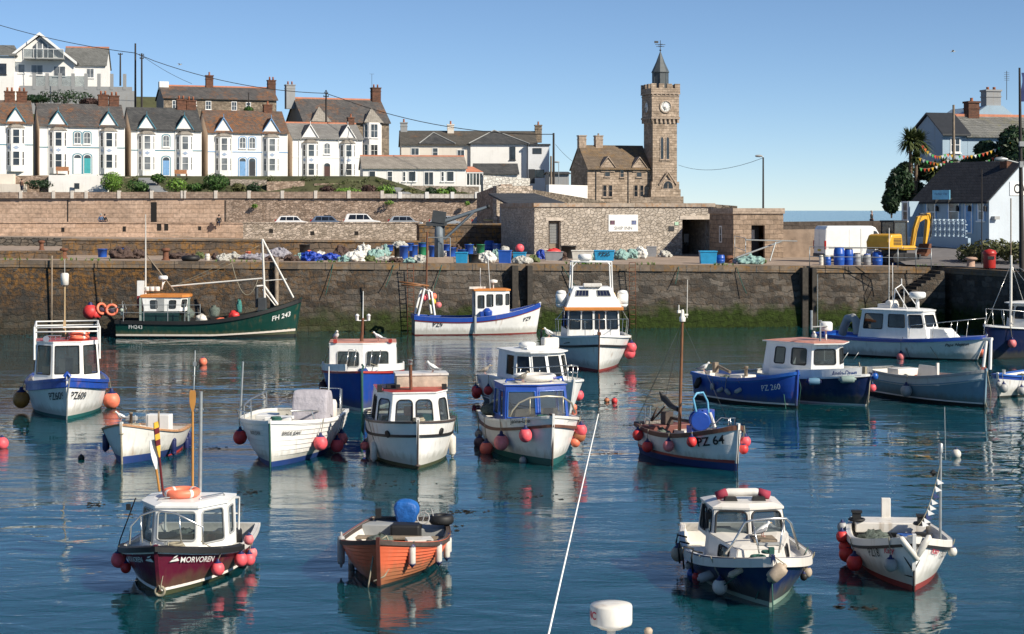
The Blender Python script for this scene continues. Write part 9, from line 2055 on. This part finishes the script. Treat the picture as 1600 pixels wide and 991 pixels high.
o, Mx, L=wallx('white_balustrade', 'white pierced balustrade wall in front of the bungalow garden', 600, 747, 222, 222, 303, 303, 9.0, .3, stone('white_block', ((.66, .61, .55), (.74, .70, .64)), (.5, .42, .36), .6, .5, bump=.03, msize=.03))
m=MB()
for px in(625, 667, 707, 745):u=(Mx.inverted()@P(px, 303, 222)).x;m.box2(u-.22, u+.22,-.08, .38, 9.0, PZ(300, 222))
m.build('pillar', RENDERW, o)
wallx('white_lean_to', 'white rendered garden building with a small dark window', 76, 168, 228, 229, 273.5, 274.5, 8.5, 4, RENDERW)
one(MB().box(P(120, 291, 227.9), (.65, .1, .75)), 'garden_window', PANEB, 'small dark window in the white garden building', 'window')
wallx('cream_garden_wall', 'cream rendered block at the left end of the gardens',-20, 32, 225, 225, 287, 288, 8.5, 3, RENDERC);wallx('upper_cream_wall', 'pale rendered wall step behind the cream block',-20, 21, 228, 228, 272, 272, 8.5, 1, RENDERC)
wallx('garden_stone_wall', 'pinkish stone garden wall left of the white garden building', 21, 76, 229, 229, 275, 274, 8.5, .5, RUBBLE)
wallx('garden_stone_wall', 'pinkish stone garden wall in front of the blue trimmed block, right half', 417, 476, 231, 232, 284, 283, 8.5, .5, RUBBLE);wallx('garden_stone_wall', 'pale brown rubble wall in front of the grey-roofed bay house', 491, 597, 232, 233, 287, 286, 8.5, .5, RUBBLE)
wallx('bungalow_garden_wall', 'pale rough wall below the bungalow windows', 630, 748, 236, 236, 290, 291.5, 8.5, .5, PALER);wallx('grey_garden_wall', 'pale grey garden wall below the blue trimmed terrace block', 360, 416, 232, 232, 280, 281, 8.5, .5, PALER)
for k, (x0, y0, x1, y1)in enumerate(((226, 278, 258, 303), (617, 293, 640, 305))):
 f0, f1=P(x0, y0, 233), P(x1, y1, 223.5);st=MB();n=12
 for i in range(n):a=f0.lerp(f1, i/n);st.box2(a.x-.7, a.x+.7, a.y-.5, a.y+.45, a.z-1.0, a.z)
 one(st, 'garden_steps', RENDERG, ['dark garden steps descending in the middle terrace garden', 'grey steps descending in the bungalow garden'][k], 'steps')
for k, (x, lab)in enumerate(((98, 'wooden garden bench against the second terrace block'), (283, 'picnic bench in front of the third terrace block'))):
 p=P(x, 272.5 if k==0 else 277, 236 if k==0 else 241);ro=empty('garden_bench', p-V((0, 0, .0)), R(28), lab, 'bench', 'garden benches');MB().box((0, 0, .45), (1.7, .5, .06)).build('seat', WOOD, ro);MB().box((0, .25, .75), (1.7, .06, .5)).build('backrest', WOOD, ro)
 for s in(-.75, .75):MB().box((s, 0, .2), (.08, .45, .45)).build('leg', WOOD, ro)
SKIN=M('skin', (.50, .28, .20), .6, var=.08);HAIRG=M('grey_hair', (.35, .34, .33), .9);HAIRB=M('dark_hair', (.03, .02, .015), .9)
def skinned(name, verts, edges, radii, mat, parent):
 me=bpy.data.meshes.new(name);me.from_pydata(verts, edges, []);me.materials.append(mat);o=bpy.data.objects.new(name, me);C.objects.link(o);o.parent=parent
 s=o.modifiers.new('skin', 'SKIN');s.use_smooth_shade=True
 sv=me.skin_vertices[0].data if me.skin_vertices else None
 if sv is None:
  me.attributes
 for v, r in zip(me.skin_vertices[0].data, radii):v.radius=(r, r*.85)if not isinstance(r, tuple)else r
 me.skin_vertices[0].data[0].use_root=True
 ss=o.modifiers.new('sub', 'SUBSURF');ss.levels=ss.render_levels=1
 return o
def person(p, rz, label, top, legs, hair, pose='stand', sc=1.0):
 ro=empty('person', p, rz, label, 'person', None, sc)
 lift=-.42 if pose=='sit' else 0
 hip, chest, neck=V((0, 0, .92+lift)), V((0, .0, 1.32+lift)), V((0,-.01, 1.5+lift))
 k=.18 if pose=='walk' else .0
 if pose=='sit':legL=[V((.1, 0, .5)), V((.12,-.42, .5)), V((.12,-.45, .05))];legR=[V((-.1, 0, .5)), V((-.12,-.42, .5)), V((-.12,-.45, .05))]
 else:legL=[V((.1, 0, .88)), V((.11,-k, .48)), V((.11, k*.4-k, .05))];legR=[V((-.1, 0, .88)), V((-.11, k*.5, .48)), V((-.11, k*1.5, .05))]
 ft=[legL[2]+V((0,-.14,-.02)), legR[2]+V((0,-.14,-.02))]
 aL=[V((.19, 0, 1.4+lift)), V((.27, .02+k*.5, 1.12+lift)), V((.25,-.14+k, .9+lift))];aR=[V((-.19, 0, 1.4+lift)), V((-.27, .02-k*.5, 1.12+lift)), V((-.25,-.12-k, .9+lift))]
 v=[hip, chest, neck, V((0,-.02, 1.6+lift)), V((0,-.03, 1.72+lift))]+legL+[ft[0]]+legR+[ft[1]]+aL+aR
 e=[(0, 1), (1, 2), (2, 3), (3, 4), (0, 5), (5, 6), (6, 7), (7, 8), (0, 9), (9, 10), (10, 11), (11, 12), (1, 13), (13, 14), (14, 15), (1, 16), (16, 17), (17, 18)]
 r=[(.14, .11), (.15, .11), .055, .085, .09, .09, .065, .045, .04, .09, .065, .045, .04, .06, .045, .035, .06, .045, .035]
 skinned('body', v, e, r, SKIN, ro)
 skinned('jacket', [hip+V((0, 0, .02)), chest, V((0, 0, 1.42+lift))]+aL[:2]+[aL[1].lerp(aL[2], .7)]+aR[:2]+[aR[1].lerp(aR[2], .7)], [(0, 1), (1, 2), (1, 3), (3, 4), (4, 5), (1, 6), (6, 7), (7, 8)], [(.17, .14), (.19, .14), (.08, .08), .085, .065, .055, .085, .065, .055], top, ro)
 skinned('trousers', [hip]+legL+legR, [(0, 1), (1, 2), (2, 3), (0, 4), (4, 5), (5, 6)], [(.16, .13), .11, .085, .07, .11, .085, .07], legs, ro)
 MB().ball((0, .01, 1.70+lift), .115, 12, 0, 1.0).build('hair', hair, ro)
 m=MB().tube([(0,-.10, 1.66+lift), (0,-.135, 1.64+lift)], .018, 5)
 m.build('nose', SKIN, ro)
 return ro
JB=M('denim_jacket', (.10, .16, .28), .8);JK=M('black_jacket', (.02, .02, .022), .8);JW=M('white_shirt', (.65, .64, .60), .8);JN=M('navy_trousers', (.02, .025, .05), .8);JP=M('brown_coat', (.22, .12, .08), .8)
def stand(px, py, d, z, *a, **k):return person(V((PX(px, d), d, z)), *a, **k)
zt=PZ(348.6, 204)-1.0
stand(157.5, 347, 206.5, 5.35, R(160), 'person in a pale denim jacket walking beside someone in black on the upper road', JB, JN, HAIRG, 'walk', sc=1.0)
stand(163.5, 347, 206.8, 5.3, R(170), 'person in black walking beside someone in denim on the upper road', JK, JN, HAIRB, 'walk', sc=1.0)
stand(342, 344, 204.0, 5.68, R(200), 'person in dark clothes sitting on the road wall', JK, JN, HAIRB, 'sit', sc=1.0)
d_=173.5;stand(1362, 345, d_, PZ(358, d_), R(60), 'person in a dark jacket leaning at the breakwater against the sea', JK, JN, HAIRG, 'walk')
stand(1376, 372, 127, 3.95, R(20), 'white haired person in a white shirt beside the yellow excavator', JW, JN, HAIRG)
stand(34, 287, 223.6, PZ(302, 223.6), R(150), 'person in a brown coat standing in the left garden', JP, JN, HAIRB)
def flying(px, py, d, sp, label):
 ro=empty('flying_gull', P(px, py, d), R(70), label, 'gull', 'gulls on the wing')
 MB().tube([(0, .25, 0), (0, .1, .02), (0,-.1, .03), (0,-.22, .05), (0,-.3, .03)], .05, 8, r1=.02).ball((0,-.05, .02), .08, 8).build('body', GULLB, ro)
 for s in(-1, 1):MB().add([(0,-.12, .03), (s*sp*.5,-.1, .18), (s*sp, .06, .06), (s*sp*.5, .08, .17), (0, .1, .03)], [(0, 1, 3, 4), (1, 2, 3)]).build('wing', GULLG, ro, solid=.01)
flying(281, 101.5, 240, .65, 'white gull flying above the terrace near the overhead cable');flying(1489, 81, 200, .5, 'gull flying high in the empty sky on the right')
for(x, y, d, lab)in((1033, 60.5, 250, 'gull perched on the weathervane of the clock tower'), ):
 pass
cam=bpy.data.cameras.new('camera');co=bpy.data.objects.new('camera', cam);C.objects.link(co)
co.location=(0, 0, H);co.rotation_euler=(R(90), 0, 0)
cam.sensor_width=36;cam.lens=F/1600*36;cam.shift_y=-(495.5-HY)/1600;cam.clip_end=80000;cam.clip_start=.5
bpy.context.scene.camera=co
AZ, EL=R(55), R(34)
S=V((math.sin(AZ)*math.cos(EL),-math.cos(AZ)*math.cos(EL), math.sin(EL)))
sun=bpy.data.lights.new('sun', 'SUN');so=bpy.data.objects.new('sun', sun);C.objects.link(so)
sun.energy=5.0;sun.angle=R(.5);sun.color=(1, .91, .76);so.rotation_euler=S.to_track_quat('Z', 'Y').to_euler();so.location=(30,-30, 60)
w=bpy.data.worlds.new('World');bpy.context.scene.world=w;w.use_nodes=True;nt=w.node_tree
sky=nt.nodes.new('ShaderNodeTexSky');sky.sky_type='NISHITA';sky.sun_disc=False;sky.sun_elevation=EL;sky.sun_rotation=math.atan2(S.x, S.y)
sky.air_density=.55;sky.dust_density=0;sky.ozone_density=9.0;sky.altitude=0
bg=nt.nodes['Background'];bg.inputs['Strength'].default_value=.108;nn=N(nt);nt.links.new(nn.mix(1.0, sky.outputs[0], (1.3, 1.02, .80), 'MULTIPLY'), bg.inputs[0])
sc=bpy.context.scene
sc.view_settings.view_transform='Standard';sc.view_settings.look='None';sc.view_settings.exposure=.44;sc.view_settings.gamma=1
sc.cycles.max_bounces=8;sc.cycles.transparent_max_bounces=12;sc.cycles.caustics_reflective=False;sc.cycles.caustics_refractive=False
